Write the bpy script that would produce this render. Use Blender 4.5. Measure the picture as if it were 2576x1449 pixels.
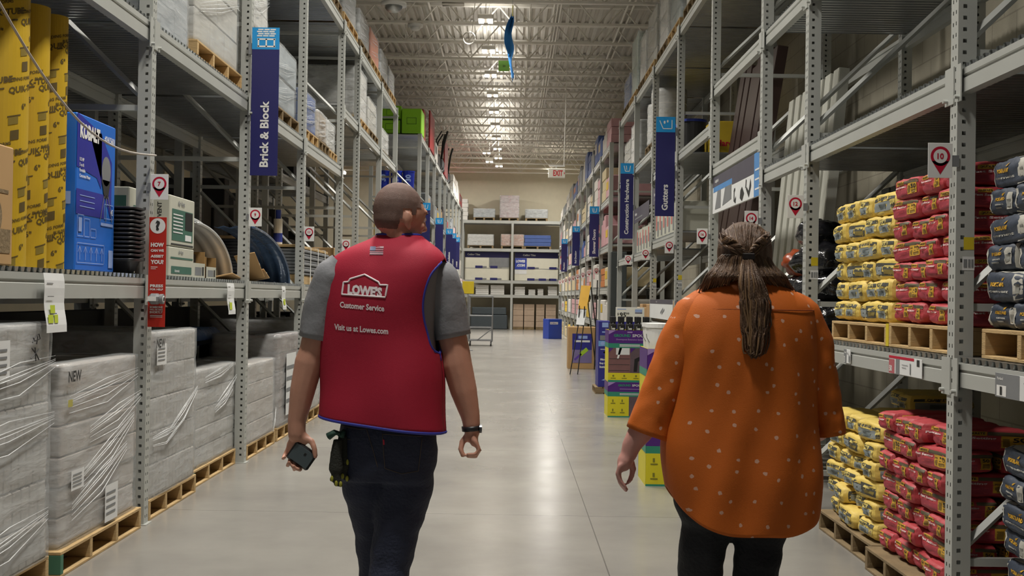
import bpy, math, random
from mathutils import Vector, Matrix, noise
random.seed(7)
for o in list(bpy.data.objects): bpy.data.objects.remove(o)
SC = bpy.context.scene
COL = SC.collection
R = math.radians
F = 2900.0; CX = 1288.0; CY = 724.5
# ---------------- camera ----------------
cam_d = bpy.data.cameras.new('camera'); cam_d.sensor_fit = 'HORIZONTAL'; cam_d.sensor_width = 36.0
cam_d.lens = 36.0 * F / 2576.0; cam_d.clip_start = .05; cam_d.clip_end = 200
cam_d.dof.use_dof = True; cam_d.dof.focus_distance = 7.5; cam_d.dof.aperture_fstop = 16.0
CAM = bpy.data.objects.new('camera', cam_d); COL.objects.link(CAM)
CAMM = Matrix.Rotation(-.0007, 3, 'Z') @ Matrix.Rotation(math.pi/2 + math.atan(23.5/F), 3, 'X') @ Matrix.Rotation(R(.9), 3, 'Z')
CAM.matrix_world = Matrix.Translation((0, 0, 1.4)) @ CAMM.to_4x4()
SC.camera = CAM
def ray(px, py): return CAMM @ Vector(((px-CX)/F, -(py-CY)/F, -1))
def at(px, py, Y):                      # point of the photograph's pixel at a real distance Y
    d = ray(px, py); return Vector((0, 0, 1.4)) + d * (Y/d.y)
def atX(px, py, X):
    d = ray(px, py); return Vector((0, 0, 1.4)) + d * (X/d.x)
# ---------------- world, view ----------------
w = bpy.data.worlds.new('world'); SC.world = w; w.use_nodes = True
w.node_tree.nodes['Background'].inputs[0].default_value = (.80, .84, .90, 1)
w.node_tree.nodes['Background'].inputs[1].default_value = .13
SC.view_settings.view_transform = 'Standard'; SC.view_settings.look = 'None'
SC.view_settings.gamma = 1; SC.view_settings.use_curve_mapping = False
SC.view_settings.exposure = 0.0
# ---------------- materials ----------------
def lin(c):
    if isinstance(c, str): c = tuple(int(c[i:i+2], 16)/255 for i in (0, 2, 4))
    return tuple((v/12.92 if v <= .04045 else ((v+.055)/1.055)**2.4) for v in c)
MATS = {}
def mat(name, col='808080', rough=.6, metal=0, var=.08, vscale=6, bump=0, bscale=40, spec=.5, alpha=1, coat=0, stretch=(1, 1, 1)):
    if name in MATS: return MATS[name]
    m = bpy.data.materials.new(name); m.use_nodes = True; nt = m.node_tree; b = nt.nodes['Principled BSDF']
    c = lin(col)
    b.inputs['Roughness'].default_value = rough; b.inputs['Metallic'].default_value = metal
    b.inputs['Specular IOR Level'].default_value = spec; b.inputs['Alpha'].default_value = alpha
    b.inputs['Coat Weight'].default_value = coat
    tc = nt.nodes.new('ShaderNodeTexCoord'); mp = nt.nodes.new('ShaderNodeMapping'); mp.inputs['Scale'].default_value = stretch
    nt.links.new(tc.outputs['Object'], mp.inputs['Vector'])
    nz = nt.nodes.new('ShaderNodeTexNoise'); nz.inputs['Scale'].default_value = vscale; nz.inputs['Detail'].default_value = 5
    nt.links.new(mp.outputs[0], nz.inputs['Vector'])
    mr = nt.nodes.new('ShaderNodeMapRange'); mr.inputs['To Min'].default_value = 1-var; mr.inputs['To Max'].default_value = 1+var
    mr.inputs['From Min'].default_value = .25; mr.inputs['From Max'].default_value = .75
    nt.links.new(nz.outputs['Fac'], mr.inputs['Value'])
    vm = nt.nodes.new('ShaderNodeVectorMath'); vm.operation = 'SCALE'; vm.inputs[0].default_value = c
    nt.links.new(mr.outputs[0], vm.inputs['Scale']); nt.links.new(vm.outputs[0], b.inputs['Base Color'])
    if bump:
        n2 = nt.nodes.new('ShaderNodeTexNoise'); n2.inputs['Scale'].default_value = bscale; n2.inputs['Detail'].default_value = 4
        nt.links.new(mp.outputs[0], n2.inputs['Vector'])
        bp = nt.nodes.new('ShaderNodeBump'); bp.inputs['Strength'].default_value = bump; bp.inputs['Distance'].default_value = .02
        nt.links.new(n2.outputs['Fac'], bp.inputs['Height']); nt.links.new(bp.outputs[0], b.inputs['Normal'])
    MATS[name] = m; return m
def emit(name, col, s):
    m = bpy.data.materials.new(name); m.use_nodes = True; nt = m.node_tree; nt.nodes.remove(nt.nodes['Principled BSDF'])
    e = nt.nodes.new('ShaderNodeEmission'); e.inputs[0].default_value = (*lin(col), 1); e.inputs[1].default_value = s
    nt.links.new(e.outputs[0], nt.nodes['Material Output'].inputs[0]); MATS[name] = m; return m
def film(name, col='dfe3e2', opac=.22, rough=.14, scale=9, stretch=(1, .35, 2.6), bump=.55, rot=(.32, 0, 0)):
    if name in MATS: return MATS[name]
    m = bpy.data.materials.new(name); m.use_nodes = True; nt = m.node_tree; b = nt.nodes['Principled BSDF']
    b.inputs['Base Color'].default_value = (*lin(col), 1); b.inputs['Roughness'].default_value = rough
    b.inputs['Specular IOR Level'].default_value = .8
    tc = nt.nodes.new('ShaderNodeTexCoord'); mp = nt.nodes.new('ShaderNodeMapping'); mp.inputs['Scale'].default_value = stretch
    mp.inputs['Rotation'].default_value = rot
    nt.links.new(tc.outputs['Object'], mp.inputs['Vector'])
    n = nt.nodes.new('ShaderNodeTexNoise'); n.inputs['Scale'].default_value = scale; n.inputs['Detail'].default_value = 5; n.inputs['Distortion'].default_value = .3
    nt.links.new(mp.outputs[0], n.inputs['Vector'])
    bp = nt.nodes.new('ShaderNodeBump'); bp.inputs['Strength'].default_value = bump; bp.inputs['Distance'].default_value = .02
    nt.links.new(n.outputs['Fac'], bp.inputs['Height']); nt.links.new(bp.outputs[0], b.inputs['Normal'])
    mr = nt.nodes.new('ShaderNodeMapRange'); mr.inputs['From Min'].default_value = .3; mr.inputs['From Max'].default_value = .75
    mr.inputs['To Min'].default_value = opac*.8; mr.inputs['To Max'].default_value = min(1, opac*1.5)
    nt.links.new(n.outputs['Fac'], mr.inputs['Value']); nt.links.new(mr.outputs[0], b.inputs['Alpha'])
    MATS[name] = m; return m
# ---------------- mesh builder ----------------
class MB:
    def __init__(s): s.v = []; s.f = []; s.m = []; s.mats = []
    def mi(s, m):
        if m is None: return 0
        if m not in s.mats: s.mats.append(m)
        return s.mats.index(m)
    def add(s, vs, fs, m=None, M=None):
        o = len(s.v)
        s.v += [tuple(M @ Vector(p)) if M is not None else tuple(p) for p in vs]
        i = s.mi(m)
        for f in fs: s.f.append(tuple(o+k for k in f)); s.m.append(i)
    def box(s, x0, x1, y0, y1, z0, z1, m=None, M=None):
        vs = [(x, y, z) for z in (z0, z1) for y in (y0, y1) for x in (x0, x1)]
        s.add(vs, [(0, 2, 3, 1), (4, 5, 7, 6), (0, 1, 5, 4), (2, 6, 7, 3), (0, 4, 6, 2), (1, 3, 7, 5)], m, M)
    def bbox(s, x0, x1, y0, y1, z0, z1, m=None, b=.004, M=None):   # box with chamfered edges
        X = (x0, x0+b, x1-b, x1); Y = (y0, y0+b, y1-b, y1); Z = (z0, z0+b, z1-b, z1)
        vs = []; fs = []
        def q(p): vs.append(p); return len(vs)-1
        ids = {}
        for sx in (0, 1):
            for sy in (0, 1):
                for sz in (0, 1):
                    ox, oy, oz = (X[0], X[3])[sx], (Y[0], Y[3])[sy], (Z[0], Z[3])[sz]
                    ix, iy, iz = (X[1], X[2])[sx], (Y[1], Y[2])[sy], (Z[1], Z[2])[sz]
                    ids[sx, sy, sz] = (q((ox, iy, iz)), q((ix, oy, iz)), q((ix, iy, oz)))
        I = ids
        for a in (0, 1):
            fs.append((I[a,0,0][0], I[a,1,0][0], I[a,1,1][0], I[a,0,1][0])); fs.append((I[0,a,0][1], I[1,a,0][1], I[1,a,1][1], I[0,a,1][1]))
            fs.append((I[0,0,a][2], I[1,0,a][2], I[1,1,a][2], I[0,1,a][2]))
            for c in (0, 1):
                fs.append((I[a,c,0][0], I[a,c,1][0], I[a,c,1][1], I[a,c,0][1])); fs.append((I[a,0,c][0], I[a,1,c][0], I[a,1,c][2], I[a,0,c][2]))
                fs.append((I[0,a,c][1], I[1,a,c][1], I[1,a,c][2], I[0,a,c][2]))
                for d in (0, 1): fs.append(I[a,c,d])
        s.add(vs, fs, m, M)
    def quad(s, a, b, c, d, m=None): s.add([a, b, c, d], [(0, 1, 2, 3)], m)
    def prism(s, pts, ax, a0, a1, m=None, M=None):      # closed 2D outline swept along axis ax
        n = len(pts)
        def P(p, t):
            return {'x': (t, p[0], p[1]), 'y': (p[0], t, p[1]), 'z': (p[0], p[1], t)}[ax]
        vs = [P(p, a0) for p in pts] + [P(p, a1) for p in pts]
        fs = [(i, (i+1) % n, n+(i+1) % n, n+i) for i in range(n)] + [tuple(range(n))[::-1], tuple(range(n, 2*n))]
        s.add(vs, fs, m, M)
    def strip(s, pts, ax, a0, a1, m=None):               # open profile swept
        n = len(pts)
        def P(p, t): return {'x': (t, p[0], p[1]), 'y': (p[0], t, p[1]), 'z': (p[0], p[1], t)}[ax]
        s.add([P(p, a0) for p in pts]+[P(p, a1) for p in pts], [(i, i+1, n+i+1, n+i) for i in range(n-1)], m)
    def loft(s, rings, m=None, cap=True, closed=True):
        n = len(rings[0]); vs = [p for r in rings for p in r]; fs = []
        for k in range(len(rings)-1):
            for i in range(n if closed else n-1):
                j = (i+1) % n; fs.append((k*n+i, k*n+j, (k+1)*n+j, (k+1)*n+i))
        if cap and closed: fs.append(tuple(range(n))[::-1]); fs.append(tuple(range((len(rings)-1)*n, len(rings)*n)))
        s.add(vs, fs, m)
    def tube(s, pts, r, n=8, m=None, cap=True, flat=None):
        pts = [Vector(p) for p in pts]; rs = r if isinstance(r, (list, tuple)) else [r]*len(pts)
        up = None; rings = []
        for i, p in enumerate(pts):
            t = (pts[min(i+1, len(pts)-1)] - pts[max(i-1, 0)])
            t = t.normalized() if t.length > 1e-9 else Vector((0, 0, 1))
            if up is None:
                up = Vector((0, 0, 1)) if abs(t.z) < .9 else Vector((0, 1, 0))
            u = (up - t*up.dot(t)).normalized(); up = u; v = t.cross(u)
            fl = flat or 1
            rings.append([tuple(p + u*math.cos(2*math.pi*k/n)*rs[i]*fl + v*math.sin(2*math.pi*k/n)*rs[i]) for k in range(n)])
        s.loft(rings, m, cap)
    def cyl(s, c, r, h, n=16, m=None, ax='z', r2=None):
        c = Vector(c); d = {'x': Vector((1, 0, 0)), 'y': Vector((0, 1, 0)), 'z': Vector((0, 0, 1))}[ax]
        s.tube([c, c+d*h], [r, r if r2 is None else r2], n, m)
    def ell(s, c, r, m=None, M=None, nu=14, nv=9):
        rings = []
        c = Vector(c)
        for j in range(nv+1):
            a = math.pi*(j+.02)/(nv+.04)
            ring = []
            for i in range(nu):
                b = 2*math.pi*i/nu
                p = Vector((r[0]*math.sin(a)*math.cos(b), r[1]*math.sin(a)*math.sin(b), -r[2]*math.cos(a)))
                if M is not None: p = M @ p
                ring.append(tuple(c+p))
            rings.append(ring)
        s.loft(rings, m)
    def mesh(s, name, m=None, smooth=False):
        me = bpy.data.meshes.new(name); me.from_pydata(s.v, [], s.f)
        if s.mats:
            for x in s.mats: me.materials.append(x)
            me.polygons.foreach_set('material_index', s.m)
        elif m: me.materials.append(m)
        if smooth: me.polygons.foreach_set('use_smooth', [True]*len(me.polygons))
        me.validate(); me.update(); return me
    def build(s, name, m=None, parent=None, smooth=False, loc=(0, 0, 0)):
        return put(name, s.mesh(name, m, smooth), parent, loc)
def fixn(me):
    import bmesh
    bm = bmesh.new(); bm.from_mesh(me); bmesh.ops.recalc_face_normals(bm, faces=bm.faces); bm.to_mesh(me); bm.free(); return me
def put(name, me, parent=None, loc=(0, 0, 0)):
    o = bpy.data.objects.new(name, me); COL.objects.link(o); o.location = loc
    if parent is not None: o.parent = parent
    return o
def tag(o, label=None, cat=None, group=None, kind=None):
    if label: o['label'] = label
    if cat: o['category'] = cat
    if group: o['group'] = group
    if kind: o['kind'] = kind
    return o
def thing(name, label, cat, loc=(0, 0, 0), rz=0, group=None):
    o = bpy.data.objects.new(name, None); COL.objects.link(o); o.location = loc; o.rotation_euler = (0, 0, rz)
    o.empty_display_size = .1
    return tag(o, label, cat, group)
def dup(o, loc=None, rz=None, label=None, group=None):
    c = o.copy(); COL.objects.link(c)
    if loc is not None: c.location = loc
    if rz is not None: c.rotation_euler = (0, 0, rz)
    if label: c['label'] = label
    if group: c['group'] = group
    for ch in list(o.children):
        d = dup(ch); d.parent = c
    return c
def evalmesh(o, name):
    bpy.context.view_layer.update()
    dg = bpy.context.evaluated_depsgraph_get()
    me = bpy.data.meshes.new_from_object(o.evaluated_get(dg)); me.name = name; return me
def remeshed(me, voxel, smooth=4, name='m', noisef=None):
    o = bpy.data.objects.new('tmp', me); COL.objects.link(o)
    md = o.modifiers.new('r', 'REMESH'); md.mode = 'VOXEL'; md.voxel_size = voxel; md.use_smooth_shade = True
    if smooth:
        sm = o.modifiers.new('s', 'SMOOTH'); sm.factor = .5; sm.iterations = smooth
    out = evalmesh(o, name); bpy.data.objects.remove(o)
    mats = [x for x in me.materials]
    if not len(out.materials):
        for x in mats: out.materials.append(x)
    if noisef:
        for v in out.vertices: v.co = noisef(v.co.copy(), v.normal.copy())
    out.polygons.foreach_set('use_smooth', [True]*len(out.polygons)); out.update(); return out
# ---------------- lettering ----------------
TXT = {}
def text2d(s, bold=0.0, spacing=1.0):
    k = (s, bold, spacing)
    if k in TXT: return TXT[k]
    cu = bpy.data.curves.new('t', 'FONT'); cu.body = s; cu.size = 1; cu.resolution_u = 2; cu.offset = bold; cu.space_character = spacing
    cu.dimensions = '2D'; cu.fill_mode = 'FRONT' if False else 'BOTH'
    o = bpy.data.objects.new('t', cu); COL.objects.link(o)
    me = evalmesh(o, 't'); bpy.data.objects.remove(o)
    vs = [(v.co.x, v.co.y) for v in me.vertices]; fs = [tuple(p.vertices) for p in me.polygons]
    if not vs: vs = [(0, 0), (1, 0), (1, 1)]; fs = [(0, 1, 2)]
    x0 = min(p[0] for p in vs); x1 = max(p[0] for p in vs); y0 = min(p[1] for p in vs); y1 = max(p[1] for p in vs)
    vs = [((p[0]-x0)/(x1-x0), (p[1]-y0)/(y1-y0)) for p in vs]
    TXT[k] = (vs, fs, (x1-x0)/(y1-y0)); bpy.data.meshes.remove(me)
    return TXT[k]
def letter(mb, s, o, ux, uy, x, y, w=None, h=None, m=None, bold=0.02, align='l', spacing=1.0, fn=None):
    """flat lettering; (x,y) its lower corner (or centre when align c) on the plane o + x*ux + y*uy"""
    vs, fs, asp = text2d(s, bold, spacing)
    if w is None: w = h*asp
    if h is None: h = w/asp
    if align == 'c': x -= w/2; y -= h/2
    if fn: P = [fn(x+p[0]*w, y+p[1]*h) for p in vs]
    else:
        o = Vector(o); ux = Vector(ux); uy = Vector(uy); P = [tuple(o+ux*(x+p[0]*w)+uy*(y+p[1]*h)) for p in vs]
    mb.add(P, fs, m)
class Face:
    """a drawing plane: rectangles, polygons and words laid flat on a surface, a hair's breadth proud of it"""
    def __init__(s, o, ux, uy, n, eps=.0015):
        s.o = Vector(o); s.ux = Vector(ux).normalized(); s.uy = Vector(uy).normalized(); s.n = Vector(n).normalized(); s.e = eps; s.mb = MB(); s.k = 1
    def P(s, x, y, k=None): return tuple(s.o+s.ux*x+s.uy*y+s.n*(s.e*(s.k if k is None else k)))
    def rect(s, x0, y0, x1, y1, m): s.mb.add([s.P(x0, y0), s.P(x1, y0), s.P(x1, y1), s.P(x0, y1)], [(0, 1, 2, 3)], m)
    def poly(s, pts, m): s.mb.add([s.P(*p) for p in pts], [tuple(range(len(pts)))], m)
    def disc(s, x, y, r, m, n=24, ry=None): s.poly([(x+r*math.cos(2*math.pi*i/n), y+(ry or r)*math.sin(2*math.pi*i/n)) for i in range(n)], m)
    def line(s, pts, w, m):
        for a, b in zip(pts[:-1], pts[1:]):
            d = Vector((b[0]-a[0], b[1]-a[1])); l = d.length or 1; q = Vector((-d.y, d.x))/l*w/2
            s.poly([(a[0]+q.x, a[1]+q.y), (b[0]+q.x, b[1]+q.y), (b[0]-q.x, b[1]-q.y), (a[0]-q.x, a[1]-q.y)], m)
    def text(s, t, x, y, h=None, w=None, m=None, align='l', bold=.02, rot=False, spacing=1.0):
        vs, fs, asp = text2d(t, bold, spacing)
        if w is None: w = h*asp
        if h is None: h = w/asp
        if rot:      # reads upward
            if align == 'c': x += h/2; y -= w/2
            P = [s.P(x-p[1]*h, y+p[0]*w) for p in vs]
        else:
            if align == 'c': x -= w/2; y -= h/2
            P = [s.P(x+p[0]*w, y+p[1]*h) for p in vs]
        s.mb.add(P, fs, m)
    def up(s): s.k += 1; return s
    def build(s, name, parent=None, separate=False):
        if parent is not None and not separate:
            for ch in parent.children:
                if ch.type == 'MESH' and ch.name.split('.')[0] in ('plate', 'box', 'sheet', 'card', 'board', 'housing'):
                    me = ch.data; vs = [tuple(v.co) for v in me.vertices]; fs = [tuple(p.vertices) for p in me.polygons]; mi = [p.material_index for p in me.polygons]
                    mats = list(me.materials); o = len(vs); vs += s.mb.v
                    for f, i in zip(s.mb.f, s.mb.m):
                        m = s.mb.mats[i]
                        if m not in mats: mats.append(m)
                        fs.append(tuple(o+k for k in f)); mi.append(mats.index(m))
                    nm = bpy.data.meshes.new(me.name); nm.from_pydata(vs, [], fs)
                    for m in mats: nm.materials.append(m)
                    nm.polygons.foreach_set('material_index', mi); nm.update(); ch.data = nm; return ch
        return s.mb.build(name, None, parent)
# common materials
M_STEEL = mat('rack_paint', 'adafa9', .38, .1, .05, 3, spec=.6)
M_GALV = mat('galvanised', 'a4a7a6', .3, .75, .12, 5, bump=.1, bscale=60)
M_DARK = mat('dark_grey', '2c2c2b', .6); M_BLK = mat('black', '141414', .5); M_WHT = mat('white_print', 'dcdcd8', .6, var=.02)
M_WOOD = mat('pallet_wood', 'b59869', .8, var=.22, vscale=5, bump=.3, stretch=(1, 1, 6)); M_WOODD = mat('weathered_wood', '7d6a4b', .85, var=.25, bump=.3)
M_RED = mat('sign_red', 'b3062e', .5, var=.02); M_NAVY = mat('sign_navy', '23235e', .45, var=.03); M_CYAN = mat('sign_cyan', '1d8fd0', .45, var=.03)
M_GREEN = mat('pallet_green', '44725a', .7); M_CARD = mat('cardboard', 'b08d5e', .8, var=.08, vscale=3); M_YEL = mat('safety_yellow', 'c7b11f', .6)
M_FILM = film('stretch_film'); M_FILM2 = film('stretch_film_heavy', 'd6d9d8', .38, .16, 8, (1, .4, 2.2)); M_CREASE = film('film_crease', 'e6e8e8', .55, .12, 12)
M_GREY = mat('mid_grey', '77797a', .6); M_PAPER = mat('paper', 'd3d4d2', .7, var=.03); M_BLUEP = mat('print_blue', '2c3e96', .5, var=.05)
# ---------------- lights (the shop's high-bay lamps, plus added ceiling fill and back-wall lamps) ----------------
AL = 2.18; AR = 1.945; DEP = 1.17; CZ = 6.72; DZ = 7.55
M_LAMP = emit('lamp_lens', 'fff6e8', 12)
lf = thing('high_bay_light', 'twin-lens high bay lamp in the row above the aisle', 'ceiling light', (-.55, 21.3, 6.45), 0, 'high bay lamps above the aisle')
b = MB(); b.bbox(-.14, .14, -.17, .17, .06, .15, b=.015); b.cyl((0, 0, .15), .008, .97, 6); b.build('housing', mat('lamp_housing', 'e6e2d8', .4), lf)
for sx in (-1, 1):
    b = MB(); b.box(sx*.085-.045, sx*.085+.045, -.15, .15, .045, .06); b.build('lens', M_LAMP, lf)
LP = [(-.55, 21.3+2.63*k) for k in range(-7, 10)] + [(-.95, 21.3+2.63*7+1.2), (-.9, 21.3+2.63*8+1.2)]
names_l = 0
for i, (x, y) in enumerate(LP):
    if i == 7: o = lf
    else: o = dup(lf, (x, y, 6.45))
    ld = bpy.data.lights.new('high_bay_lamp', 'AREA'); ld.shape = 'RECTANGLE'; ld.size = .5; ld.size_y = .55; ld.energy = 105; ld.color = (1, .96, .90); ld.spread = R(125)
    lo = bpy.data.objects.new('high_bay_lamp', ld); COL.objects.link(lo); lo.location = (x, y, 6.47)
    lu = bpy.data.lights.new('ceiling_fill_light', 'AREA'); lu.shape = 'RECTANGLE'; lu.size = .5; lu.size_y = .55; lu.energy = 12; lu.color = (1, .96, .90)  # upward fill light added above each fixture to brighten the ceiling
    lo = bpy.data.objects.new('ceiling_fill_light', lu); COL.objects.link(lo); lo.location = (x+.05, y, 6.95); lo.rotation_euler = (math.pi, 0, 0)
for k in range(8):
    dup(lf, (-7.2, 1+k*6.8, 6.45))
    ld = bpy.data.lights.new('high_bay_lamp', 'AREA'); ld.shape = 'RECTANGLE'; ld.size = .5; ld.size_y = .55; ld.energy = 26; ld.color = (1, .96, .90); ld.spread = R(140)
    lo = bpy.data.objects.new('high_bay_lamp', ld); COL.objects.link(lo); lo.location = (-7.2, 1+k*6.8, 6.62)
for x in (-3.4, 1.6):  # two extra lamps added near the back wall to brighten it
    dup(lf, (x, 47.6, 6.45)); ld = bpy.data.lights.new('high_bay_lamp', 'AREA'); ld.shape = 'RECTANGLE'; ld.size = .5; ld.size_y = .55; ld.energy = 320; ld.color = (1, .96, .9); lo = bpy.data.objects.new('high_bay_lamp', ld); COL.objects.link(lo); lo.location = (x, 47.6, 6.62)
# ---------------- room shell ----------------
def floor_mat():
    m = bpy.data.materials.new('polished_concrete'); m.use_nodes = True; nt = m.node_tree; b = nt.nodes['Principled BSDF']; N = nt.nodes.new; L = nt.links.new
    tc = N('ShaderNodeTexCoord'); sep = N('ShaderNodeSeparateXYZ'); L(tc.outputs['Object'], sep.inputs[0])
    n1 = N('ShaderNodeTexNoise'); n1.inputs['Scale'].default_value = .9; n1.inputs['Detail'].default_value = 8; n1.inputs['Roughness'].default_value = .6; L(tc.outputs['Object'], n1.inputs['Vector'])
    cr = N('ShaderNodeValToRGB'); cr.color_ramp.elements[0].position = .3; cr.color_ramp.elements[0].color = (*lin('7f7c76'), 1)
    cr.color_ramp.elements[1].position = .72; cr.color_ramp.elements[1].color = (*lin('949189'), 1); L(n1.outputs['Fac'], cr.inputs[0])
    def joint(out, pos, wd):
        s = N('ShaderNodeMath'); s.operation = 'SUBTRACT'; L(out, s.inputs[0]); s.inputs[1].default_value = pos
        a = N('ShaderNodeMath'); a.operation = 'ABSOLUTE'; L(s.outputs[0], a.inputs[0])
        c = N('ShaderNodeMath'); c.operation = 'LESS_THAN'; L(a.outputs[0], c.inputs[0]); c.inputs[1].default_value = wd; return c.outputs[0]
    # saw-cut joints: every 3.05 m across the aisle and one along it
    md = N('ShaderNodeMath'); md.operation = 'PINGPONG'; ad = N('ShaderNodeMath'); ad.operation = 'ADD'; L(sep.outputs[1], ad.inputs[0]); ad.inputs[1].default_value = -7.43
    ab = N('ShaderNodeMath'); ab.operation = 'ABSOLUTE'; L(ad.outputs[0], ab.inputs[0]); L(ab.outputs[0], md.inputs[0]); md.inputs[1].default_value = 1.55
    lt = N('ShaderNodeMath'); lt.operation = 'LESS_THAN'; L(md.outputs[0], lt.inputs[0]); lt.inputs[1].default_value = .004
    j2 = joint(sep.outputs[0], .52, .0035)
    mx = N('ShaderNodeMath'); mx.operation = 'MAXIMUM'; L(lt.outputs[0], mx.inputs[0]); L(j2, mx.inputs[1])
    ms = N('ShaderNodeMath'); ms.operation = 'MULTIPLY'; L(mx.outputs[0], ms.inputs[0]); ms.inputs[1].default_value = .6
    mix = N('ShaderNodeMix'); mix.data_type = 'RGBA'; L(ms.outputs[0], mix.inputs['Factor']); L(cr.outputs[0], mix.inputs[6]); mix.inputs[7].default_value = (*lin('3c3a37'), 1)
    L(mix.outputs[2], b.inputs['Base Color'])
    n2 = N('ShaderNodeTexNoise'); n2.inputs['Scale'].default_value = 2.5; n2.inputs['Detail'].default_value = 6; L(tc.outputs['Object'], n2.inputs['Vector'])
    r = N('ShaderNodeMapRange'); r.inputs['To Min'].default_value = .17; r.inputs['To Max'].default_value = .30; L(n2.outputs['Fac'], r.inputs['Value']); L(r.outputs[0], b.inputs['Roughness'])
    b.inputs['Specular IOR Level'].default_value = .6
    return m
def S(o): o['kind'] = 'structure'; return o
b = MB(); b.box(-14, 3.5, -6, 52, -.1, 0); S(b.build('floor', floor_mat()))
M_WALL = mat('wall_paint', 'dad2ba', .75, var=.03); M_CEIL = mat('ceiling_paint', 'cdc9c0', .7, var=.04); M_CEILS = mat('joist_paint', 'dcd8ce', .5, var=.04)
def block_mat():
    m = mat('painted_block_wall', 'a39d8b', .8, var=.05, bump=.15, bscale=80); nt = m.node_tree; N = nt.nodes.new
    b = nt.nodes['Principled BSDF']; old = b.inputs['Base Color'].links[0].from_socket
    br = N('ShaderNodeTexBrick'); br.inputs['Scale'].default_value = 1; br.inputs['Brick Width'].default_value = .4; br.inputs['Row Height'].default_value = .2; br.inputs['Mortar Size'].default_value = .006
    br.inputs['Color1'].default_value = br.inputs['Color2'].default_value = (1, 1, 1, 1); br.inputs['Mortar'].default_value = (.72, .72, .72, 1)
    tc = N('ShaderNodeTexCoord'); s = N('ShaderNodeSeparateXYZ'); c = N('ShaderNodeCombineXYZ'); nt.links.new(tc.outputs['Object'], s.inputs[0])
    nt.links.new(s.outputs[1], c.inputs[0]); nt.links.new(s.outputs[2], c.inputs[1]); nt.links.new(c.outputs[0], br.inputs['Vector'])
    mx = N('ShaderNodeMix'); mx.data_type = 'RGBA'; mx.blend_type = 'MULTIPLY'; mx.inputs['Factor'].default_value = 1
    nt.links.new(old, mx.inputs[6]); nt.links.new(br.outputs['Color'], mx.inputs[7]); nt.links.new(mx.outputs[2], b.inputs['Base Color']); return m
b = MB(); b.box(3.4, 3.5, -6, 51.4, 0, DZ+.1); S(b.build('wall_right', block_mat()))
b = MB(); b.box(-14, 3.5, 51.4, 51.6, 0, DZ+.1); S(b.build('wall_back', M_WALL))
b = MB(); b.box(-14.1, -14, -6, 51.6, 0, DZ+.1); S(b.build('wall_left', M_WALL))
b = MB(); x = -14.0; pts = []
while x < 3.4:
    pts += [(x, DZ), (x+.07, DZ), (x+.09, DZ+.06), (x+.15, DZ+.06)]; x += .17
b.strip(pts, 'y', -6, 51.4); b.box(-14, 3.5, -6, 51.6, DZ+.07, DZ+.1); S(b.build('ceiling', M_CEIL))
jm = MB()
jm.box(-14, 3.4, -.05, .05, CZ, CZ+.045); jm.box(-14, 3.4, -.06, .06, DZ-.06, DZ-.005)
k = 0; x = -14.0
while x < 2.9:
    jm.tube([(x, 0, CZ+.03), (x+.65, 0, DZ-.04)], .016, 6); jm.tube([(x+.65, 0, DZ-.04), (x+1.3, 0, CZ+.03)], .016, 6)
    if k % 2: jm.tube([(x, 0, CZ+.03), (x, 0, DZ-.03)], .014, 6)
    x += 1.3; k += 1
jme = jm.mesh('joist', M_CEILS)
n = 1; y = 20.8-1.68*12
while y < 51:
    o = put('trim_%d' % n, jme, None, (0, y, 0)); S(o); n += 1; y += 1.68
for (x, z, r) in [(-1.8, 7.42, .03), (.80, 7.38, .022), (.87, 7.38, .022), (.94, 7.38, .022), (2.3, 7.4, .025), (2.42, 7.4, .025), (-4.6, 7.4, .03)]:
    b = MB(); b.tube([(x, -5, z), (x, 51.3, z)], r, 8); S(b.build('trim_%d' % n, M_CEILS)); n += 1
# dark building column on the right
b = MB(); c0 = 23.4; b.bbox(2.02, 2.34, c0, c0+.3, 0, 2.36, b=.01); 
o = b.build('building_column', mat('column_grey', '3f4444', .45)); tag(o, 'dark charcoal square column with padded lower half by the right hand racks', 'column')
# ---------------- rack parts ----------------
def holed(mb, o, ux, W, H, cols, hw, hh, pitch, z0=.06):
    o = Vector(o); ux = Vector(ux); uz = Vector((0, 0, 1))
    br = [0.0]
    for c in cols: br += [c-hw/2, c+hw/2]
    br.append(W); z = 0.0; zs = z0
    def q(u0, u1, a, c): mb.add([tuple(o+ux*u0+uz*a), tuple(o+ux*u1+uz*a), tuple(o+ux*u1+uz*c), tuple(o+ux*u0+uz*c)], [(0, 1, 2, 3)])
    while zs + hh < H:
        q(0, W, z, zs)
        for i in range(0, len(br), 2): q(br[i], br[i+1], zs, zs+hh)
        z = zs+hh; zs += pitch
    q(0, W, z, H)
PW = .082
def post_mesh(H, side, fine=True):
    b = MB(); s = side
    if fine:
        holed(b, (0, 0, 0), (s, 0, 0), PW, H, [PW*.36], .017, .017, .0508)
        holed(b, (0, 0, 0), (0, 1, 0), PW, H, [PW*.3, PW*.7], .009, .017, .0508, .04)
    else:
        b.quad((0, 0, 0), (s*PW, 0, 0), (s*PW, 0, H), (0, 0, H)); b.quad((0, 0, 0), (0, PW, 0), (0, PW, H), (0, 0, H))
    b.quad((s*PW, 0, 0), (s*PW, PW, 0), (s*PW, PW, H), (s*PW, 0, H)); b.quad((0, PW, 0), (s*PW, PW, 0), (s*PW, PW, H), (0, PW, H))
    b.quad((0, 0, H), (s*PW, 0, H), (s*PW, PW, H), (0, PW, H))
    b.box(min(0, s*PW)-.02, max(0, s*PW)+.02, -.02, PW+.02, 0, .006)
    return b.mesh('upright_post', M_STEEL)
PM = {}
def gpost(H, side, fine):
    k = (H, side, fine)
    if k not in PM: PM[k] = post_mesh(H, side, fine)
    return PM[k]
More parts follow.
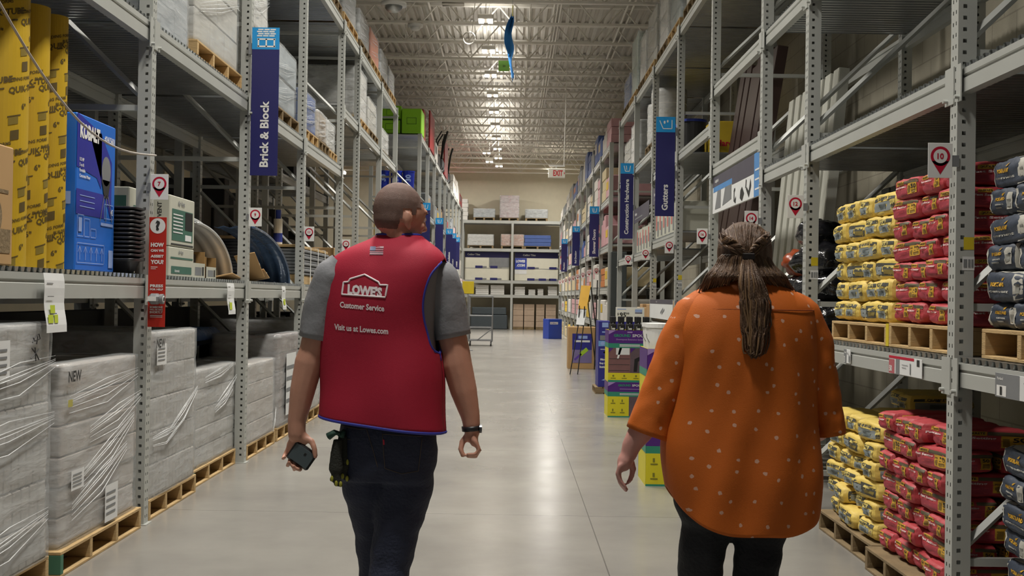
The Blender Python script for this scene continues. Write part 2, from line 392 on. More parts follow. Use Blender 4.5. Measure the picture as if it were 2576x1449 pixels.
def beam(parent, x, side, y0, y1, z0, z1, clips=True, front=True):
    b = MB(); t = .05; s = side; o = -.002*s
    h = z1-z0; x0 = x+.012*s
    prof = [(x0, z0), (x0, z0+h*.58), (x0+.008*s, z0+h*.62), (x0+.008*s, z0+h*.70), (x0, z0+h*.74), (x0, z1), (x0+t*s, z1), (x0+t*s, z0)]
    if s < 0: prof = prof[::-1]
    b.prism(prof, 'y', y0+PW-.002, y1+.002)
    if front:
        for yy in (y0+PW, y1-.05):        # end connector plates with a safety clip
            b.box(min(x, x-.006*s), max(x, x-.006*s), yy-(PW*.6 if yy < y0+.5 else 0), yy+(.05 if yy < y0+.5 else .05+PW*.0), z0-.04, z1+.02)
            b.cyl((x-.006*s if s > 0 else x+.006, yy+.02, z0-.02), .009, -.02*s, 8, None, 'x')
    return b.build('beam', M_STEEL, parent)
def deck(parent, x0, x1, y0, y1, z, pitch=.066, h=.022):
    b = MB(); pts = []; y = y0+PW+.004; e = y1-.004; n = max(2, int((e-y)/pitch)); p = (e-y)/n
    for i in range(n):
        a = y+i*p; pts += [(a, z), (a+p*.36, z), (a+p*.5, z+h), (a+p*.86, z+h)]
    pts.append((e, z))
    b.strip(pts, 'x', x0, x1)
    return b.build('corrugated_deck', M_GALV, parent)
def rack(name, label, side, a, depth, ys, H, levels, fine=None, braces=True, Hs=None, group=None, nodeck=()):
    """levels: list of (bay index, [beam bottom heights], beam height)"""
    r = thing(name, label, 'storage rack', (0, 0, 0), 0, group); s = side
    for i, y in enumerate(ys):
        hh = Hs[i] if Hs else H
        fn = fine is None or i < fine
        for x in (s*a, s*(a+depth-PW)):
            put('upright_post', gpost(hh, s, fn), r, (x, y, 0))
        if braces:
            b = MB(); z = .25
            while z + .15 < hh:
                b.box(min(s*(a+PW), s*(a+depth-PW)), max(s*(a+PW), s*(a+depth-PW)), y+.02, y+.055, z, z+.035)
                if z+1.14 < hh:
                    A = (s*(a+PW), y+.037, z+.1); B = (s*(a+depth-PW), y+.037, z+1.08)
                    b.tube([A, B], .021, 4)
                z += 1.12
            b.build('frame_brace', M_STEEL, r)
    for (i, zs, bh) in levels:
        for z in zs:
            beam(r, s*a, s, ys[i], ys[i+1], z, z+bh); beam(r, s*(a+depth-.07), s, ys[i], ys[i+1], z, z+bh, front=False)
            if (i, z) in nodeck: continue
            x0, x1 = sorted((s*(a+.02), s*(a+depth-.01)))
            deck(r, x0, x1, ys[i], ys[i+1], z+bh+.002, .066 if (fine is None or i < fine) else .13)
    return r
LY = [4.36, 6.92, 9.51, 12.04, 14.73, 16.27, 19.0, 21.6]
RY = [2.52, 5.05, 7.62, 9.02, 11.33, 13.69, 16.1, 18.5, 21.15]
LLOW = 1.36; BH = .12; BR = .105
Llv = [(i, [LLOW, 2.905], BH) for i in (0, 1, 2, 3)] + [(4, [LLOW, 3.70], BH), (5, [LLOW, 3.70], BH), (6, [LLOW, 3.70], BH)] + [(i, [4.78], BH) for i in (2, 3, 4, 5, 6)]
rackL = rack('pallet_rack', 'long grey steel pallet rack with perforated posts along the left of the aisle', -1, AL, DEP, LY, 6.2, Llv, 6, Hs=[6.4, 6.4, 6.4, 6.4, 4.92, 4.92, 4.92, 4.92])
Rlv = [(0, [1.04, 2.325, 3.40], BR), (1, [1.04, 2.325, 3.40], BR), (2, [1.04, 2.325, 3.40], BR), (3, [2.62, 3.40], BR), (4, [3.05], BR), (5, [1.0, 2.1, 3.05], BR), (6, [.95, 2.0, 3.42], BR), (7, [.9, 2.0, 3.42], BR)] + [(i, [4.55], BR) for i in (3, 4, 5, 6, 7)]
rackR = rack('pallet_rack', 'long grey steel pallet rack carrying cement bags along the right of the aisle', 1, AR, DEP, RY, 6.2, Rlv, 7, nodeck=((3, 2.62), (4, 3.05), (3, 3.40)), Hs=[6.4, 6.4, 6.4, 6.4, 6.4, 4.66, 4.66, 4.66, 4.66])
LY2 = [26.0+i*2.48 for i in range(10)]
Lf = [(i, [1.2, 2.1, 3.3, 4.93], BH) for i in range(9)]
rackL2 = rack('pallet_rack', 'second grey rack far down the left side of the aisle under green crates', -1, AL-.1, DEP, LY2, 5.06, Lf, 0)
RY2 = [23.8+i*2.45 for i in range(11)]
Rf = [(i, [.75, 1.5, 2.4, 3.4, 4.5], BH) for i in range(10)]
rackR2 = rack('pallet_rack', 'second grey rack far down the right side of the aisle past the dark column', 1, AR+.05, DEP, RY2, 4.64, Rf, 0)
# back-to-back run behind the left rack, facing the next aisle
rackB = rack('pallet_rack', 'grey rack standing back to back behind the left rack', -1, 3.46, 1.1, LY, 5.2, [(i, [1.3, 3.1, 4.6], BH) for i in range(7)], 0)
# end rack across the back wall
r = thing('pallet_rack', 'grey steel rack across the back wall with ceiling tile displays', 'storage rack')
bx = [-2.15, .02, 2.15]; by0 = 50.0
rk = MB()
for x in bx:
    for yy in (by0, by0+1.1):
        b = MB(); b.box(x-.05, x+.05, yy, yy+.08, 0, 4.72); b.build('upright_post', M_STEEL, r)
for z in (1.38, 2.0, 3.38, 4.6):
    for k in range(2):
        for yy in (by0+.01, by0+1.1):
            b = MB(); b.box(bx[k]+.05, bx[k+1]-.05, yy, yy+.06, z, z+.13); b.build('beam', M_STEEL, r)
        b = MB(); b.box(bx[k]+.02, bx[k+1]-.02, by0+.07, by0+1.1, z+.115, z+.128); b.build('deck', M_GALV, r)
rackE = r
# ---------------- pallets ----------------
PALM = {}
def pallet_parts(W, D, H, green, wood):
    k = (round(W, 2), round(D, 2), H, green, wood.name)
    if k in PALM: return PALM[k]
    t = b = None
    top = MB(); n = 6
    for i in range(n):
        x = i*(D-.12)/(n-1); top.bbox(x, x+.12, 0, W, H-.016, H, b=.002)
    bot = MB()
    for x in (0, D/2-.06, D-.12): bot.bbox(x, x+.12, 0, W, 0, .014, b=.002)
    st = MB(); st.bbox(0, D, 0, .036, .0145, H-.0165, b=.002)
    PALM[k] = (top.mesh('deck_boards', wood), bot.mesh('bottom_boards', wood), st.mesh('stringer', M_GREEN if green else wood)); return PALM[k]
def pallet(side, xf, y0, y1, z, label, D=1.02, H=.125, green=False, wood=None, ns=4, group=None):
    """near corner (xf,y0); stringers run into the shelf, so the aisle side shows the openings"""
    wood = wood or M_WOOD
    W = y1-y0; a, b, c = pallet_parts(W, D, H, False, wood); gm = pallet_parts(W, D, H, True, wood)[2] if green else None
    r = thing('wooden_pallet', label, 'pallet', (xf if side > 0 else xf-D, y0, z), 0, group)
    put('deck_boards', a, r); put('bottom_boards', b, r)
    for i in range(ns):
        q = put('stringer', c, r, (0, i*(W-.036)/(ns-1), 0))
        if green and i == 0: q.data = gm; q['label'] = 'green painted end stringer'
    return r
# ---------------- cement bags ----------------
def bag_core(L, W, H, seed):
    def f(p, off=0.0):
        n = 8.5; x, y, z = p
        s = (abs(x)**n+abs(y)**n+abs(z)**n)**(-1/n)
        q = Vector((x*s, y*s, z*s))
        v = Vector((q.x*L/2*(1-.05*q.z*q.z), q.y*W/2*(1-.04*q.z*q.z), q.z*H/2*(1.05-.10*abs(q.x)**4-.03*abs(q.y)**4)))
        nn = noise.noise(q*1.7+Vector((seed*3.1, 0, 0)))*.009+noise.noise(q*4.5+Vector((0, seed*2.3, 0)))*.006
        d = Vector((x**3, y**3, z**3)).normalized()
        return v+d*(nn+off)
    return f
def facept(face, u, v):     # u right, v up as a viewer sees it, each -1..1
    return {'-x': (-1, -u, v), '-y': (u, -1, v), '+y': (-u, 1, v), '+x': (1, u, v), '+z': (u, v, 1), '-z': (u, -v, -1)}[face]
def bag_mesh(kind, seed, side_style=0):
    L, W, H = .40, .268, .112
    f = bag_core(L, W, H, seed); mb = MB(); base = BAGM[kind][0]; n = 12
    for face in ('-x', '-y', '+y', '+x', '+z', '-z'):
        vs = [f(facept(face, -1+2*i/n, -1+2*j/n)) for j in range(n+1) for i in range(n+1)]
        fs = [(j*(n+1)+i, j*(n+1)+i+1, (j+1)*(n+1)+i+1, (j+1)*(n+1)+i) for j in range(n) for i in range(n)]
        mb.add(vs, fs, base)
    def patch(face, u0, v0, u1, v1, m, e=.0015, nx=6, ny=4, skew=0):
        vs = [f(facept(face, u0+(u1-u0)*i/nx+skew*j/ny, v0+(v1-v0)*j/ny), e) for j in range(ny+1) for i in range(nx+1)]
        mb.add(vs, [(j*(nx+1)+i, j*(nx+1)+i+1, (j+1)*(nx+1)+i+1, (j+1)*(nx+1)+i) for j in range(ny) for i in range(nx)], m)
    def txt(face, s, u, v, w, h, m, e=.003, bold=.03):
        vs, fs, _ = text2d(s, bold); mb.add([f(facept(face, u+p[0]*w, v+p[1]*h), e) for p in vs], fs, m)
    B = BAGM[kind]
    if kind == 'red':
        for fc in ('-x', '-y', '+y', '+x'):
            end = 'x' in fc
            patch(fc, -.1 if not end else 0, .42, .95, .72, B[1]); patch(fc, -.72, .38, -.12, .72, B[2], .002)
            txt(fc, 'QUIKRETE', -.68, .45, .52, .2, B[4], .003)
            txt(fc, 'Fast Setting', -.85, .02, .95, .26, B[3])
            patch(fc, -.8, -.75, .2, -.1, B[5], .001)
            if end:
                patch(fc, .34, -.62, .80, .42, B[2], .002); patch(fc, .42, -.5, .72, -.1, B[6], .003); txt(fc, '50', .42, .05, .3, .3, B[4])
            else:
                patch(fc, .22, -.6, .86, .40, B[2], .002); txt(fc, '50', .5, -.12, .32, .42, B[4]); patch(fc, .26, -.5, .42, .2, B[6], .003); patch(fc, .5, -.5, .8, -.25, B[6], .003)
    if kind == 'yellow':
        for fc in ('-x', '+x'):
            patch(fc, -.7, .3, .75, .66, B[1]); patch(fc, -.6, .1, .1, .6, B[2], .0025); txt(fc, 'QUIK', -.55, .2, .6, .3, B[1], .0035)
            patch(fc, -.66, -.62, .40, .12, B[3], .0015); patch(fc, -.4, -.5, .15, -.1, B[4], .003); patch(fc, .44, -.5, .74, .25, B[2], .0025); patch(fc, .5, -.3, .68, .0, B[5], .003)
        for fc in ('-y', '+y'):
            if side_style == 0:
                patch(fc, -.85, .3, .85, .6, B[1]); patch(fc, -.5, .22, .32, .75, B[0], .002); txt(fc, 'QUIKRETE', -.44, .3, .7, .34, B[1], .003)
                patch(fc, -.8, -.66, .55, .2, B[3]); patch(fc, -.35, -.5, .2, 0, B[4], .003); txt(fc, '60', .58, -.55, .28, .5, B[1], .004); patch(fc, .5, -.2, .85, .25, B[2], .0025)
            else:
                patch(fc, -.8, -.62, .85, .55, B[1]); patch(fc, -.72, -.5, -.2, .2, B[3], .003); patch(fc, -.05, .1, .7, .35, B[2], .003); patch(fc, -.05, -.45, .75, -.05, B[6], .003)
    if kind == 'navy':
        for fc in ('-x', '+x', '-y', '+y'):
            end = 'x' in fc
            if end:
                patch(fc, -.92, -.8, -.68, .62, B[1]); patch(fc, .55, -.62, .9, .62, B[1]); patch(fc, .6, -.45, .84, .1, B[4], .003)
                txt(fc, 'PORTLAND', -.42, .05, .82, .26, B[2], .003, .06); txt(fc, 'cement', -.35, -.28, .7, .13, B[1], .003); patch(fc, -.25, -.52, .2, -.42, B[4], .003)
                mb.add([f(facept(fc, *p), .003) for p in ((.12, .42), (.2, .42), (.34, .66), (.16, .56))], [(0, 1, 2, 3)], B[2])
            else:
                patch(fc, -.98, -.9, -.8, .9, B[1]); patch(fc, .58, -.9, .99, .9, B[1], nx=8); patch(fc, .7, -.45, .86, .2, B[4], .003)
                txt(fc, 'PORTLAND', -.55, .0, .7, .3, B[2], .003, .06); txt(fc, 'cement', -.66, -.42, 1.05, .16, B[1], .003)
                mb.add([f(facept(fc, *p), .003) for p in ((-.05, .42), (.02, .42), (.12, .66), (0, .56))], [(0, 1, 2, 3)], B[2])
        patch('+z', -.95, -.96, .95, -.3, B[1], .001, 8, 5)
    me = fixn(mb.mesh('cement_bag', None, True)) if False else mb.mesh('cement_bag', None, True)
    return me
BAGM = {
 'red': [mat('bag_red', 'b03e43', .55, var=.1, bump=.25, bscale=25), mat('bag_olive', '5a523c', .6), mat('bag_gold', 'c69a2e', .6), mat('bag_pale', 'd9c9c6', .6), mat('bag_ink', '2a2320', .6), mat('bag_maroon', '9a3340', .6), mat('bag_brown', '7d6020', .6)],
 'yellow': [mat('bag_yellow', 'd6bb5e', .6, var=.09, bump=.25, bscale=25), mat('bag_grey_ink', '44453f', .6), mat('bag_cream', 'cdbb6a', .6), mat('bag_slate', '848b8a', .6), mat('bag_slate_dark', '5d6666', .6), mat('bag_tan', '8b7650', .6), mat('bag_olive_dark', '7a6a2c', .6)],
 'navy': [mat('bag_navy', '38404d', .55, var=.1, bump=.25, bscale=25), mat('bag_white', 'b9b7ac', .6, bump=.2), mat('bag_amber', 'c2941c', .6), None, mat('bag_grey', '83837b', .6)]}
BM = {}
for kd in ('red', 'yellow', 'navy'):
    for sd in range(4): BM[kd, sd] = bag_mesh(kd, sd+1+{'red': 0, 'yellow': 7, 'navy': 13}[kd], sd % 2)
ORD = ['nearest', 'second', 'third', 'fourth', 'fifth', 'sixth', 'seventh', 'eighth', 'ninth', 'tenth']
ROWN = ['bottom', 'second', 'third', 'fourth', 'fifth', 'sixth', 'seventh', 'eighth', 'ninth']
DESC = {'red': 'red fast-setting concrete bag', 'yellow': 'yellow concrete mix bag', 'navy': 'navy and white cement bag'}
rb = random.Random(3)
def bagstack(kind, y0, xf, z0, rows, rowh, where, lean=0.0, messy=.012, wide=1.05):
    for r, pat in enumerate(rows):
        tot = sum(.40 if c == 'L' else .268 for c in pat); sc = min(1.06, wide/tot) if tot > .9 else 1.0
        y = y0 + (0 if tot > .9 else 0)
        if pat.startswith('_'):
            y += .27*pat.count('_'); pat = pat.replace('_', '')
        k = 0
        for c in pat:
            w_ = (.40 if c == 'L' else .268)*sc
            cy = y + w_/2; y += w_
            z = z0 + r*rowh + .056*rowh/.112
            jx = rb.uniform(-messy, messy); tilt = rb.uniform(-.03, .03)
            for deep in ((0, 1) if c == 'L' else (0,)):
                me = BM[kind, rb.randrange(4)]
                cx = xf + (.20 if c == 'S' else .134 + deep*.262) + jx
                o = put('cement_bag', me, None, (cx, cy, z))
                rz = 0 if c == 'S' else -math.pi/2
                o.rotation_euler = (rb.uniform(-.04, .04) if c == 'S' else tilt, tilt if c == 'S' else rb.uniform(-.03, .03), rz+rb.uniform(-.07, .07)*(messy/.012)**.5)
                o.scale = (.97, .965*sc, rowh/.112*.99)
                if deep: lab = '%s concrete bag behind the %s front bag, %s row, %s' % (kind, ORD[k], ROWN[r], where)
                else: lab = '%s, %s from the near end, %s row, %s' % (DESC[kind], ORD[k] if k else 'first', ROWN[r], where)
                tag(o, lab, 'cement bag', 'bags of cement and concrete on the right rack')
            k += 1
ZS = 1.04+.105+.027
xs = AR+.07
# shelf level
pallet(1, xs-.02, 6.12, 7.16, ZS, 'pale wooden pallet with yellow end block under the upper yellow bags', H=.115)
pallet(1, xs-.02, 5.16, 6.08, ZS, 'pale wooden pallet under the upper red bags', H=.125)
pallet(1, xs+.0, 3.86, 4.93, ZS, 'pale yellow-edged pallet under the upper navy cement bags', H=.125)
b = MB(); b.box(xs-.022, xs+.06, 6.08, 6.125, ZS+.002, ZS+.12, M_YEL); o = b.build('pallet_block'); tag(o, 'yellow painted block between the two shelf pallets of red and yellow bags', 'pallet block')
bagstack('yellow', 6.13, xs, ZS+.12, ['SLSS', 'SSLS', 'LSLS', 'SLSS', 'SSLS', 'LSSS'], .118, 'upper yellow stack', wide=1.1)
bagstack('red', 5.13, xs+.0, ZS+.13, ['SSSS', 'LSL', 'SSSS', 'LSL', 'SSSS', 'LSL', 'SSL'], .106, 'upper red stack', wide=1.0)
bagstack('navy', 3.88, xs+.02, ZS+.13, ['SSSS', 'LSL', 'SSSS', 'LSL', 'SSSS', 'LSL'], .118, 'upper navy stack', wide=1.08)
# floor level
pallet(1, AR-.02, 6.1, 7.14, .0, 'weathered pallet on the floor under the lower yellow bags', H=.12, wood=M_WOODD)
pallet(1, AR-.06, 5.16, 6.08, .0, 'weathered pallet on the floor under the lower red bags', H=.12, wood=M_WOODD)
pallet(1, AR+.10, 3.8, 4.84, .0, 'weathered pallet on the floor under the lower navy bags', H=.12, wood=M_WOODD)
bagstack('yellow', 6.14, AR+.02, .122, ['SLS', 'SSSS', 'LSL', 'SSSS', 'SLS', 'LSL'], .105, 'lower yellow stack', messy=.03, wide=1.05)
bagstack('red', 5.17, AR+.0, .122, ['SSSS', 'LSL', 'SSSS', 'LSL', 'SSSS', 'LSL', 'SSSS'], .103, 'lower red stack', messy=.02, wide=.9)
bagstack('navy', 3.82, AR+.12, .122, ['SSSS', 'LSL', 'SSSS', 'LSL', 'SSSS', 'LSL'], .115, 'lower navy stack', messy=.02, wide=1.05)
bagstack('yellow', 6.5, AR+.42, .122+.63, ['_SS'], .105, 'topmost loose pair behind', messy=.03)
# dark strip of folded grey bags on top of the yellow stack
for i in range(4):
    b = MB(); b.bbox(0, .3, 0, .13, 0, .05, mat('bag_charcoal', '4a4c4c', .5, bump=.3), b=.015); F_ = Face((0, .02, .0), (0, 1, 0), (0, 0, 1), (-1, 0, 0)); F_.rect(.0, .008, .09, .042, M_GREY); b.add(F_.mb.v, F_.mb.f, M_GREY)
    o = b.build('folded_bag', None, None, False, (xs+.26+.0*i, 6.35+i*.19, ZS+.12+.118*6-.005+.0*i)); tag(o, 'grey folded plastic pack on top of the yellow bags, %s from the near end' % (ORD[i] if i else 'first'), 'plastic pack', 'grey packs above the yellow bags')
# ---------------- wrapped block loads on the left ----------------
M_BLK1 = mat('paver_grey', 'a39e96', .8, var=.1, vscale=9, bump=.2); M_BLK2 = mat('paver_warm', 'aaa096', .8, var=.1, vscale=9, bump=.2); M_BLK3 = mat('paver_brown', '6d5850', .8, var=.12)
def wrapmesh(W, D, H, tiers, seed, bulge=.02):
    """closed film hull round a load of width W (along y), depth D (x), height H"""
    mb = MB(); nr = max(10, int(H/.035)); npt = 72; rings = []
    for j in range(nr+1):
        z = H*j/nr; t = z/H*tiers; fr = t-math.floor(t)
        pin = -.008*math.exp(-min(fr, 1-fr)**2/.006) if 0 < j < nr else 0
        off = bulge*.4*noise.noise(Vector((0, 0, math.floor(min(t, tiers-.01))*1.7+seed)))+pin
        ring = []
        for i in range(npt):
            a = 2*math.pi*i/npt; c, s = math.cos(a), math.sin(a); n = 40
            k = (abs(c)**n+abs(s)**n)**(-1/n)
            p = Vector((c*k*D/2, s*k*W/2, z)); nn = noise.noise(Vector((p.x*5, p.y*5, z*7+seed*5)))*.006+noise.noise(Vector((p.x*16, p.y*16+z*9, z*24+seed)))*.003
            q = Vector((c*k, s*k, 0)).normalized()*(off+nn+.006)
            ring.append(tuple(p+q))
        rings.append(ring)
    top = [(x*.93, y*.93, z+.008) for x, y, z in rings[-1]]; top2 = [(x*.4, y*.4, H+.004+noise.noise(Vector((x*6, y*6, seed)))*.012) for x, y, z in rings[-1]]
    rings += [top, top2]
    mb.loft(rings, None, True); return mb
def block_load(name, label, side, xf, y0, y1, z0, z1, tiers, seed, bm, depth=.98, nb=(7, 5), group=None, paper=None, creases=(), new=False, cat='wrapped load', heavy=True, yellowspot=False):
    W = y1-y0; H = z1-z0
    r = thing(name, label, cat, (xf+side*depth/2, (y0+y1)/2, z0), 0, group)
    b = MB(); rr = random.Random(seed)
    for t in range(tiers):
        n = nb[t % len(nb)]; ins = rr.uniform(0, .012)
        for i in range(n):
            w_ = (W-2*ins)/n; yy = -W/2+ins+i*w_
            b.bbox(-depth/2+ins, depth/2-ins, yy+.002, yy+w_-.002, H*t/tiers+.001, H*(t+1)/tiers-.004, b=.007)
    b.build('block_stack', bm, r)
    wrapmesh(W+.012, depth+.012, H, tiers, seed).build('stretch_wrap', M_FILM2 if heavy else M_FILM, r, True)
    xa = -side*depth/2 - side*.018
    for (u0, v0, u1, v1) in creases:
        c = MB(); nrib = 5
        for q in range(nrib):
            o_ = (q-nrib/2)*.016*(1+.5*math.sin(q*5+seed))
            c.tube([(xa-side*.003, -W/2+u0*W, v0*H+o_), (xa-side*.009, -W/2+(u0+u1)/2*W, (v0+v1)/2*H+o_*1.6), (xa-side*.003, -W/2+u1*W, v1*H+o_*.6)], [.0012, .0026, .0012], 6)
        c.build('wrap_crease', M_CREASE, r, True)
    if paper:
        for (u, v, w_, h_) in paper:
            Fx = Face((xa-side*.004, 0, 0), (0, 1 if side < 0 else -1, 0), (0, 0, 1), (-side, 0, 0), .002)
            uu = -W/2+u*W if side < 0 else -(-W/2+(u)*W)-w_
            Fx.rect(uu, v*H, uu+w_, v*H+h_, M_PAPER); Fx.up()
            for q in range(4): Fx.rect(uu+.015, v*H+h_*(.2+q*.18), uu+w_*.8, v*H+h_*(.26+q*.18), M_GREY)
            Fx.build('paper_label', r, True)
    if new:
        Fx = Face((xa-side*.004, 0, 0), (0, 1, 0), (0, 0, 1), (1, 0, 0), .003)
        if yellowspot: Fy = Face((xa-side*.004, 0, 0), (0, 1, 0), (0, 0, 1), (1, 0, 0), .003); Fy.rect(-W/2+.03, H*.77, -W/2+.09, H*.81, mat('faded_yellow', 'a8a04e', .7)); Fy.build('paint_spot', r, True)
        Fx.text('NEW', -W/2+.03, H*.905, h=.055, m=M_DARK, bold=.03); Fx.build('marking', r, True)
    return r
XL = -AL-.02
G = 'stretch-wrapped block pallets along the left rack'
block_load('wrapped_block_stack', 'tall bulging wrapped stack of pale blocks nearest the camera at left', -1, XL+.0, 4.5, 5.53, .127, 1.245, 6, 1, M_BLK1, nb=(13, 11), group=G, creases=[(.1, .12, .95, .2), (0, .55, 1, .6), (.2, .76, 1, .84)], paper=[(.35, .78, .16, .18)])
pallet(-1, XL, 4.5, 5.55, 0, 'plain wooden pallet under the nearest left wrapped stack')
block_load('wrapped_block_stack', 'pinkish wrapped block stack marked NEW left of the seven sign post', -1, XL, 5.66, 6.82, .127, 1.03, 6, 2, M_BLK2, nb=(1, 1), group=G, new=True, yellowspot=True, paper=[(.08, .30, .17, .10), (.5, .02, .2, .2)], creases=[(.2, .35, .9, .62), (.1, .2, .8, .45), (.3, .6, 1, .75), (.05, .8, .95, .9)])
pallet(-1, XL+.03, 5.62, 6.84, 0, 'wooden pallet with green end stringer under the NEW marked stack', green=True)
block_load('wrapped_block_stack', 'tall wrapped stack with diagonal film twist right of the seven sign post', -1, XL, 7.07, 8.08, .127, 1.15, 5, 3, M_BLK1, nb=(14, 12), group=G, new=True, paper=[(.04, .80, .2, .13)], creases=[(.3, .36, .98, .6), (.0, .36, .5, .38)])
pallet(-1, XL+.01, 7.05, 8.10, 0, 'wooden pallet under the twisted film stack beside the seven post')
block_load('wrapped_block_stack', 'low wrapped block stack with loose film top left of the nine sign post', -1, XL-.06, 8.25, 9.46, .127, .835, 5, 4, M_BLK1, depth=.62, nb=(6, 6), group=G, creases=[(.5, .6, 1, .85), (.45, .55, .9, .72), (.2, .9, .9, 1.0)])
pallet(-1, XL-.04, 8.22, 9.47, 0, 'wooden pallet with green end under the low stack before the nine post', D=.66, green=True)
block_load('wrapped_block_stack', 'low smooth wrapped block stack just right of the nine sign post', -1, XL, 9.68, 10.78, .127, .80, 4, 5, M_BLK2, depth=.62, nb=(4, 3), group=G, creases=[(.9, .02, 1, .3)])
pallet(-1, XL+.01, 9.66, 10.8, 0, 'wooden pallet under the smooth stack right of the nine post', D=.66)
block_load('wrapped_block_stack', 'brown and grey wrapped block column before the eleven sign post', -1, XL, 10.92, 11.95, .127, 1.01, 5, 6, M_BLK3, depth=.62, nb=(5, 4), group=G, paper=[(.3, .1, .5, .6)])
pallet(-1, XL+.01, 10.9, 11.97, 0, 'wooden pallet under the brown wrapped column', D=.66)
block_load('wrapped_block_stack', 'white topped wrapped stack just behind the eleven sign post', -1, XL, 12.2, 13.3, .127, 1.12, 5, 7, M_BLK2, nb=(4, 3), group=G)
pallet(-1, XL+.01, 12.18, 13.32, 0, 'wooden pallet just behind the eleven post')
block_load('wrapped_block_stack', 'pale wrapped stack second beyond the eleven sign post', -1, XL, 13.4, 14.6, .127, .95, 5, 8, M_BLK1, nb=(4, 3), group=G)
pallet(-1, XL+.01, 13.38, 14.62, 0, 'wooden pallet second beyond the eleven post')
for i in range(4):
    y = (14.95, 16.5, 17.75, 19.3)[i]
    block_load('wrapped_block_stack', 'far left wrapped floor stack, %s beyond the thirteen post' % ORD[i].replace('nearest', 'first'), -1, XL, y, y+1.12, .127, 1.0, 4, 9+i, M_BLK2, nb=(3, 3), group=G, cat='wrapped load')
    pallet(-1, XL+.01, y-.02, y+1.14, 0, 'pallet of the %s floor stack beyond the thirteen post' % ORD[i].replace('nearest', 'first'))
# hand scrawl on the nearest wrap
root = bpy.data.objects['wrapped_block_stack']; sc = MB()
for ln in ([(82, 862), (90, 846), (98, 840), (101, 852), (88, 858), (84, 850)], [(95, 846), (92, 866)], [(80, 876), (92, 892), (98, 905)], [(97, 878), (86, 892), (78, 902)], [(88, 874), (90, 908)]):
    sc.tube([atX(x_, y_, XL+.026)-root.location for x_, y_ in ln], .0028, 5)
sc.build('marker_scrawl', M_DARK, root)
# ---------------- signs ----------------
def plate(name, label, cat, x0, x1, z0, z1, y, m, t=.003, group=None, r=0):
    root = thing(name, label, cat, (0, 0, 0), 0, group)
    b = MB(); b.bbox(x0, x1, y, y+t, z0, z1, b=.001); b.build('plate', m, root)
    F_ = Face((x0, y, z0), (1, 0, 0), (0, 0, 1), (0, -1, 0), .0012); F_.root = root; F_.W = x1-x0; F_.H = z1-z0
    return root, F_
def pin_sign(n, side, y, z=1.952, col=False, W=.107, H=.153, x=None, label=None):
    xa = (x if x is not None else (-2.172 if side < 0 else 1.815))
    yy = y-.012
    root, F_ = plate('aisle_pin_sign', label or 'white card with red location pin numbered %s on a %s hand rack post' % (n, 'left' if side < 0 else 'right'), 'sign', xa, xa+W, z, z+H, yy, M_WHT, group='numbered location pin cards')
    cx, cy, r = W*.5, H*.62, W*.40
    F_.disc(cx, cy, r, M_RED, 28); F_.poly([(cx-r*.86, cy-r*.5), (cx, H*.10), (cx+r*.86, cy-r*.5)], M_RED); F_.up(); F_.disc(cx, cy, r*.72, M_WHT, 24); F_.up()
    F_.text(str(n), cx, cy, h=r*.62, m=M_RED, align='c', bold=.03)
    F_.build('pin_print', root)
    b = MB(); b.box(xa-.02 if side < 0 else xa+W-.004, xa+.004 if side < 0 else xa+W+.03, yy+.003, yy+.006, z+.05, z+.1); b.build('clip', M_GREY, root)
for n, y in ((5, 4.36), (7, 6.92), (9, 9.51), (11, 12.04), (13, 14.73), (15, 16.27), (17, 19.0), (19, 21.6)): pin_sign(n, -1, y)
for n, y in ((10, 5.05), (12, 7.62), (14, 9.02), (16, 11.33), (18, 13.69), (20, 16.1), (22, 18.5)): pin_sign(n, 1, y)
pin_sign(24, 1, 23.42, x=2.08, label='white card with red location pin on the dark building column')
for i in range(2, 11):
    pin_sign(24+2*i, 1, RY2[i-1], x=1.88); pin_sign(21+2*i, -1, LY2[i-1], x=-2.08)
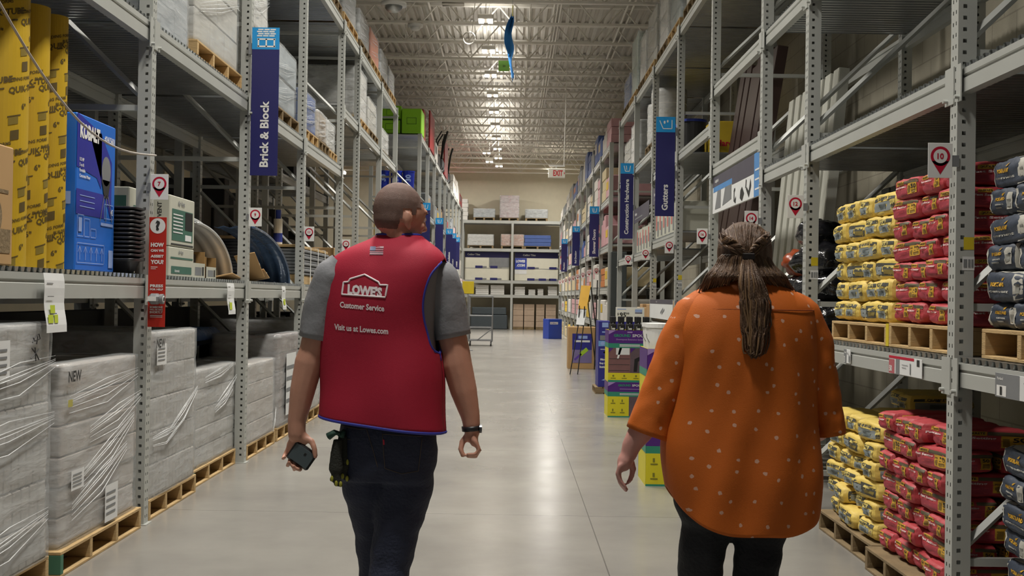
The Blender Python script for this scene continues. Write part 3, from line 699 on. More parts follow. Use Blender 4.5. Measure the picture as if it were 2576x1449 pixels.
def banner(words, side, y, x0, x1, z0, z1, icon, label):
    root, F_ = plate('aisle_banner', label, 'sign', x0, x1, z0, z1, y-.03, M_NAVY, .004, 'tall navy aisle banners on rack posts')
    W, H = F_.W, F_.H; q = W
    F_.rect(0, H-q*.80, W, H, M_CYAN); F_.up()
    k = M_WHT; bx, by = W*.12, H-q*.72; s = W*.7
    if icon == 'brick':
        F_.rect(bx+.1*s, by, bx+1.05*s, by+.08*s, k); F_.rect(bx+.1*s, by+.38*s, bx+1.05*s, by+.46*s, k)
        for u in (.12, .53, .95): F_.rect(bx+u*s, by+.02*s, bx+(u+.08)*s, by+.44*s, k)
        for rI in range(4):
            for c in range(3): F_.rect(bx+(.08+.32*c+.06*(rI % 2))*s, by+(.56+rI*.11)*s, bx+(.36+.32*c+.06*(rI % 2))*s, by+(.63+rI*.11)*s, k)
    elif icon == 'gutter':
        F_.line([(bx+.1*s, by+.75*s), (bx+.15*s, by+.6*s), (bx+.35*s, by+.15*s), (bx+1.0*s, by+.15*s), (bx+1.0*s, by+.8*s)], .06*s, k)
        F_.disc(bx+.45*s, by+.62*s, .07*s, k, 12, .12*s); F_.disc(bx+.68*s, by+.7*s, .06*s, k, 12, .1*s)
    else:
        F_.line([(bx+.2*s, by+.75*s), (bx+.35*s, by+.15*s), (bx+.8*s, by+.15*s), (bx+.9*s, by+.75*s)], .08*s, k); F_.line([(bx+.45*s, by+.75*s), (bx+.5*s, by+.3*s)], .08*s, k)
    a = text2d(words, .02)[2]; hh = W*.32; ww = min(hh*a, H-q-.1); hh = ww/a if ww < hh*a else hh
    F_.text(words, W*.5, .07+ww/2, h=hh, w=ww, m=k, align='c', rot=True, bold=.03)
    F_.build('banner_print', root)
    for zz in (z0+.45, z1-.22):
        b = MB()
        if side < 0: b.box(x0-.03, x0+.02, y-.026, y-.004, zz, zz+.09)
        else: b.box(x1-.02, x1+.03, y-.026, y-.004, zz, zz+.09)
        b.build('bracket', M_GREY, root)
banner('Brick & Block', -1, 9.51, -2.165, -1.94, 2.37, 3.59, 'brick', 'large navy banner reading Brick & Block on the left rack')
banner('Gutters', 1, 13.69, 1.69, 1.918, 2.39, 3.57, 'gutter', 'navy banner reading Gutters on the right rack')
banner('Construction Hardware', 1, 18.5, 1.725, 1.935, 2.37, 3.58, 'x', 'navy banner reading Construction Hardware on the right rack')
banner('Shower Doors', 1, RY2[1], 1.76, 1.975, 2.35, 3.5, 'x', 'navy banner reading Shower Doors beyond the dark column')
banner('Rail Decking', 1, RY2[4], 1.76, 1.975, 2.35, 3.5, 'x', 'farther navy banner reading Rail Decking at right')
banner('Plumbing', 1, RY2[7], 1.76, 1.975, 2.34, 3.5, 'x', 'farthest right navy banner before the back rack')
for i, (wd, k, lb) in enumerate((('Shingles', 0, 'nearest'), ('Shingles', 2, 'second'), ('Insulation', 4, 'third'), ('Roofing', 5, 'fourth'), ('Tools', 6, 'fifth'))):
    banner(wd, -1, LY2[k], -2.06, -1.85, 2.36, 3.5, 'x', 'navy banner, %s of the five banners on the far left rack' % lb)
# red help sign with its call button
root, F_ = plate('help_sign', 'red vertical help sign with question mark and call button on left post', 'sign', -2.165, -2.062, 1.19, 1.845, 6.875, mat('help_red', 'b02413', .45, var=.02), .006)
W, H = F_.W, F_.H
F_.disc(W/2, H-.052, .046, M_WHT); F_.up(); F_.text('?', W/2, H-.05, h=.062, m=M_DARK, align='c', bold=.06)
for i, (t, hh) in enumerate((('HOW', .026), ('CAN WE', .016), ('ASSIST', .017), ('YOU?', .026))): F_.text(t, W/2, H-.165-i*.034, h=hh, w=.078, m=M_WHT, align='c', bold=.05)
F_.rect(.015, H-.30, .055, H-.296, M_WHT); F_.rect(.015, H-.31, .045, H-.307, M_WHT)
for t, z, hh in (('PRESS', .245, .018), ('FOR HELP', .224, .012), ('SOMEONE', .118, .014), ('WILL BE HERE', .103, .008), ('SHORTLY', .088, .014)): F_.text(t, W/2, z, h=hh, w=.078, m=M_WHT, align='c', bold=.04)
F_.rect(.015, .066, .088, .07, M_WHT); F_.rect(.015, .058, .088, .061, M_WHT)
F_.build('sign_print', root)
b = MB(); b.bbox(-2.145, -2.075, 6.79, 6.875, 1.325, 1.39, M_GREY, b=.02); b.cyl((-2.076, 6.83, 1.357), .03, .018, 20, M_GREY, 'x'); b.cyl((-2.06, 6.83, 1.357), .02, .004, 20, M_WHT, 'x'); b.cyl((-2.058, 6.83, 1.357), .012, .004, 16, M_BLK, 'x'); b.box(-2.14, -2.09, 6.788, 6.79, 1.345, 1.372, M_WHT)
b.build('call_button', None, root)
# hanging price tags on the left beam
def tagsheet(label, y, w_, h_, z1, tilt, marks):
    root = thing('hanging_price_tag', label, 'price tag', (-AL+.014, y, z1), 0, 'paper tags hanging from the left beam'); root.rotation_euler = (tilt, R(-4), 0)
    b = MB(); n = 8
    rings = [[(.004*math.sin(i*1.1)+.001, -w_/2, -h_*i/n), (.004*math.sin(i*1.1)+.001, w_/2, -h_*i/n)] for i in range(n+1)]
    b.v = [p for r_ in rings for p in r_]; b.f = [(2*i, 2*i+1, 2*i+3, 2*i+2) for i in range(n)]; b.m = [0]*n
    o = b.build('sheet', M_PAPER, root); sm = o.modifiers.new('s', 'SOLIDIFY'); sm.thickness = .001
    F_ = Face((.006, 0, -h_), (0, 1, 0), (0, 0, 1), (1, 0, 0), .002)
    for (a, c, d, e, m) in marks: F_.rect(-w_/2+a*w_, c*h_, -w_/2+d*w_, e*h_, m)
    F_.build('tag_print', root)
LIME = mat('lime_marker', 'b5c433', .6)
tagsheet('white paper tag with lime boxes hanging at far left', 5.45, .24, .28, LLOW+.12, R(0), [(.1, .82, .4, .83, M_DARK), (.1, .6, .4, .61, M_DARK), (.08, .16, .32, .3, LIME), (.38, .16, .55, .3, LIME), (.2, .32, .42, .46, LIME), (.2, .31, .5, .325, M_NAVY)])
tagsheet('white paper tag hanging right of the red help sign', 8.88, .22, .24, LLOW+.115, 0, [(.1, .88, .4, .89, M_DARK), (.1, .6, .45, .61, M_DARK), (.15, .15, .5, .38, LIME), (.1, .15, .15, .42, M_GREY)])
tagsheet('narrow white paper tag hanging beyond the nine post', 10.95, .17, .22, LLOW+.11, 0, [(.2, .2, .7, .45, LIME), (.2, .8, .6, .82, M_DARK)])
# price cards on the right beam
def beamcard(label, y0, y1, z0, z1, red):
    root = thing('price_card', label, 'price card'); b = MB(); x = AR+.005
    b.bbox(x-.004, x, y0, y1, z0, z1, b=.001); b.build('card', M_PAPER, root)
    F_ = Face((x-.004, y1, z0), (0, -1, 0), (0, 0, 1), (-1, 0, 0), .001); W = y1-y0; H = z1-z0
    if red:
        F_.rect(0, .85*H, .78*W, H, M_RED); F_.rect(0, 0, .18*W, .8*H, mat('faded_red', 'a8565c', .7)); F_.rect(.22*W, 0, .34*W, .85*H, M_GREY); F_.rect(.86*W, .6*H, .94*W, .95*H, M_DARK); F_.up(); F_.text('50', .02*W, .1*H, h=.35*H, m=M_WHT, bold=.04); F_.rect(.42*W, .55*H, .6*W, .58*H, M_GREY); F_.rect(.42*W, .4*H, .55*W, .43*H, M_GREY); F_.rect(.66*W, .1*H, .69*W, .7*H, M_GREY)
    else:
        F_.rect(0, 0, .42*W, H, M_GREY); F_.up(); F_.rect(.03*W, .05*H, .2*W, .5*H, M_WHT); F_.text('Portland', .04*W, .72*H, h=.12*H, m=M_WHT); F_.up(); F_.rect(.09*W, .1*H, .13*W, .45*H, M_DARK); F_.rect(.5*W, .7*H, .8*W, .75*H, M_GREY); F_.rect(.82*W, .1*H, .97*W, .6*H, M_GREY)
    F_.build('card_print', root)
beamcard('red and white price card on the beam under the upper red bags', 5.45, 5.92, 1.045, 1.135, True)
beamcard('grey and white price card on the beam under the upper navy bags', 4.1, 4.62, 1.035, 1.13, False)
beamcard('small white price card on the beam under the upper yellow bags', 6.6, 6.72, 1.05, 1.13, False)
# post stickers on the right
for i, y in enumerate((5.05, 7.62, 9.02, 11.33, 13.69, 16.1)):
    F_ = Face((AR+.005, y, 1.55), (1, 0, 0), (0, 0, 1), (0, -1, 0), .0015)
    Fy = Face((AR+.005, y, 1.55), (1, 0, 0), (0, 0, 1), (0, -1, 0), .0015); Fy.rect(0.03, .09, .075, .145, M_YEL); oy = Fy.build('post_sticker'); sm = oy.modifiers.new('s', 'SOLIDIFY'); sm.thickness = .0006; tag(oy, 'yellow sticker on the right rack post, %s from the camera' % (ORD[i].replace('nearest', 'first')), 'sticker', 'yellow stickers on the right rack posts')
    F_.rect(.025, .0, .078, .06, M_PAPER); F_.up(); F_.rect(.03, .012, .045, .048, M_GREY); F_.rect(.05, .012, .06, .048, M_GREY); F_.rect(.064, .012, .073, .048, M_GREY)
    F_.k = 1; o = F_.build('post_sticker'); sm = o.modifiers.new('s', 'SOLIDIFY'); sm.thickness = .0006
    tag(o, 'white barcode sticker on the right rack post, %s from the camera' % (ORD[i].replace('nearest', 'first')), 'sticker', 'barcode stickers on the right rack posts')
# leaf-guard display board under the right beam
root = thing('display_board', 'grey and blue product display board hanging under a right rack beam', 'display board')
y0, y1, z0, z1 = 9.12, 11.31, 2.245, 2.60; x = AR+.02
b = MB(); b.bbox(x, x+.02, y0, y1, z0, z1, b=.002); b.build('board', M_PAPER, root)
F_ = Face((x, y1, z0), (0, -1, 0), (0, 0, 1), (-1, 0, 0), .0015); W = y1-y0; H = z1-z0
M_PUR = mat('board_slate', '4e4b55', .5); M_LBL = mat('board_blue', '4f86bd', .5)
F_.rect(0, .72*H, .45*W, H, M_PUR); F_.rect(.45*W, .55*H, .88*W, H, M_PUR); F_.rect(.02*W, .58*H, .45*W, .72*H, M_LBL); F_.rect(.88*W, 0, W, H, M_LBL); F_.poly([(.06*W, .1*H), (.2*W, .1*H), (.2*W, .58*H), (.12*W, .58*H)], M_GREY); F_.poly([(.24*W, .12*H), (.44*W, .2*H), (.44*W, .58*H), (.3*W, .58*H)], M_GREY)
F_.up(); F_.text('Leafguards', .06*W, .8*H, h=.12*H, m=M_PAPER, bold=.02); F_.text('Gutter guards', .06*W, .74*H, h=.04*H, m=M_GREY)
F_.line([(.52*W, .4*H), (.5*W, .38*H), (.5*W, .1*H)], .012*W, M_DARK); F_.poly([(.5*W, .1*H), (.53*W, .04*H), (.54*W, .22*H)], M_DARK); F_.poly([(.62*W, .12*H), (.66*W, .03*H), (.70*W, .2*H), (.66*W, .38*H), (.63*W, .3*H)], M_DARK)
F_.line([(.74*W, .5*H), (.73*W, .3*H)], .012*W, M_DARK); F_.poly([(.74*W, .26*H), (.79*W, .05*H), (.83*W, .3*H), (.82*W, .48*H), (.79*W, .2*H), (.75*W, .32*H)], M_DARK)
for q in range(3): F_.rect(.90*W, (.15+.22*q)*H, .97*W, (.19+.22*q)*H, M_PAPER)
F_.build('board_print', root)
# exit sign on its cable, and things hanging from the roof
root = thing('exit_sign', 'white EXIT sign with red letters hanging over the aisle', 'exit sign')
b = MB(); b.bbox(.735, 1.09, 23.97, 24.05, 3.9, 4.1, b=.01); b.build('housing', mat('exit_white', 'e2ded0', .4, var=.02), root)
b = MB(); b.box(.75, 1.08, 23.99, 24.03, 4.14, 4.165); b.cyl((.90, 24.01, 4.1), .012, .05, 8); b.build('canopy', M_WHT, root)
F_ = Face((.735, 23.97, 3.9), (1, 0, 0), (0, 0, 1), (0, -1, 0), .002); F_.text('EXIT', .2, .10, h=.12, w=.2, m=mat('exit_red', 'd0202a', .5), align='c', bold=.03); F_.poly([(.325, .07), (.345, .10), (.325, .13)], MATS['exit_red']); F_.build('lettering', root)
b = MB(); b.tube([(1.06, 24.01, 4.16), (1.075, 24.01, 5.2), (1.09, 24.01, 6.2), (1.13, 24.01, DZ)], .009, 6); b.build('cable', M_CEILS, root)
root = thing('hanging_flag', 'blue flag hanging edge-on from the roof above the aisle', 'flag')
b = MB(); n = 16; Yf = 18.0
L1 = [at(1291-1.5, 33+i*10.2, Yf) for i in range(n+1)]
wv = [2, 6, 14, 20, 24, 26, 27, 26, 22, 17, 14, 12, 9, 6, 4, 2, 1]
m1 = mat('flag_blue', '1f6fb0', .7, var=.1); rings = []
for i in range(n+1):
    p = L1[i]; s_ = wv[i]*Yf/F
    rings.append([(p.x-s_*.8, p.y+.5*(i/n), p.z+.02), (p.x-s_*.3, p.y+.25+.05*math.sin(i), p.z), (p.x+.004+.02*math.sin(i*.9), p.y, p.z)])
b.loft(rings, m1, False, False); o = b.build('flag_cloth', None, root, True); sm = o.modifiers.new('s', 'SOLIDIFY'); sm.thickness = .004
b = MB(); b.tube([L1[0]+Vector((0, 0, -.05)), L1[0]+Vector((.002, 0, .12))], .011, 8, mat('flag_cord', 'd6d08a', .6)); b.tube([L1[0]+Vector((0, 0, .1)), L1[0]+Vector((.0, 0, DZ-L1[0].z))], .003, 5, M_GREY); b.tube([L1[-1], L1[-1]+Vector((0, 0, -.02))], .008, 6, M_GREY); b.build('hanging_cord', None, root)
p0 = at(1254, 179, 27.52); p1 = at(1282, 153, 27.52)
b = MB(); b.bbox(p0.x, p1.x, 27.5, 27.51, p0.z, p1.z, mat('lime_card', '79b24c', .6), b=.001); b.tube([((p0.x+p1.x)/2, 27.52, p1.z), ((p0.x+p1.x)/2, 27.52, CZ+.02)], .003, 5, M_GREY)
F_ = Face((p0.x, 27.5, p0.z), (1, 0, 0), (0, 0, 1), (0, -1, 0), .002); F_.text('20', .13, .12, h=.05, m=M_DARK, align='c'); b.add(F_.mb.v, F_.mb.f, M_DARK)
o = b.build('hanging_card'); tag(o, 'small lime green card hanging from the roof joists', 'hanging card')
for (px, py, Y, rr, nm, lb, c) in ((990, 22, 17.44, .17, 'dome_camera', 'silver dome camera under the roof at upper left', M_GALV), (1045, 73, 22.48, .13, 'smoke_detector', 'small white detector under the roof left of the lamps', M_WHT)):
    p = at(px, py, Y); b = MB(); b.cyl((p.x, p.y, p.z+.04), rr*1.15, .05, 24, M_WHT); b.ell((p.x, p.y, p.z+.03), (rr*.8, rr*.8, rr*.55), c, None, 20, 10); b.tube([(p.x, p.y, p.z+.08), (p.x, p.y, CZ+.05)], .012, 6, M_CEILS)
    o = b.build(nm, None, None, True); tag(o, lb, 'ceiling fitting')
p = at(1180, 97, 20.9); b = MB()
for q in range(3): b.tube([(p.x+.11*math.cos(a*.35), p.y+.01*q, p.z+.11*math.sin(a*.35)+.01*q) for a in range(19)], .007, 6, M_CEILS)
b.tube([(p.x+.05, p.y, p.z+.1), (p.x+.12, p.y, CZ+.3)], .007, 6, M_CEILS); b.bbox(p.x-.5, p.x-.1, p.y-.1, p.y+.1, CZ-.03, CZ+.02, M_CEILS); b.box(p.x-.3, p.x-.24, p.y-.03, p.y+.03, CZ, CZ+.25, M_CEILS)
o = b.build('cable_coil', None, None, True); tag(o, 'coil of white cable tied to a roof joist', 'cable coil')
# ---------------- left shelf goods ----------------
ZL = LLOW+.12+.026
Y1 = mat('tube_yellow', 'bb991a', .55, var=.06, vscale=2); INKB = mat('tube_ink', '554517', .7)
def form_tube(x, y, r_, h, label, seed):
    root = thing('concrete_form_tube', label, 'form tube', (x, y, ZL), 0, 'yellow cardboard form tubes on the left shelf')
    b = MB(); b.cyl((0, 0, 0), r_, h, 48)
    vs = b.v; outer = [[(r_*math.cos(2*math.pi*i/48), r_*math.sin(2*math.pi*i/48), z) for i in range(48)] for z in (0, h)]
    inner = [[((r_-.006)*math.cos(2*math.pi*i/48), (r_-.006)*math.sin(2*math.pi*i/48), z) for i in range(48)] for z in (h, .05)]
    b = MB(); b.loft(outer+inner, Y1, True)
    pr = MB(); rr = random.Random(seed)
    def cylp(a, z): return ((r_+.0015)*math.cos(a), (r_+.0015)*math.sin(a), z)
    def ctext(s, a0, z0, hh, slope=.28):
        vs, fs, asp = text2d(s, .03); w_ = hh*asp
        pr.add([cylp(a0+(p[0]*w_)/r_, z0+p[1]*hh+p[0]*w_*slope) for p in vs], fs, INKB)
    def cpatch(a0, z0, w_, hh, slope, m=INKB):
        nn = 6; vs = [cylp(a0+w_*i/nn/r_, z0+j*hh+w_*i/nn*slope) for j in (0, 1) for i in range(nn+1)]; pr.add(vs, [(i, i+1, nn+2+i, nn+1+i) for i in range(nn)], m)
    z = .03+rr.uniform(0, .1); k = 0; half = mat('tube_ink_soft', '7c6a22', .7)
    while z < h-.25:
        for a_base in (-2.2, -.9):
            a0 = a_base+.4*(k % 2)
            ctext('BUILDING FORMS', a0, z+.135, .016); ctext('QUIK-TUBE', a0+.02/r_, z+.08, .036)
            cpatch(a0-.03/r_, z+.095, .03, .008, .28); cpatch(a0+.19/r_, z+.145, .05, .008, .28); ctext('6"', a0+.09/r_, z+.025, .03, 0)
            cpatch(a0+.02/r_, z-.06, .05, .035, .28, half); cpatch(a0+.03/r_, z-.13, .045, .045, .28); cpatch(a0+.015/r_, z-.025, .07, .006, .28)
        z += .33; k += 1
    o = len(b.v); b.v += pr.v
    for f_, mi in zip(pr.f, pr.m): b.f.append(tuple(o+q for q in f_)); b.m.append(b.mi(pr.mats[mi]))
    b.build('tube_wall', None, root, False); return root
form_tube(-2.40, 5.97, .078, 1.31, 'narrowest yellow form tube beside the blue mixer box', 1)
form_tube(-2.415, 5.73, .095, 1.30, 'middle yellow form tube of the three at left', 2)
form_tube(-2.445, 5.43, .145, 1.30, 'widest yellow form tube at the left edge of view', 3)
# carton at the far left
def carton(name, label, cat, x0, x1, y0, y1, z0, z1, m, group=None, prints=None, tape=True, face='x', lid=None):
    root = thing(name, label, cat, ((x0+x1)/2, (y0+y1)/2, z0), 0, group); w_ = (x1-x0)/2; d = (y1-y0)/2; h = z1-z0
    b = MB(); b.bbox(-w_, w_, -d, d, 0, h, m, b=.006); b.build('box', None, root)
    if tape:
        t = MB(); tm = mat('parcel_tape', 'a58c63', .35); t.box(-.03, .03, -d-.001, d+.001, h-.001, h+.0015, tm); t.box(-.03, .03, -d-.0015, -d, h-.08, h, tm); t.build('tape', None, root)
    if prints:
        sgn = 1 if x0 < 0 else -1
        A = Face((sgn*w_, -sgn*d, 0), (0, sgn, 0), (0, 0, 1), (sgn, 0, 0), .0018); A.W = 2*d; A.H = h
        B = Face((-w_, -d, 0), (1, 0, 0), (0, 0, 1), (0, -1, 0), .0018); B.W = 2*w_; B.H = h
        prints(A, B); A.mb.add(B.mb.v, [], None)
        base = len(A.mb.v)-len(B.mb.v)
        for f, mi in zip(B.mb.f, B.mb.m): A.mb.f.append(tuple(base+i for i in f)); A.mb.m.append(A.mb.mi(B.mb.mats[mi]))
        A.build('box_print', root)
    return root
def pr_card(A, B):
    A.rect(.1*A.W, .6*A.H, .9*A.W, .63*A.H, M_WOODD); A.disc(.6*A.W, .4*A.H, .09, M_WOODD); A.rect(.4*A.W, .1*A.H, .95*A.W, .3*A.H, M_WOODD); A.text('LIGHTWEIGHT', .1*A.W, .75*A.H, h=.03, m=M_DARK)
    B.rect(.4*B.W, .3*B.H, .95*B.W, .6*B.H, M_WOODD)
carton('cardboard_carton', 'brown cardboard carton in front of the yellow tubes at the left edge', 'carton', -2.8, -2.21, 4.6, 5.1, ZL, ZL+.52, M_CARD, prints=pr_card)
# concrete mixer box
M_KB = mat('mixer_blue', '2168c6', .4, var=.03); M_KB2 = mat('mixer_indigo', '2c2f92', .4); M_KL = mat('print_pale_blue', '8fa6d8', .5)
def pr_kob(A, B):
    W, H = A.W, A.H
    A.poly([(0, .66*H), (0, H), (.62*W, .92*H), (.62*W, .55*H), (.5*W, .62*H)], M_KB2); A.poly([(.3*W, .9*H), (.9*W, .35*H), (.9*W, .75*H), (.55*W, .95*H)], M_KB2); A.rect(0, .36*H, .72*W, .52*H, M_KB2); A.up()
    A.text('KOBALT', .06*W, .845*H, h=.10*H, w=.5*W, m=M_WHT, bold=.06); A.text('#2415601', .68*W, .87*H, h=.05*H, w=.28*W, m=M_WHT, bold=.03)
    for i, t in enumerate(('1/2 HP', '5 cu ft', 'Portable', 'Concrete Mixer')): A.text(t, .06*W, (.70-.035*i)*H, h=.022*H, m=M_WHT, bold=.03)
    A.disc(.74*W, .68*H, .12*W, M_GREY, 24, .1*H); A.poly([(.62*W, .62*H), (.86*W, .62*H), (.8*W, .5*H), (.7*W, .5*H)], M_DARK)
    for a_, c in (((.7*W, .52*H), (.6*W, .34*H)), ((.8*W, .52*H), (.92*W, .34*H)), ((.75*W, .52*H), (.75*W, .34*H))): A.line([a_, c], .012*W, M_GREY)
    for i in range(3): A.rect(.08*W, (.48-.035*i)*H, .45*W, (.485-.035*i)*H, M_KL)
    def frame(x0, y0, x1, y1):
        t = .004
        for q in ((x0, y0, x1, y0+t), (x0, y1-t, x1, y1), (x0, y0, x0+t, y1), (x1-t, y0, x1, y1)): A.rect(*q, M_KL)
    frame(.03*W, .22*H, .19*W, .36*H); frame(.2*W, .22*H, .34*W, .34*H); frame(.36*W, .22*H, .5*W, .28*H); frame(.7*W, .36*H, .95*W, .46*H); frame(.03*W, .05*H, .72*W, .18*H); A.rect(.06*W, .25*H, .14*W, .34*H, M_KL)
    for i in range(5):
        A.line([((.1+.14*i)*W, .07*H), ((.1+.14*i)*W, .16*H)], .01*W, M_KL); A.line([((.06+.14*i)*W, .12*H), ((.1+.14*i)*W, .16*H), ((.14+.14*i)*W, .12*H)], .008*W, M_KL)
    A.text('43', .88*W, .39*H, h=.04*H, m=M_WHT); A.rect(.62*W, .31*H, .95*W, .33*H, M_KL); A.rect(.84*W, .03*H, .96*W, .15*H, M_KL)
    B.text('68', .72*B.W, .92*B.H, h=.06*B.H, m=M_WHT, bold=.04); B.rect(.8*B.W, .42*B.H, .95*B.W, .5*B.H, M_KL); B.text('in', .85*B.W, .3*B.H, h=.035*B.H, m=M_WHT)
carton('mixer_box', 'tall blue concrete mixer box beside the yellow tubes', 'box', -2.85, -2.30, 6.07, 6.66, ZL, ZL+.835, M_KB, prints=pr_kob, tape=False)
# nested black mixing tubs, mouths up, tapering down
for i in range(13):
    b = MB(); z = ZL+.025*i; y0, y1 = 6.68, 6.908; xa, xb = -2.85, -2.19
    def rr_(ins, zz, n=7, R_=.04):
        pts = []
        for (cx_, cy_, a0) in ((xb-ins-R_, y1-ins-R_, 0), (xa+ins+R_, y1-ins-R_, 90), (xa+ins+R_, y0+ins+R_, 180), (xb-ins-R_, y0+ins+R_, 270)):
            for k in range(n): a_ = R(a0+90*k/(n-1)); pts.append((cx_+R_*math.cos(a_), cy_+R_*math.sin(a_), zz))
        return pts
    if i == 0: rings = [rr_(.05, z+.0), rr_(.02, z+.07), rr_(0, z+.075), rr_(0, z+.085), rr_(.02, z+.088), rr_(.06, z+.005)]
    else: rings = [rr_(.025, z+.066), rr_(.004, z+.075), rr_(0, z+.078), rr_(0, z+.087), rr_(.022, z+.09), rr_(.05, z+.062)]
    b.loft(rings, M_BLK if i else mat('tub_black', '1f1f22', .35), True); o = b.build('mixing_tub', mat('tub_black', '1f1f22', .35), None, True); o.data.materials.clear(); o.data.materials.append(MATS['tub_black'])
    tag(o, 'black plastic mixing tub, %s in the nest of tubs left of the seven sign' % (['lowest', 'second', 'third', 'fourth', 'fifth', 'sixth', 'seventh', 'eighth', 'ninth', 'tenth', 'eleventh', 'twelfth', 'top'][i]), 'mixing tub', 'nested black mixing tubs')
# safety cable across the near bay
b = MB(); pts = []
for i in range(17):
    t = i/16; pts.append((-AL+.03, 4.45+(6.93-4.45)*t, 2.78-.60*t-.26*math.sin(math.pi*t)**1.0*1.0+.04*t))
b.tube(pts, .006, 8); o = b.build('safety_cable', mat('cable_grey', 'a9a29a', .5), None, True); tag(o, 'thin grey safety cable sagging across the shelf of yellow tubes', 'safety cable')
# vent boxes
M_VB = mat('vent_box_white', 'b5b5a6', .6, var=.04); M_VG = mat('vent_green', '3a6253', .6)
def pr_vent(A, B):
    W, H = A.W, A.H; A.rect(.08*W, .12*H, .92*W, .74*H, M_VG); A.rect(.05*W, .03*H, .95*W, .06*H, M_DARK); A.up(); A.text('Air Vent', .3*W, .82*H, h=.1*H, m=M_GREY, bold=.03); A.rect(.6*W, .36*H, .9*W, .72*H, M_BLK); A.rect(.6*W, .14*H, .86*W, .26*H, M_PAPER)
    for i in range(6): A.rect(.12*W, (.62-.07*i)*H, .5*W, (.645-.07*i)*H, M_PAPER)
    B.rect(.62*B.W, .2*B.H, .78*B.W, .95*B.H, M_VG); B.text('AIR VENT', .88*B.W, .6*B.H, h=.03, m=M_DARK, align='c', rot=True)
carton('vent_box', 'white and green vent box, upper of the two at the seven post', 'box', -2.88, -2.3, 7.74, 8.34, ZL+.205, ZL+.55, M_VB, prints=pr_vent, tape=False)
carton('vent_box', 'white and green vent box, lower of the two at the seven post', 'box', -2.88, -2.3, 7.74, 8.34, ZL, ZL+.202, M_VB, prints=lambda A, B: (A.rect(.08*A.W, .1*A.H, .9*A.W, .35*A.H, M_VG), A.rect(.05*A.W, .6*A.H, .95*A.W, .66*A.H, M_VG), A.up(), A.text('Air Vent', .35*A.W, .78*A.H, h=.12*A.H, m=M_GREY, bold=.03), A.text('Automatic', .2*A.W, .15*A.H, h=.1*A.H, m=M_PAPER)), tape=False)
carton('vent_box', 'flat pale vent carton standing behind the red help sign', 'box', -2.75, -2.36, 7.1, 7.45, ZL, ZL+.54, M_VB, prints=lambda A, B: (B.rect(.5*B.W, .3*B.H, .95*B.W, .9*B.H, M_VG), A.rect(.2*A.W, .2*A.H, .8*A.W, .8*A.H, M_VG)), tape=False)
carton('louvre_vent', 'grey louvred vent pack leaning before the vent boxes', 'vent', -2.5, -2.34, 7.48, 7.72, ZL, ZL+.24, M_GREY, prints=lambda A, B: [A.rect(.0, (.4+.07*i)*A.H, A.W, (.43+.07*i)*A.H, M_DARK) for i in range(8)]+[A.rect(0.1*A.W, .02*A.H, .8*A.W, .3*A.H, M_DARK)], tape=False)
def openbox(label, y0, y1, h):
    root = thing('open_tray_box', label, 'box', (0, 0, 0), 0, 'small open parts boxes'); x0, x1 = -2.62, -2.32
    b = MB(); t = .006
    b.box(x0, x1, y0, y1, ZL, ZL+t); b.box(x1-t, x1, y0, y1, ZL, ZL+h*.55); b.box(x0, x0+t, y0, y1, ZL, ZL+h); b.box(x0, x1, y0, y0+t, ZL, ZL+h); b.box(x0, x1, y1-t, y1, ZL, ZL+h); b.build('box', mat('inner_card', '9c7b4a', .8), root)
    F_ = Face((x1, y0, ZL), (0, 1, 0), (0, 0, 1), (1, 0, 0), .001); W = y1-y0; F_.rect(0, 0, W, h*.55, M_VB); F_.up(); F_.rect(.15*W, .1*h, .7*W, .4*h, M_GREY); F_.rect(.75*W, .1*h, .9*W, .42*h, M_DARK); F_.build('box_print', root)
    b = MB()
    for i in range(4): b.box(x0+.05+.06*i, x0+.055+.06*i, y0+.02, y1-.02, ZL+.01, ZL+h*.9)
    b.build('dividers', M_DARK, root)
openbox('open parts box right of the vent boxes', 8.40, 8.72, .20); openbox('shorter open parts box next to the metal wells', 8.76, 9.05, .165)
# curved galvanised window wells
def well(label, y0, r_, w_, x0, m, thick=.004, nrib=6, arc=(0, 180), group='curved metal window wells', ry=None):
    ry = ry or r_
    root = thing('window_well', label, 'window well', (x0, y0, ZL), 0, group); b = MB(); rings = []
    for i in range(33):
        a_ = R(arc[0]+(arc[1]-arc[0])*i/32); ring = []
        for k in range(nrib*4+1):
            u = k/(nrib*4); rr2 = r_+.008*math.sin(u*nrib*2*math.pi); ring.append((-u*w_, rr2*ry/r_*math.cos(a_), rr2*math.sin(a_)))
        rings.append(ring)
    b.loft(rings, m, False, False); o = b.build('corrugated_shell', None, root, True); sm = o.modifiers.new('s', 'SOLIDIFY'); sm.thickness = thick
    t = MB(); t.tube([(0.004, ry*math.cos(R(arc[0]+(arc[1]-arc[0])*i/24)), r_*math.sin(R(arc[0]+(arc[1]-arc[0])*i/24))) for i in range(25)], .012, 8); t.build('rolled_edge', m, root, True)
    return root
M_WELL = mat('well_zinc', 'cfd1cf', .25, .2, .1, 4)
well('galvanised metal window well arching behind the small boxes', 8.37, .40, .55, -2.30, M_WELL, arc=(0, 88), ry=1.10)
well('second galvanised window well nested behind the first', 8.50, .44, .5, -2.38, M_WELL, arc=(0, 88), ry=.98)
def card_flap(label, y0, y1, z, tilt, sz=.14):
    b = MB(); b.bbox(-.09, .09, -(y1-y0)/2, (y1-y0)/2, 0, .012, b=.003); o = b.build('cardboard_flap', M_CARD, None, False, (-2.3, (y0+y1)/2, z)); o.rotation_euler = (R(tilt), R(-12), .1)
    tag(o, label, 'cardboard'); b = MB(); b.box(-.091, .092, -.02, .02, .012, .014); b.build('strap', M_WHT, o)
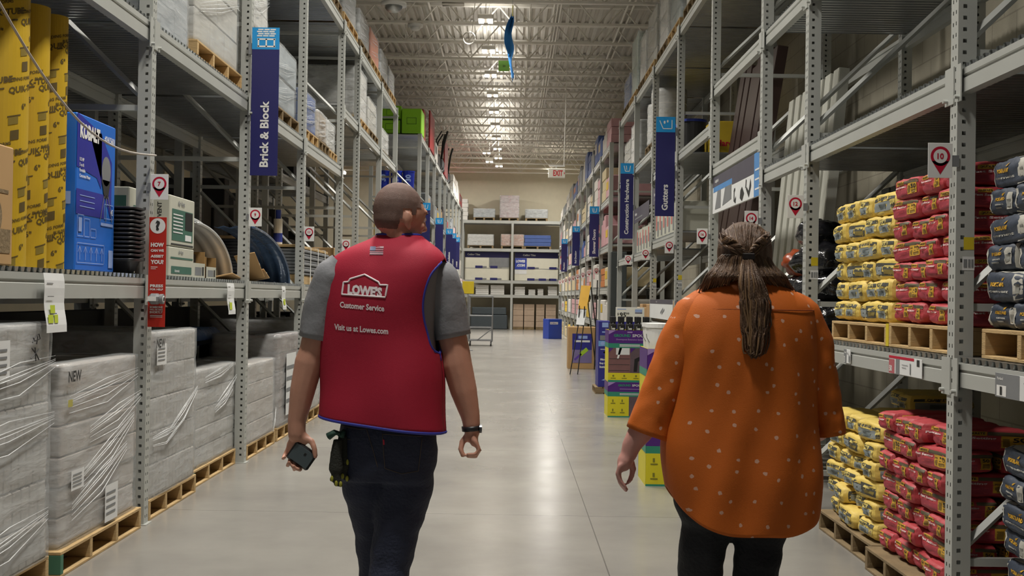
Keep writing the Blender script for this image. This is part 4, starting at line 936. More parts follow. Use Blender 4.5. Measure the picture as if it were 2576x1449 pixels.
card_flap('torn brown cardboard pad at the foot of the metal wells', 9.08, 9.5, ZL+.01, -4); card_flap('brown cardboard edge strip leaning beyond the nine post', 9.9, 10.35, ZL+.12, -28)
card_flap('small brown cardboard scrap beside the blue wrapped well', 10.25, 10.6, ZL+.05, -12)
well('film wrapped blue window well beyond the nine post', 9.80, .46, .32, -2.23, mat('wrapped_blue', '4a5f7d', .18, .1, .15, 8, .4, 14), nrib=3, arc=(0, 88), ry=1.75)
b = MB(); b.bbox(-2.8, -2.6, 10.35, 11.1, ZL, ZL+.05, b=.02); o = b.build('folded_blue_film', film('blue_film', '7e90b8', .8, .12, 9)); tag(o, 'crumpled blue film under the wrapped window well', 'plastic film')
# stacks of dark sheets and strapped grey bundle
b = MB(); s_ = MB()
root = thing('sheet_bundle', 'dark stack of sheets with yellow top board behind the eleven post', 'sheet stack')
for i in range(14): b.bbox(-3.2, -2.62+.01*(i % 2), 11.14, 11.98, ZL+.03*i, ZL+.03*i+.026, b=.003)
b.build('sheets', M_DARK, root); t = MB(); t.bbox(-3.2, -2.62, 11.14, 11.98, ZL+.42, ZL+.45, b=.003); t.build('top_board', M_CARD, root)
root = thing('strapped_bundle', 'grey corrugated bundle strapped with white bands between eleven and thirteen posts', 'strapped bundle')
b = MB(); b.bbox(-3.1, -2.28, 12.2, 14.3, ZL, ZL+.10, b=.004); b.build('base_board', M_WOOD, root)
for i in range(8):
    b = MB(); b.bbox(-3.1, -2.27+.008*(i % 2), 12.22, 14.28, ZL+.105+.035*i, ZL+.135+.035*i, b=.006); b.build('sheet', M_GREY, root)
b = MB(); b.bbox(-3.1, -2.28, 12.2, 14.3, ZL+.39, ZL+.42, b=.004); b.build('top_board', M_WOOD, root)
for y in (12.45, 12.95, 13.45, 13.95):
    b = MB(); b.box(-2.262, -2.256, y, y+.02, ZL, ZL+.425); b.box(-3.1, -2.256, y, y+.02, ZL+.42, ZL+.426); b.build('strap', M_WHT, root)
b = MB(); b.cyl((-2.62, 12.9, ZL+.43), .05, .3, 16, M_WHT); b.cyl((-2.62, 12.9, ZL+.47), .051, .1, 16, M_BLUEP); b.cyl((-2.62, 12.9, ZL+.73), .03, .1, 12, M_BLUEP)
o = b.build('spray_can', None, None); tag(o, 'blue and white tall canister standing on the strapped bundle', 'canister')
for i in range(5):
    y = (14.9, 16.5, 17.7, 19.25, 20.4)[i]; carton('grey_carton', 'grey shelf carton, %s beyond the thirteen post on the low shelf' % ORD[i].replace('nearest', 'first'), 'carton', -3.0, -2.3, y, y+1.0, ZL, ZL+.5, M_GREY if i % 2 else M_CARD, group='cartons on the far low shelf', tape=i % 2 == 1)
# film-wrapped loads on the middle shelf
ZM = 2.905+.12+.026
M_IN1 = mat('carton_pale', 'a9a69c', .7, var=.1, vscale=8); M_IN2 = mat('carton_bluegrey', '8f979b', .7, var=.1); M_IN3 = mat('carton_tan', 'a08a6a', .7, var=.1); M_IN4 = mat('carton_dark', '4c4a46', .7, var=.1); M_IN5 = mat('goods_white', 'c9c7c0', .6, var=.05); M_IN6 = mat('goods_orange', 'b9602b', .6); M_IN7 = mat('goods_blue', '3c5790', .6)
def load(side, xf, y0, y1, z, h, label, m, seed, depth=.9, tiers=3, pal=True, group=None, nb=(3, 2), sx=1):
    ph = .125 if pal else 0
    r = block_load('wrapped_carton_load', label, side, xf+side*.03, y0+.03, y1-.03, z+ph+.002, z+ph+h, tiers, seed, m, depth, nb, group or 'film wrapped loads on the racks', None, [(.05, .2, .95, .45), (.1, .6, .9, .8)], heavy=(seed % 3 != 0))
    if pal: pallet(side, xf, y0, y1, z, 'pallet under: ' + label[:60].rsplit(' ', 1)[0], wood=M_WOODD if seed % 2 else M_WOOD, D=depth+.04, H=.12, ns=4)
    return r
load(-1, -2.22, 6.98, 7.95, ZM, 1.1, 'cloudy film wrapped load above the seven post', M_IN2, 11, pal=False)
load(-1, -2.22, 8.05, 9.38, ZM, 1.2, 'tall grey film wrapped load left of the Brick banner', M_IN1, 12, tiers=5)
load(-1, -2.2, 9.62, 10.4, ZM+.62, .75, 'crinkled clear wrapped load above the Brick banner', M_IN5, 13, pal=False, tiers=4)
load(-1, -2.22, 9.62, 10.6, ZM, .60, 'wrapped pale load directly behind the Brick banner', M_IN1, 14, pal=False)
load(-1, -2.22, 10.65, 11.9, ZM, .62, 'square wrapped load behind the eleven post', M_IN2, 15, tiers=2)
load(-1, -2.22, 12.2, 13.1, ZM, .42, 'blue marked wrapped load after the eleven post', M_IN7, 18)
load(-1, -2.22, 13.15, 13.9, ZM, .34, 'lumpy wrapped load with brown cartons before the thirteen post', M_IN3, 17)
load(-1, -2.24, 13.96, 14.66, ZM, .35, 'short white wrapped load at the thirteen post', M_IN5, 16)
ZF = 3.70+.12+.026
load(-1, -2.22, 16.45, 17.6, ZF, .72, 'white wrapped load with torn film on the higher shelf', M_IN5, 20, tiers=4)
load(-1, -2.22, 17.75, 18.9, ZF, .5, 'lower glossy wrapped load on the higher shelf', M_IN1, 21)
load(-1, -2.3, 19.2, 20.3, ZF, .5, 'grey covered load toward the green crates', M_IN2, 22)
load(-1, -2.3, 20.4, 21.5, ZF, .4, 'small wrapped load last on the higher shelf', M_IN5, 23)
ZU = 4.78+.12+.026
for i, (y0, y1, h, m, lb) in enumerate(((9.6, 10.7, .8, M_IN1, 'pale wrapped load nearest on the top left shelf'), (10.8, 11.9, .6, M_IN2, 'grey wrapped load second on the top left shelf'), (12.3, 13.6, .9, M_IN4, 'dark strapped load third on the top left shelf'), (13.7, 14.6, 1.0, M_IN5, 'white wrapped load standing tall on the top left shelf'), (14.8, 16.1, .5, M_IN4, 'low dark load on worn pallet on the top left shelf'), (16.4, 17.6, .45, M_IN4, 'black boxed goods on the top left shelf'), (17.7, 18.9, .5, M_IN6, 'orange cartons on the top left shelf'), (19.1, 20.2, .45, M_IN4, 'dark machine parts on the top left shelf'), (20.3, 21.4, .4, M_IN4, 'last dark load on the top left shelf'))):
    load(-1, -2.2, y0, y1, ZU, h, lb, m, 30+i, tiers=2)
# dark bins and blue tarp under the low shelf, behind the pallets
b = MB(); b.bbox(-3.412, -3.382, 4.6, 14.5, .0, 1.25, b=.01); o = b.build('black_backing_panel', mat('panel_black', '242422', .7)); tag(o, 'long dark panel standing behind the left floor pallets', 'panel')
root = thing('wire_bin', 'dark wire bin with a crumpled blue tarp behind the nine sign post', 'bin'); b = MB()
b.box(-3.2, -3.18, 9.6, 11.6, .6, 1.02); b.box(-3.2, -2.95, 9.65, 11.6, 0.01, .03); 
for i in range(9):
    y = 9.6+i*.25; b.box(-3.19, -3.17, y, y+.02, .1, 1.05)
b.build('frame', M_GREY, root); b = MB(); b.bbox(-3.2, -2.88, 9.8, 11.5, .9, 1.06, b=.05); o = b.build('blue_tarp', mat('tarp_blue', '3b5685', .25, bump=.8, bscale=12), root, True)
# stock on the back-to-back rack
rs = random.Random(5); M_DK2 = mat('stock_umber', '3a3630', .7); M_DK3 = mat('stock_slate', '33383a', .6)
for i in range(7):
    for j, z in enumerate((0.02, 1.3+.15, 3.1+.15)):
        y = LY[i]+.13; wd = LY[i+1]-LY[i]-.16
        h = (1.2, 1.45, 1.2)[j]*rs.uniform(.72, 1); m = rs.choice([M_DARK, M_IN4, M_DK2, M_DK3])
        b = MB(); n_ = 5
        for q in range(n_):
            ya = y+wd*q/n_; hh = h*rs.uniform(.8, 1); b.bbox(-4.45, -3.68+rs.uniform(-.08, .04), ya+.01, ya+wd/n_-.01, z, z+hh, m if q % 2 else M_DARK, b=.01)
        o = b.build('dark_stock'); tag(o, 'dark stock seen through the left rack, bay %s, %s level' % (ORD[i].replace('nearest', 'first'), ('floor', 'middle', 'upper')[j]), 'stock', 'stock on the back to back rack')
# ---------------- goods on the near right rack ----------------
M_BROWN = mat('gutter_brown', '3f2f2a', .35, var=.08); M_WHG = mat('gutter_white', 'b9b9ae', .4, var=.05); M_SLAT = mat('panel_slate', '5c5e5a', .5, var=.1)
def channel(p0, p1, w_, d, m, label, nm, cat, group):
    p0 = Vector(p0); p1 = Vector(p1); ax = (p1-p0); L = ax.length; ax.normalize(); yv = Vector((0, 1, 0)); n = ax.cross(yv).normalized()
    t = .004; prof = [(-w_/2, 0), (-w_/2, d), (-w_/2+t*2, d), (-w_/2+t*2, t), (w_/2-t*2, t), (w_/2-t*2, d), (w_/2, d), (w_/2, 0)]
    b = MB(); b.loft([[tuple(p+yv*a+n*c) for a, c in prof] for p in (p0, p1)], m)
    return tag(b.build(nm), label, cat, group)
for i in range(6):
    y = 11.58+i*.31
    channel((2.03, y, .02), (2.62, y, 3.95+.05*(i % 3)), .285, -.10, M_BROWN, 'dark brown gutter length leaning in the right rack, %s from the near side' % (ORD[i] if i else 'first'), 'gutter', 'gutter', 'brown gutters leaning in the right rack')
for i in range(7):
    y = 9.28+i*.25
    channel((2.30, y, .02), (2.60, y, 3.28), .17, -.08, M_WHG, 'off-white downspout standing in the right rack, %s from the near side' % (ORD[i] if i else 'first'), 'downspout', 'downspout', 'white downspouts standing in the right rack')
for i in range(5):
    b = MB(); b.bbox(2.85, 2.92, 7.85+i*.22, 8.03+i*.22, ZS, 2.28, b=.006); tag(b.build('slate_panel', M_SLAT), 'dark grey trim panel standing behind the black bags, %s from near' % (ORD[i] if i else 'first'), 'trim panel', 'grey trim panels behind the black bags')
MBAG = mat('black_plastic', '17171a', .16, spec=.8, bump=1.0, bscale=9); MBAG2 = mat('orange_plastic', '8a3a17', .3, bump=.6, bscale=10)
rg_ = random.Random(4); k = 0
for (y, z, x) in ((7.9, 0, 2.2), (8.25, 0, 2.2), (8.62, 0, 2.2), (7.95, .2, 2.22), (8.35, .2, 2.2), (8.7, .2, 2.22), (8.0, .4, 2.22), (8.4, .4, 2.22), (8.7, .38, 2.22), (8.2, .58, 2.2)):
    b = MB(); b.ell((0, 0, 0), (.185, .17, .11), None, None, 40, 26); me = b.mesh('bag', MBAG if k != 8 else MBAG2, True)
    for v in me.vertices:
        c = v.co; n_ = noise.noise(Vector((c.x*9+k*3, c.y*9, c.z*11))); n2 = noise.noise(Vector((c.x*28, c.y*28+k, c.z*30))); v.co = c*(1+.16*abs(n_)*2-.1+.10*abs(n2))
    o = put('crumpled_bag', me, None, (x, y, ZS+.13+z)); o.rotation_euler = (rg_.uniform(-.2, .2), rg_.uniform(-.2, .2), rg_.uniform(0, 3))
    tag(o, '%s crumpled plastic bag in the pile beside the twelve sign, %s' % ('orange' if k == 8 else 'shiny black', ('low nearest', 'low middle', 'low farthest', 'second layer nearest', 'second layer middle', 'second layer farthest', 'third layer nearest', 'third layer middle', 'third layer farthest', 'topmost')[k]), 'plastic bag', 'crumpled plastic bags by the twelve sign'); k += 1
def cards(label, y0, y1, z0, z1, txt):
    root = thing('product_card', label, 'shelf sign'); b = MB(); x = AR-.004; b.bbox(x-.006, x, y0, y1, z0, z1, b=.001); b.build('card', M_PAPER, root)
    F_ = Face((x-.006, y1, z0), (0, -1, 0), (0, 0, 1), (-1, 0, 0), .0012); W = y1-y0; H = z1-z0
    F_.rect(0, .78*H, W, H, M_PUR); F_.line([(.5*W, .3*H), (.62*W, .55*H)], .03, M_GREY); F_.line([(.56*W, .28*H), (.68*W, .5*H)], .03, M_GREY); F_.up(); F_.text(txt, .3*W, .84*H, h=.09*H, m=M_PAPER); F_.build('p', root)
cards('white product card with grey header hanging low past the Gutters post', 13.8, 16.05, 1.15, 1.40, 'Gutter guard')
cards('white product card with grey header hanging low before the Gutters post', 11.45, 13.6, 1.14, 1.39, 'Downspouts')
# boxes with red figures on the shelf under the dark header signs
for bay in (6, 5):
    y0, y1 = RY[bay]+.12, RY[bay+1]-.06; n_ = 6; z = (2.0 if bay == 6 else 2.1)+.105+.028
    for i in range(n_):
        a = y0+(y1-y0)*i/n_; c = a+(y1-y0)/n_-.03; h = .36+.03*(i % 2)
        b = MB(); b.bbox(AR+.05, AR+.5, a, c, z, z+h, M_VB, b=.004); F_ = Face((AR+.05, c, z), (0, -1, 0), (0, 0, 1), (-1, 0, 0), .002); F_.text(('$2.48', '$5.98')[i % 2], .04, h*.45, h=.06, m=M_RED, bold=.03) if False else F_.rect(.06, h*.3, .16, h*.85, mat('figure_red', 'b8605c', .6)); F_.rect(.2, .03, .32, h*.6, M_GREY)
        base = len(b.v); b.v += F_.mb.v
        for f_, mi in zip(F_.mb.f, F_.mb.m): b.f.append(tuple(base+q for q in f_)); b.m.append(b.mi(F_.mb.mats[mi]))
        tag(b.build('parts_box'), 'white box with red patch on the middle shelf, bay %s, %s from near' % ('before' if bay == 5 else 'beside' , ORD[i].replace('nearest', 'first'))+(' the Construction banner' if 0 else ''), 'box', 'white boxes on the right middle shelf')
    root = thing('header_sign', 'dark slate shelf header, %s bay by the Construction banner' % ('nearer' if bay == 5 else 'farther'), 'shelf sign'); b = MB(); x = AR-.006; b.bbox(x-.006, x, y0+.1, y1-.1, z+.46, z+.68, b=.001); b.build('board', M_PUR, root)
    F_ = Face((x-.006, y1-.1, z+.46), (0, -1, 0), (0, 0, 1), (-1, 0, 0), .0012); F_.text('Hardware', .2, .11, h=.05, m=M_PAPER); F_.rect(.2, .05, 1.2, .07, M_GREY); F_.build('p', root)
def bucket(x, y, z, r_, h, m, label, group, lid=None):
    root = thing('bucket', label, 'bucket', (x, y, z), 0, group); b = MB(); b.tube([(0, 0, 0), (0, 0, h)], [r_*.88, r_], 24); b.build('pail', m, root, False)
    b = MB(); b.cyl((0, 0, h-.02), r_*1.06, .03, 24); b.build('lid', lid or m, root); b = MB(); b.tube([(r_*1.04*math.cos(a_), -r_*.3-.02, h*.75-.1*math.sin(a_)) for a_ in [math.pi*k_/10 for k_ in range(11)]], .003, 5); b.build('handle', M_GREY, root); return root
for i in range(5): bucket(2.2, 16.5+i*.42, 2.0+.105+.03+.62*0, .17, .36, M_BLK, 'hidden', None) if False else None
for i in range(4): bucket(2.16, 13.95+i*.45, 3.05+.135, .17, .38, M_DARK, 'black bucket on the upper shelf behind the Gutters banner, %s from near' % ORD[i].replace('nearest', 'first'), 'black buckets behind the Gutters banner', M_BLUEP)
def roll(x, y, z, r_, h, m, label, group, axis='z'):
    root = thing('wrapped_roll', label, 'roll', (x, y, z), 0, group); b = MB(); n_ = 14
    b.tube([(0, 0, h*i/n_) for i in range(n_+1)], [r_*(1+.02*math.sin(i*2.1)) if 0 < i < n_ else r_*.93 for i in range(n_+1)], 28); b.build('roll_core', m, root, True)
    f_ = MB(); f_.tube([(0, 0, h*i/n_) for i in range(n_+1)], [r_*(1.03+.02*math.sin(i*1.7)) for i in range(n_+1)], 28); f_.build('stretch_wrap', M_FILM2, root, True); return root
zr = 3.42+.135
pallet(1, AR+.05, 16.35, 17.45, zr, 'pallet under the tall white rolls on the right rack', wood=M_WOODD, H=.12)
for i, (x, y, r_, h) in enumerate(((2.24, 16.64, .25, .75), (2.24, 17.18, .24, .62))): roll(x, y, zr+.122, r_, h, M_IN5, 'thick white film wrapped roll standing %s on the upper right shelf' % ('nearer' if i == 0 else 'farther'), 'white rolls on the upper right shelf')
load(1, AR+.05, 18.7, 19.8, zr, .65, 'lumpy white wrapped load on the upper right shelf', M_IN5, 41)
load(1, AR+.05, 19.9, 21.0, zr, .5, 'pale wrapped load last on the upper right shelf', M_IN1, 42)
b = MB(); b.bbox(2.45, 2.95, 13.95, 15.9, 3.6, 3.98, M_YEL, b=.01) if False else None
root = carton('printed_carton', 'yellow grey board carton lying deep on the upper right shelf', 'carton', 2.42, 3.02, 14.1, 15.95, 3.05+.135, 3.6, mat('carton_yellow', 'c2a523', .6), prints=lambda A, B: (B.poly([(.35*B.W, 0), (.75*B.W, 0), (.6*B.W, .6*B.H), (.5*B.W, .6*B.H)], M_WOODD), B.up(), B.text('Hardy', .1*B.W, .2*B.H, h=.1, m=M_RED, bold=.03)), tape=False)
ZT = 4.55+.135
for i, (y0, y1, h, m, lb, tl) in enumerate(((11.45, 12.5, .7, M_IN3, 'tan carton load on the top right shelf nearest', 2), (12.55, 13.55, .6, M_IN5, 'white wrapped load second on the top right shelf', 3), (13.85, 14.9, 1.35, mat('drum_teal', '55706e', .5), 'tall teal wrapped drums third on the top right shelf', 7), (15.0, 16.0, 1.1, M_IN5, 'white and red topped load fourth on the top right shelf', 5), (16.3, 17.4, .8, M_IN1, 'loose wrapped load fifth on the top right shelf', 4), (17.5, 18.4, .7, M_IN5, 'white carton load sixth on the top right shelf', 2), (18.65, 19.7, .95, mat('goods_mint', '9fb3a4', .6), 'mint and white boxed load seventh on the top right shelf', 2), (19.8, 21.0, .5, M_IN7, 'blue wrapped load last on the top right shelf', 3))):
    load(1, AR+.03, y0, y1, ZT, h, lb, m, 50+i, tiers=tl)
for i in range(5):
    y = 16.3+i*.42
    carton('small_carton', 'small tan carton on the low right shelf past the Gutters post, %s from near' % ORD[i].replace('nearest', 'first'), 'carton', AR+.06, AR+.42, y, y+.36, .95+.135, 1.28+.05*(i % 2), M_CARD, group='tan cartons on the low right shelf', tape=False)
for i in range(5):
    y = 13.9+i*.42
    carton('small_carton', 'brown open carton on the low right shelf before the twenty sign, %s from near' % ORD[i].replace('nearest', 'first'), 'carton', AR+.1, AR+.5, y, y+.36, 1.0+.135, 1.38, M_CARD, group='brown cartons on the low right shelf', tape=False)
# ---------------- floor displays ----------------
GP = mat('display_purple', '4b1a73', .45, var=.03); GL = mat('display_lilac', '9a7fb4', .5); GT = mat('display_teal', '2b8468', .5, var=.03); GYL = mat('display_yellow', 'd0c41c', .5, var=.03); GPH = mat('display_photo', '5b4a50', .6, var=.2, vscale=8); GBR = mat('display_brick', '74504e', .6, var=.1)
def spout_display(label, x, y):
    root = thing('floor_display', label, 'display', (x, y, 0), 0, 'Ground Spout floor displays'); W, D, H = .54, .5, 1.03
    b = MB(); t = .006
    b.box(0, W, 0, t, 0, H); b.box(0, W, D-t, D, 0, H); b.box(0, t, 0, D, 0, H); b.box(W-t, W, 0, D, 0, H); b.box(0, W, 0, D, H-.1, H-.095); b.build('box', GYL, root)
    F_ = Face((0, 0, 0), (1, 0, 0), (0, 0, 1), (0, -1, 0), .0015)
    F_.rect(0, 0, W, .015, GT); F_.rect(0, .015, .25, .245, GYL); F_.rect(.25, .015, W, .245, GPH); F_.rect(0, .245, W, .30, GT); F_.rect(0, .30, W, .415, GP); F_.rect(0, .415, W, .44, GT); F_.rect(0, .44, W, .525, GYL); F_.rect(0, .525, .26, .82, GBR); F_.rect(.26, .525, W, .82, GPH); F_.rect(0, .82, W, .875, GT); F_.rect(0, .875, W, H, GP); F_.up()
    for z in (.415, H): F_.poly([(0, z-.05), (.09, z), (0, z)], GL); F_.poly([(W, z-.115), (W, z-.07), (W-.07, z-.115)], GL)
    F_.rect(.09, .74, .25, .82, M_PAPER); F_.poly([(.10, .69), (.12, .69), (.16, .82), (.13, .82)], M_WHT); F_.poly([(0, .76), (.06, .82), (0, .82)], GP); F_.poly([(.26, .76), (.32, .82), (.26, .82)], GP)
    for i in range(3): F_.rect(.01, .55+.07*i, .25, .555+.07*i, M_DARK)
    F_.poly([(.30, .54), (.34, .54), (.35, .66), (.40, .69), (.37, .72), (.31, .69)], M_BLK); F_.rect(.42, .72, .53, .8, M_DARK)
    for i, (a, c) in enumerate(((.42, .66), (.47, .64), (.51, .67), (.44, .63))): F_.disc(a, c, .014, mat('flower_lime', 'a6b33a', .6), 10)
    F_.up()
    F_.text('GROUND', .06, .95, h=.035, w=.2, m=GT, bold=.04); F_.text('SPOUT', .28, .95, h=.035, w=.17, m=M_PAPER, bold=.02); F_.rect(.22, 1.0, .28, 1.015, GL); F_.text('Downspout Extension System', .09, .905, w=.33, m=GL, bold=.02); F_.rect(.13, .85, .37, .862, M_PAPER); F_.rect(.13, .835, .37, .843, M_PAPER)
    F_.text('GROUND', .12, .365, h=.026, w=.15, m=GT, bold=.04); F_.text('SPOUT', .285, .365, h=.026, w=.13, m=M_PAPER, bold=.02); F_.rect(.14, .33, .42, .337, GL); F_.rect(.14, .275, .42, .283, M_PAPER); F_.rect(.14, .262, .42, .268, M_PAPER)
    OL = mat('ink_olive', '77741c', .6)
    for a in (.06, .19, .33): F_.disc(a, .49, .012, OL, 12); F_.rect(a-.03, .458, a+.03, .466, OL)
    for a, c in ((.06, .18), (.17, .18), (.06, .07), (.17, .07)): F_.rect(a-.008, c, a+.008, c+.03, OL); F_.rect(a-.025, c-.02, a+.03, c-.01, OL)
    S_ = Face((0, D, 0), (0, -1, 0), (0, 0, 1), (-1, 0, 0), .0015); S_.rect(0, .875, D, H, GP); S_.rect(0, .82, D, .875, GT); S_.rect(0, .3, D, .415, GP); S_.rect(0, .245, D, .3, GT)
    F_.build('p', root); S_.build('p', root); return root
spout_display('purple and yellow Ground Spout floor display holding dark bottles', 1.165, 13.67)
spout_display('nearer Ground Spout floor display behind the woman, topped by white pails', 1.03, 8.66)
MB_BOT = mat('bottle_dark', '2c2a27', .3); k = 0
for r_ in range(2):
    for i in range(5):
        x, y = 1.225+.10*i, 13.76+.16*r_; root = thing('bottle', 'dark square bottle with black cap, %s row, %s from the left' % (('front', 'back')[r_], ORD[i].replace('nearest', 'first')), 'bottle', (x, y, .935), 0, 'dark bottles in the Ground Spout display')
        b = MB(); b.bbox(-.036, .036, -.036, .036, 0, .17, b=.01); b.tube([(0, 0, .168), (0, 0, .185)], [.03, .024], 14); b.build('bottle_body', MB_BOT, root); c = MB(); c.bbox(-.03, .03, -.03, .03, .185, .255, b=.005); c.build('cap', M_BLK, root)
        F_ = Face((-.036, -.036, 0), (1, 0, 0), (0, 0, 1), (0, -1, 0), .001); F_.rect(.008, .06, .064, .15, M_BLK); F_.up(); F_.rect(.02, .1, .055, .12, M_PAPER); F_.rect(.01, .1, .016, .14, M_PAPER); F_.build('label', root)
for i in range(4):
    bucket(1.14+.26*(i % 2), 8.80+.24*(i//2), .937, .105, .27, M_WHT, 'white pail on the nearer Ground Spout display, %s' % ('front left', 'front right', 'back left', 'back right')[i], 'white pails on the nearer display')
root, F_ = plate('price_sign', 'white price sign reading $95.99 behind the Ground Spout display', 'price sign', 1.30, 1.655, 1.12, 1.30, 14.30, M_WHT, .004)
F_.text('$', .02, .075, h=.035, m=M_DARK); F_.text('95', .05, .05, h=.065, m=M_DARK, bold=.03); F_.text('99', .13, .085, h=.03, m=M_DARK); F_.rect(.02, .15, .13, .16, M_KL); F_.rect(.24, .12, .33, .155, M_KL); F_.rect(.24, .105, .33, .115, M_NAVY); F_.build('p', root)
b = MB(); b.cyl((1.477, 14.31, .0), .01, 1.14, 8); b.cyl((1.477, 14.31, 0), .12, .012, 20); b.build('sign_stand', M_GREY, root)
# tall indigo display on a pallet
MI = mat('display_indigo', '2a2a80', .45, var=.04); b = None
root = thing('floor_display', 'tall indigo boxed display standing on a small pallet', 'display', (1.30, 17.0, .10)); b = MB(); b.bbox(0, .55, 0, .55, 0, .97, MI, b=.004); b.build('box', None, root)
F_ = Face((0, 0, 0), (1, 0, 0), (0, 0, 1), (0, -1, 0), .002)
F_.rect(0, .6, .5, .68, mat('panel_sky', '6f9fd0', .5)); F_.rect(.02, .69, .5, .76, M_GREY); F_.rect(.05, .88, .14, .95, M_KL); F_.rect(.05, .8, .5, .82, M_KL); F_.poly([(.05, .1), (.5, .3), (.5, .05)], M_KL); F_.up(); F_.disc(.06, .64, .03, M_KL); F_.text('Easy to', .02, .33, h=.035, m=M_PAPER, bold=.05); F_.text('Install', .02, .28, h=.035, m=M_PAPER, bold=.05); F_.text('Filtration', .03, .39, h=.03, m=M_PAPER, bold=.05); F_.rect(.03, .46, .2, .55, MI); F_.rect(.03, .55, .2, .56, M_PAPER); F_.disc(.09, .51, .015, M_PAPER)
F_.build('p', root); pallet(1, 1.26, 16.97, 17.6, 0, 'small pallet under the indigo display', D=.62, H=.098, wood=M_WOODD)
# cardboard display with poster
root = thing('floor_display', 'brown cardboard display box with a purple and lime poster', 'display', (1.15, 22.9, 0)); b = MB(); b.bbox(0, .66, 0, .5, 0, .83, M_CARD, b=.006); b.build('box', None, root)
F_ = Face((0, 0, 0), (1, 0, 0), (0, 0, 1), (0, -1, 0), .002); F_.rect(.08, .12, .47, .7, MI); F_.up(); F_.rect(.08, .12, .47, .38, mat('poster_mauve', '776b96', .5)); F_.rect(.13, .53, .43, .57, M_PAPER); F_.rect(.2, .6, .38, .66, M_KL); F_.up(); F_.line([(.13, .18), (.26, .3)], .04, mat('poster_violet', '5a3a9c', .5)); F_.line([(.24, .28), (.38, .4)], .075, mat('poster_lime', '9cbf2e', .5)); F_.build('p', root)
# easel sign
root = thing('easel_sign', 'tilted yellow and white sign on a thin black easel', 'sign', (0, 0, 0)); p = lambda px, py, Y: at(px, py, Y)
q = [p(1462, 718, 21.9), p(1486, 719, 21.9), p(1469, 818, 21.45), p(1449, 816, 21.45)]; n_ = (q[1]-q[0]).cross(q[3]-q[0]).normalized()*.006
b = MB(); b.loft([[tuple(v) for v in q], [tuple(v+n_) for v in q]], M_PAPER); b.build('board', None, root)
q2 = [q[0], q[1], q[1].lerp(q[2], .6), q[0].lerp(q[3], .6)]; s_ = -1 if n_.y > 0 else 1; b = MB(); b.loft([[tuple(v-Vector((0, .012, 0))) for v in q2], [tuple(v-Vector((0, .009, 0))) for v in q2]], mat('sign_amber', 'c99a2a', .5)); b.build('yellow_panel', None, root)
for a_, c_ in (((1455, 816), (1434, 938)), ((1468, 818), (1453, 942))):
    A = p(*a_, 21.5); C = p(*c_, 21.2); C.z = .0; b = MB(); b.tube([A+Vector((.02, .1, .35)), A, C], .011, 6); b.build('leg', M_BLK, root)
b = MB(); b.tube([q[0].lerp(q[1], .5)+Vector((0, .03, 0)), (q[1].x+.18, 22.6, .0)], .011, 6); b.build('leg', M_BLK, root)
root = thing('tripod_stand', 'folded black tripod stand leaning behind the easel', 'stand')
for a_, c_ in (((1487, 722), (1512, 812)), ((1503, 705), (1496, 812))):
    b = MB(); b.tube([p(*a_, 22.85), (p(*c_, 22.85).x, 22.75, .0)], .013, 6); b.build('leg', M_BLK, root)
# far small things on the floor
root = thing('floor_display', 'blue Kobalt display box far down the aisle', 'display', (1.30, 39.3, 0), R(24)); b = MB(); b.bbox(0, .5, 0, .45, 0, .68, mat('kobalt_box', '1c3fa0', .4), b=.005); b.build('box', None, root)
F_ = Face((0, 0, 0), (1, 0, 0), (0, 0, 1), (0, -1, 0), .002); F_.rect(.05, .5, .35, .58, M_PAPER); F_.up(); F_.text('KOBALT', .07, .515, h=.05, w=.26, m=M_BLUEP); F_.build('p', root)
root = thing('platform_cart', 'grey steel ladder cart standing in the aisle far left', 'cart', (-.86, 33.2, 0)); 
for x in (-.33, .33):
    for y in (-.3, .3): b = MB(); b.tube([(x, y, .12), (x, y, 1.42 if x < 0 or y > 0 else .85)], .02, 8); b.build('upright', M_GREY, root)
for z in (.14, .5, .84):
    b = MB(); b.bbox(-.34, .34, -.31, .31, z, z+.035, b=.004); b.build('shelf', M_GREY, root)
b = MB(); b.tube([(-.33, -.3, 1.42), (-.33, .3, 1.42), (.33, .3, 1.42)], .02, 8); b.tube([(-.33, -.3, 1.1), (-.33, .3, 1.1)], .014, 8); b.tube([(.33, -.3, .5), (-.1, -.3, .15)], .015, 8); b.build('handrail', M_GREY, root)
for x in (-.3, .3):
    for y in (-.27, .27): b = MB(); b.cyl((x-.015, y, .06), .06, .03, 14, None, 'x'); b.build('wheel', M_BLK, root)
root = thing('stand_sign', 'plain yellow sign on a stand at the far left rack', 'sign', (-1.12, 30, 0)); b = MB(); b.bbox(-.15, .15, 0, .01, 1.48, 1.80, b=.002); b.build('panel', M_YEL, root); b = MB(); b.cyl((0, .02, 0), .012, 1.5, 8); b.cyl((0, .02, 0), .15, .015, 18); b.build('pole', M_GREY, root)
root = thing('bin_display', 'low bin of small blue and yellow goods before the far left rack', 'display', (-1.5, 29, 0)); b = MB(); b.bbox(-.25, .25, -.2, .2, 0, 1.1, b=.01); b.build('box', M_IN5, root)
for i, m in enumerate((M_BLUEP, M_YEL, M_RED, M_BLUEP, M_YEL)): b = MB(); b.bbox(-.24+.1*i, -.16+.1*i, -.15, .1, 1.101, 1.28-.03*(i % 2), b=.004); tag(b.build('small_pack', m, None, False, (-1.5, 29, 0)), 'small coloured pack on the low bin, %s from the left' % ORD[i].replace('nearest', 'first'), 'pack', 'packs on the low bin')
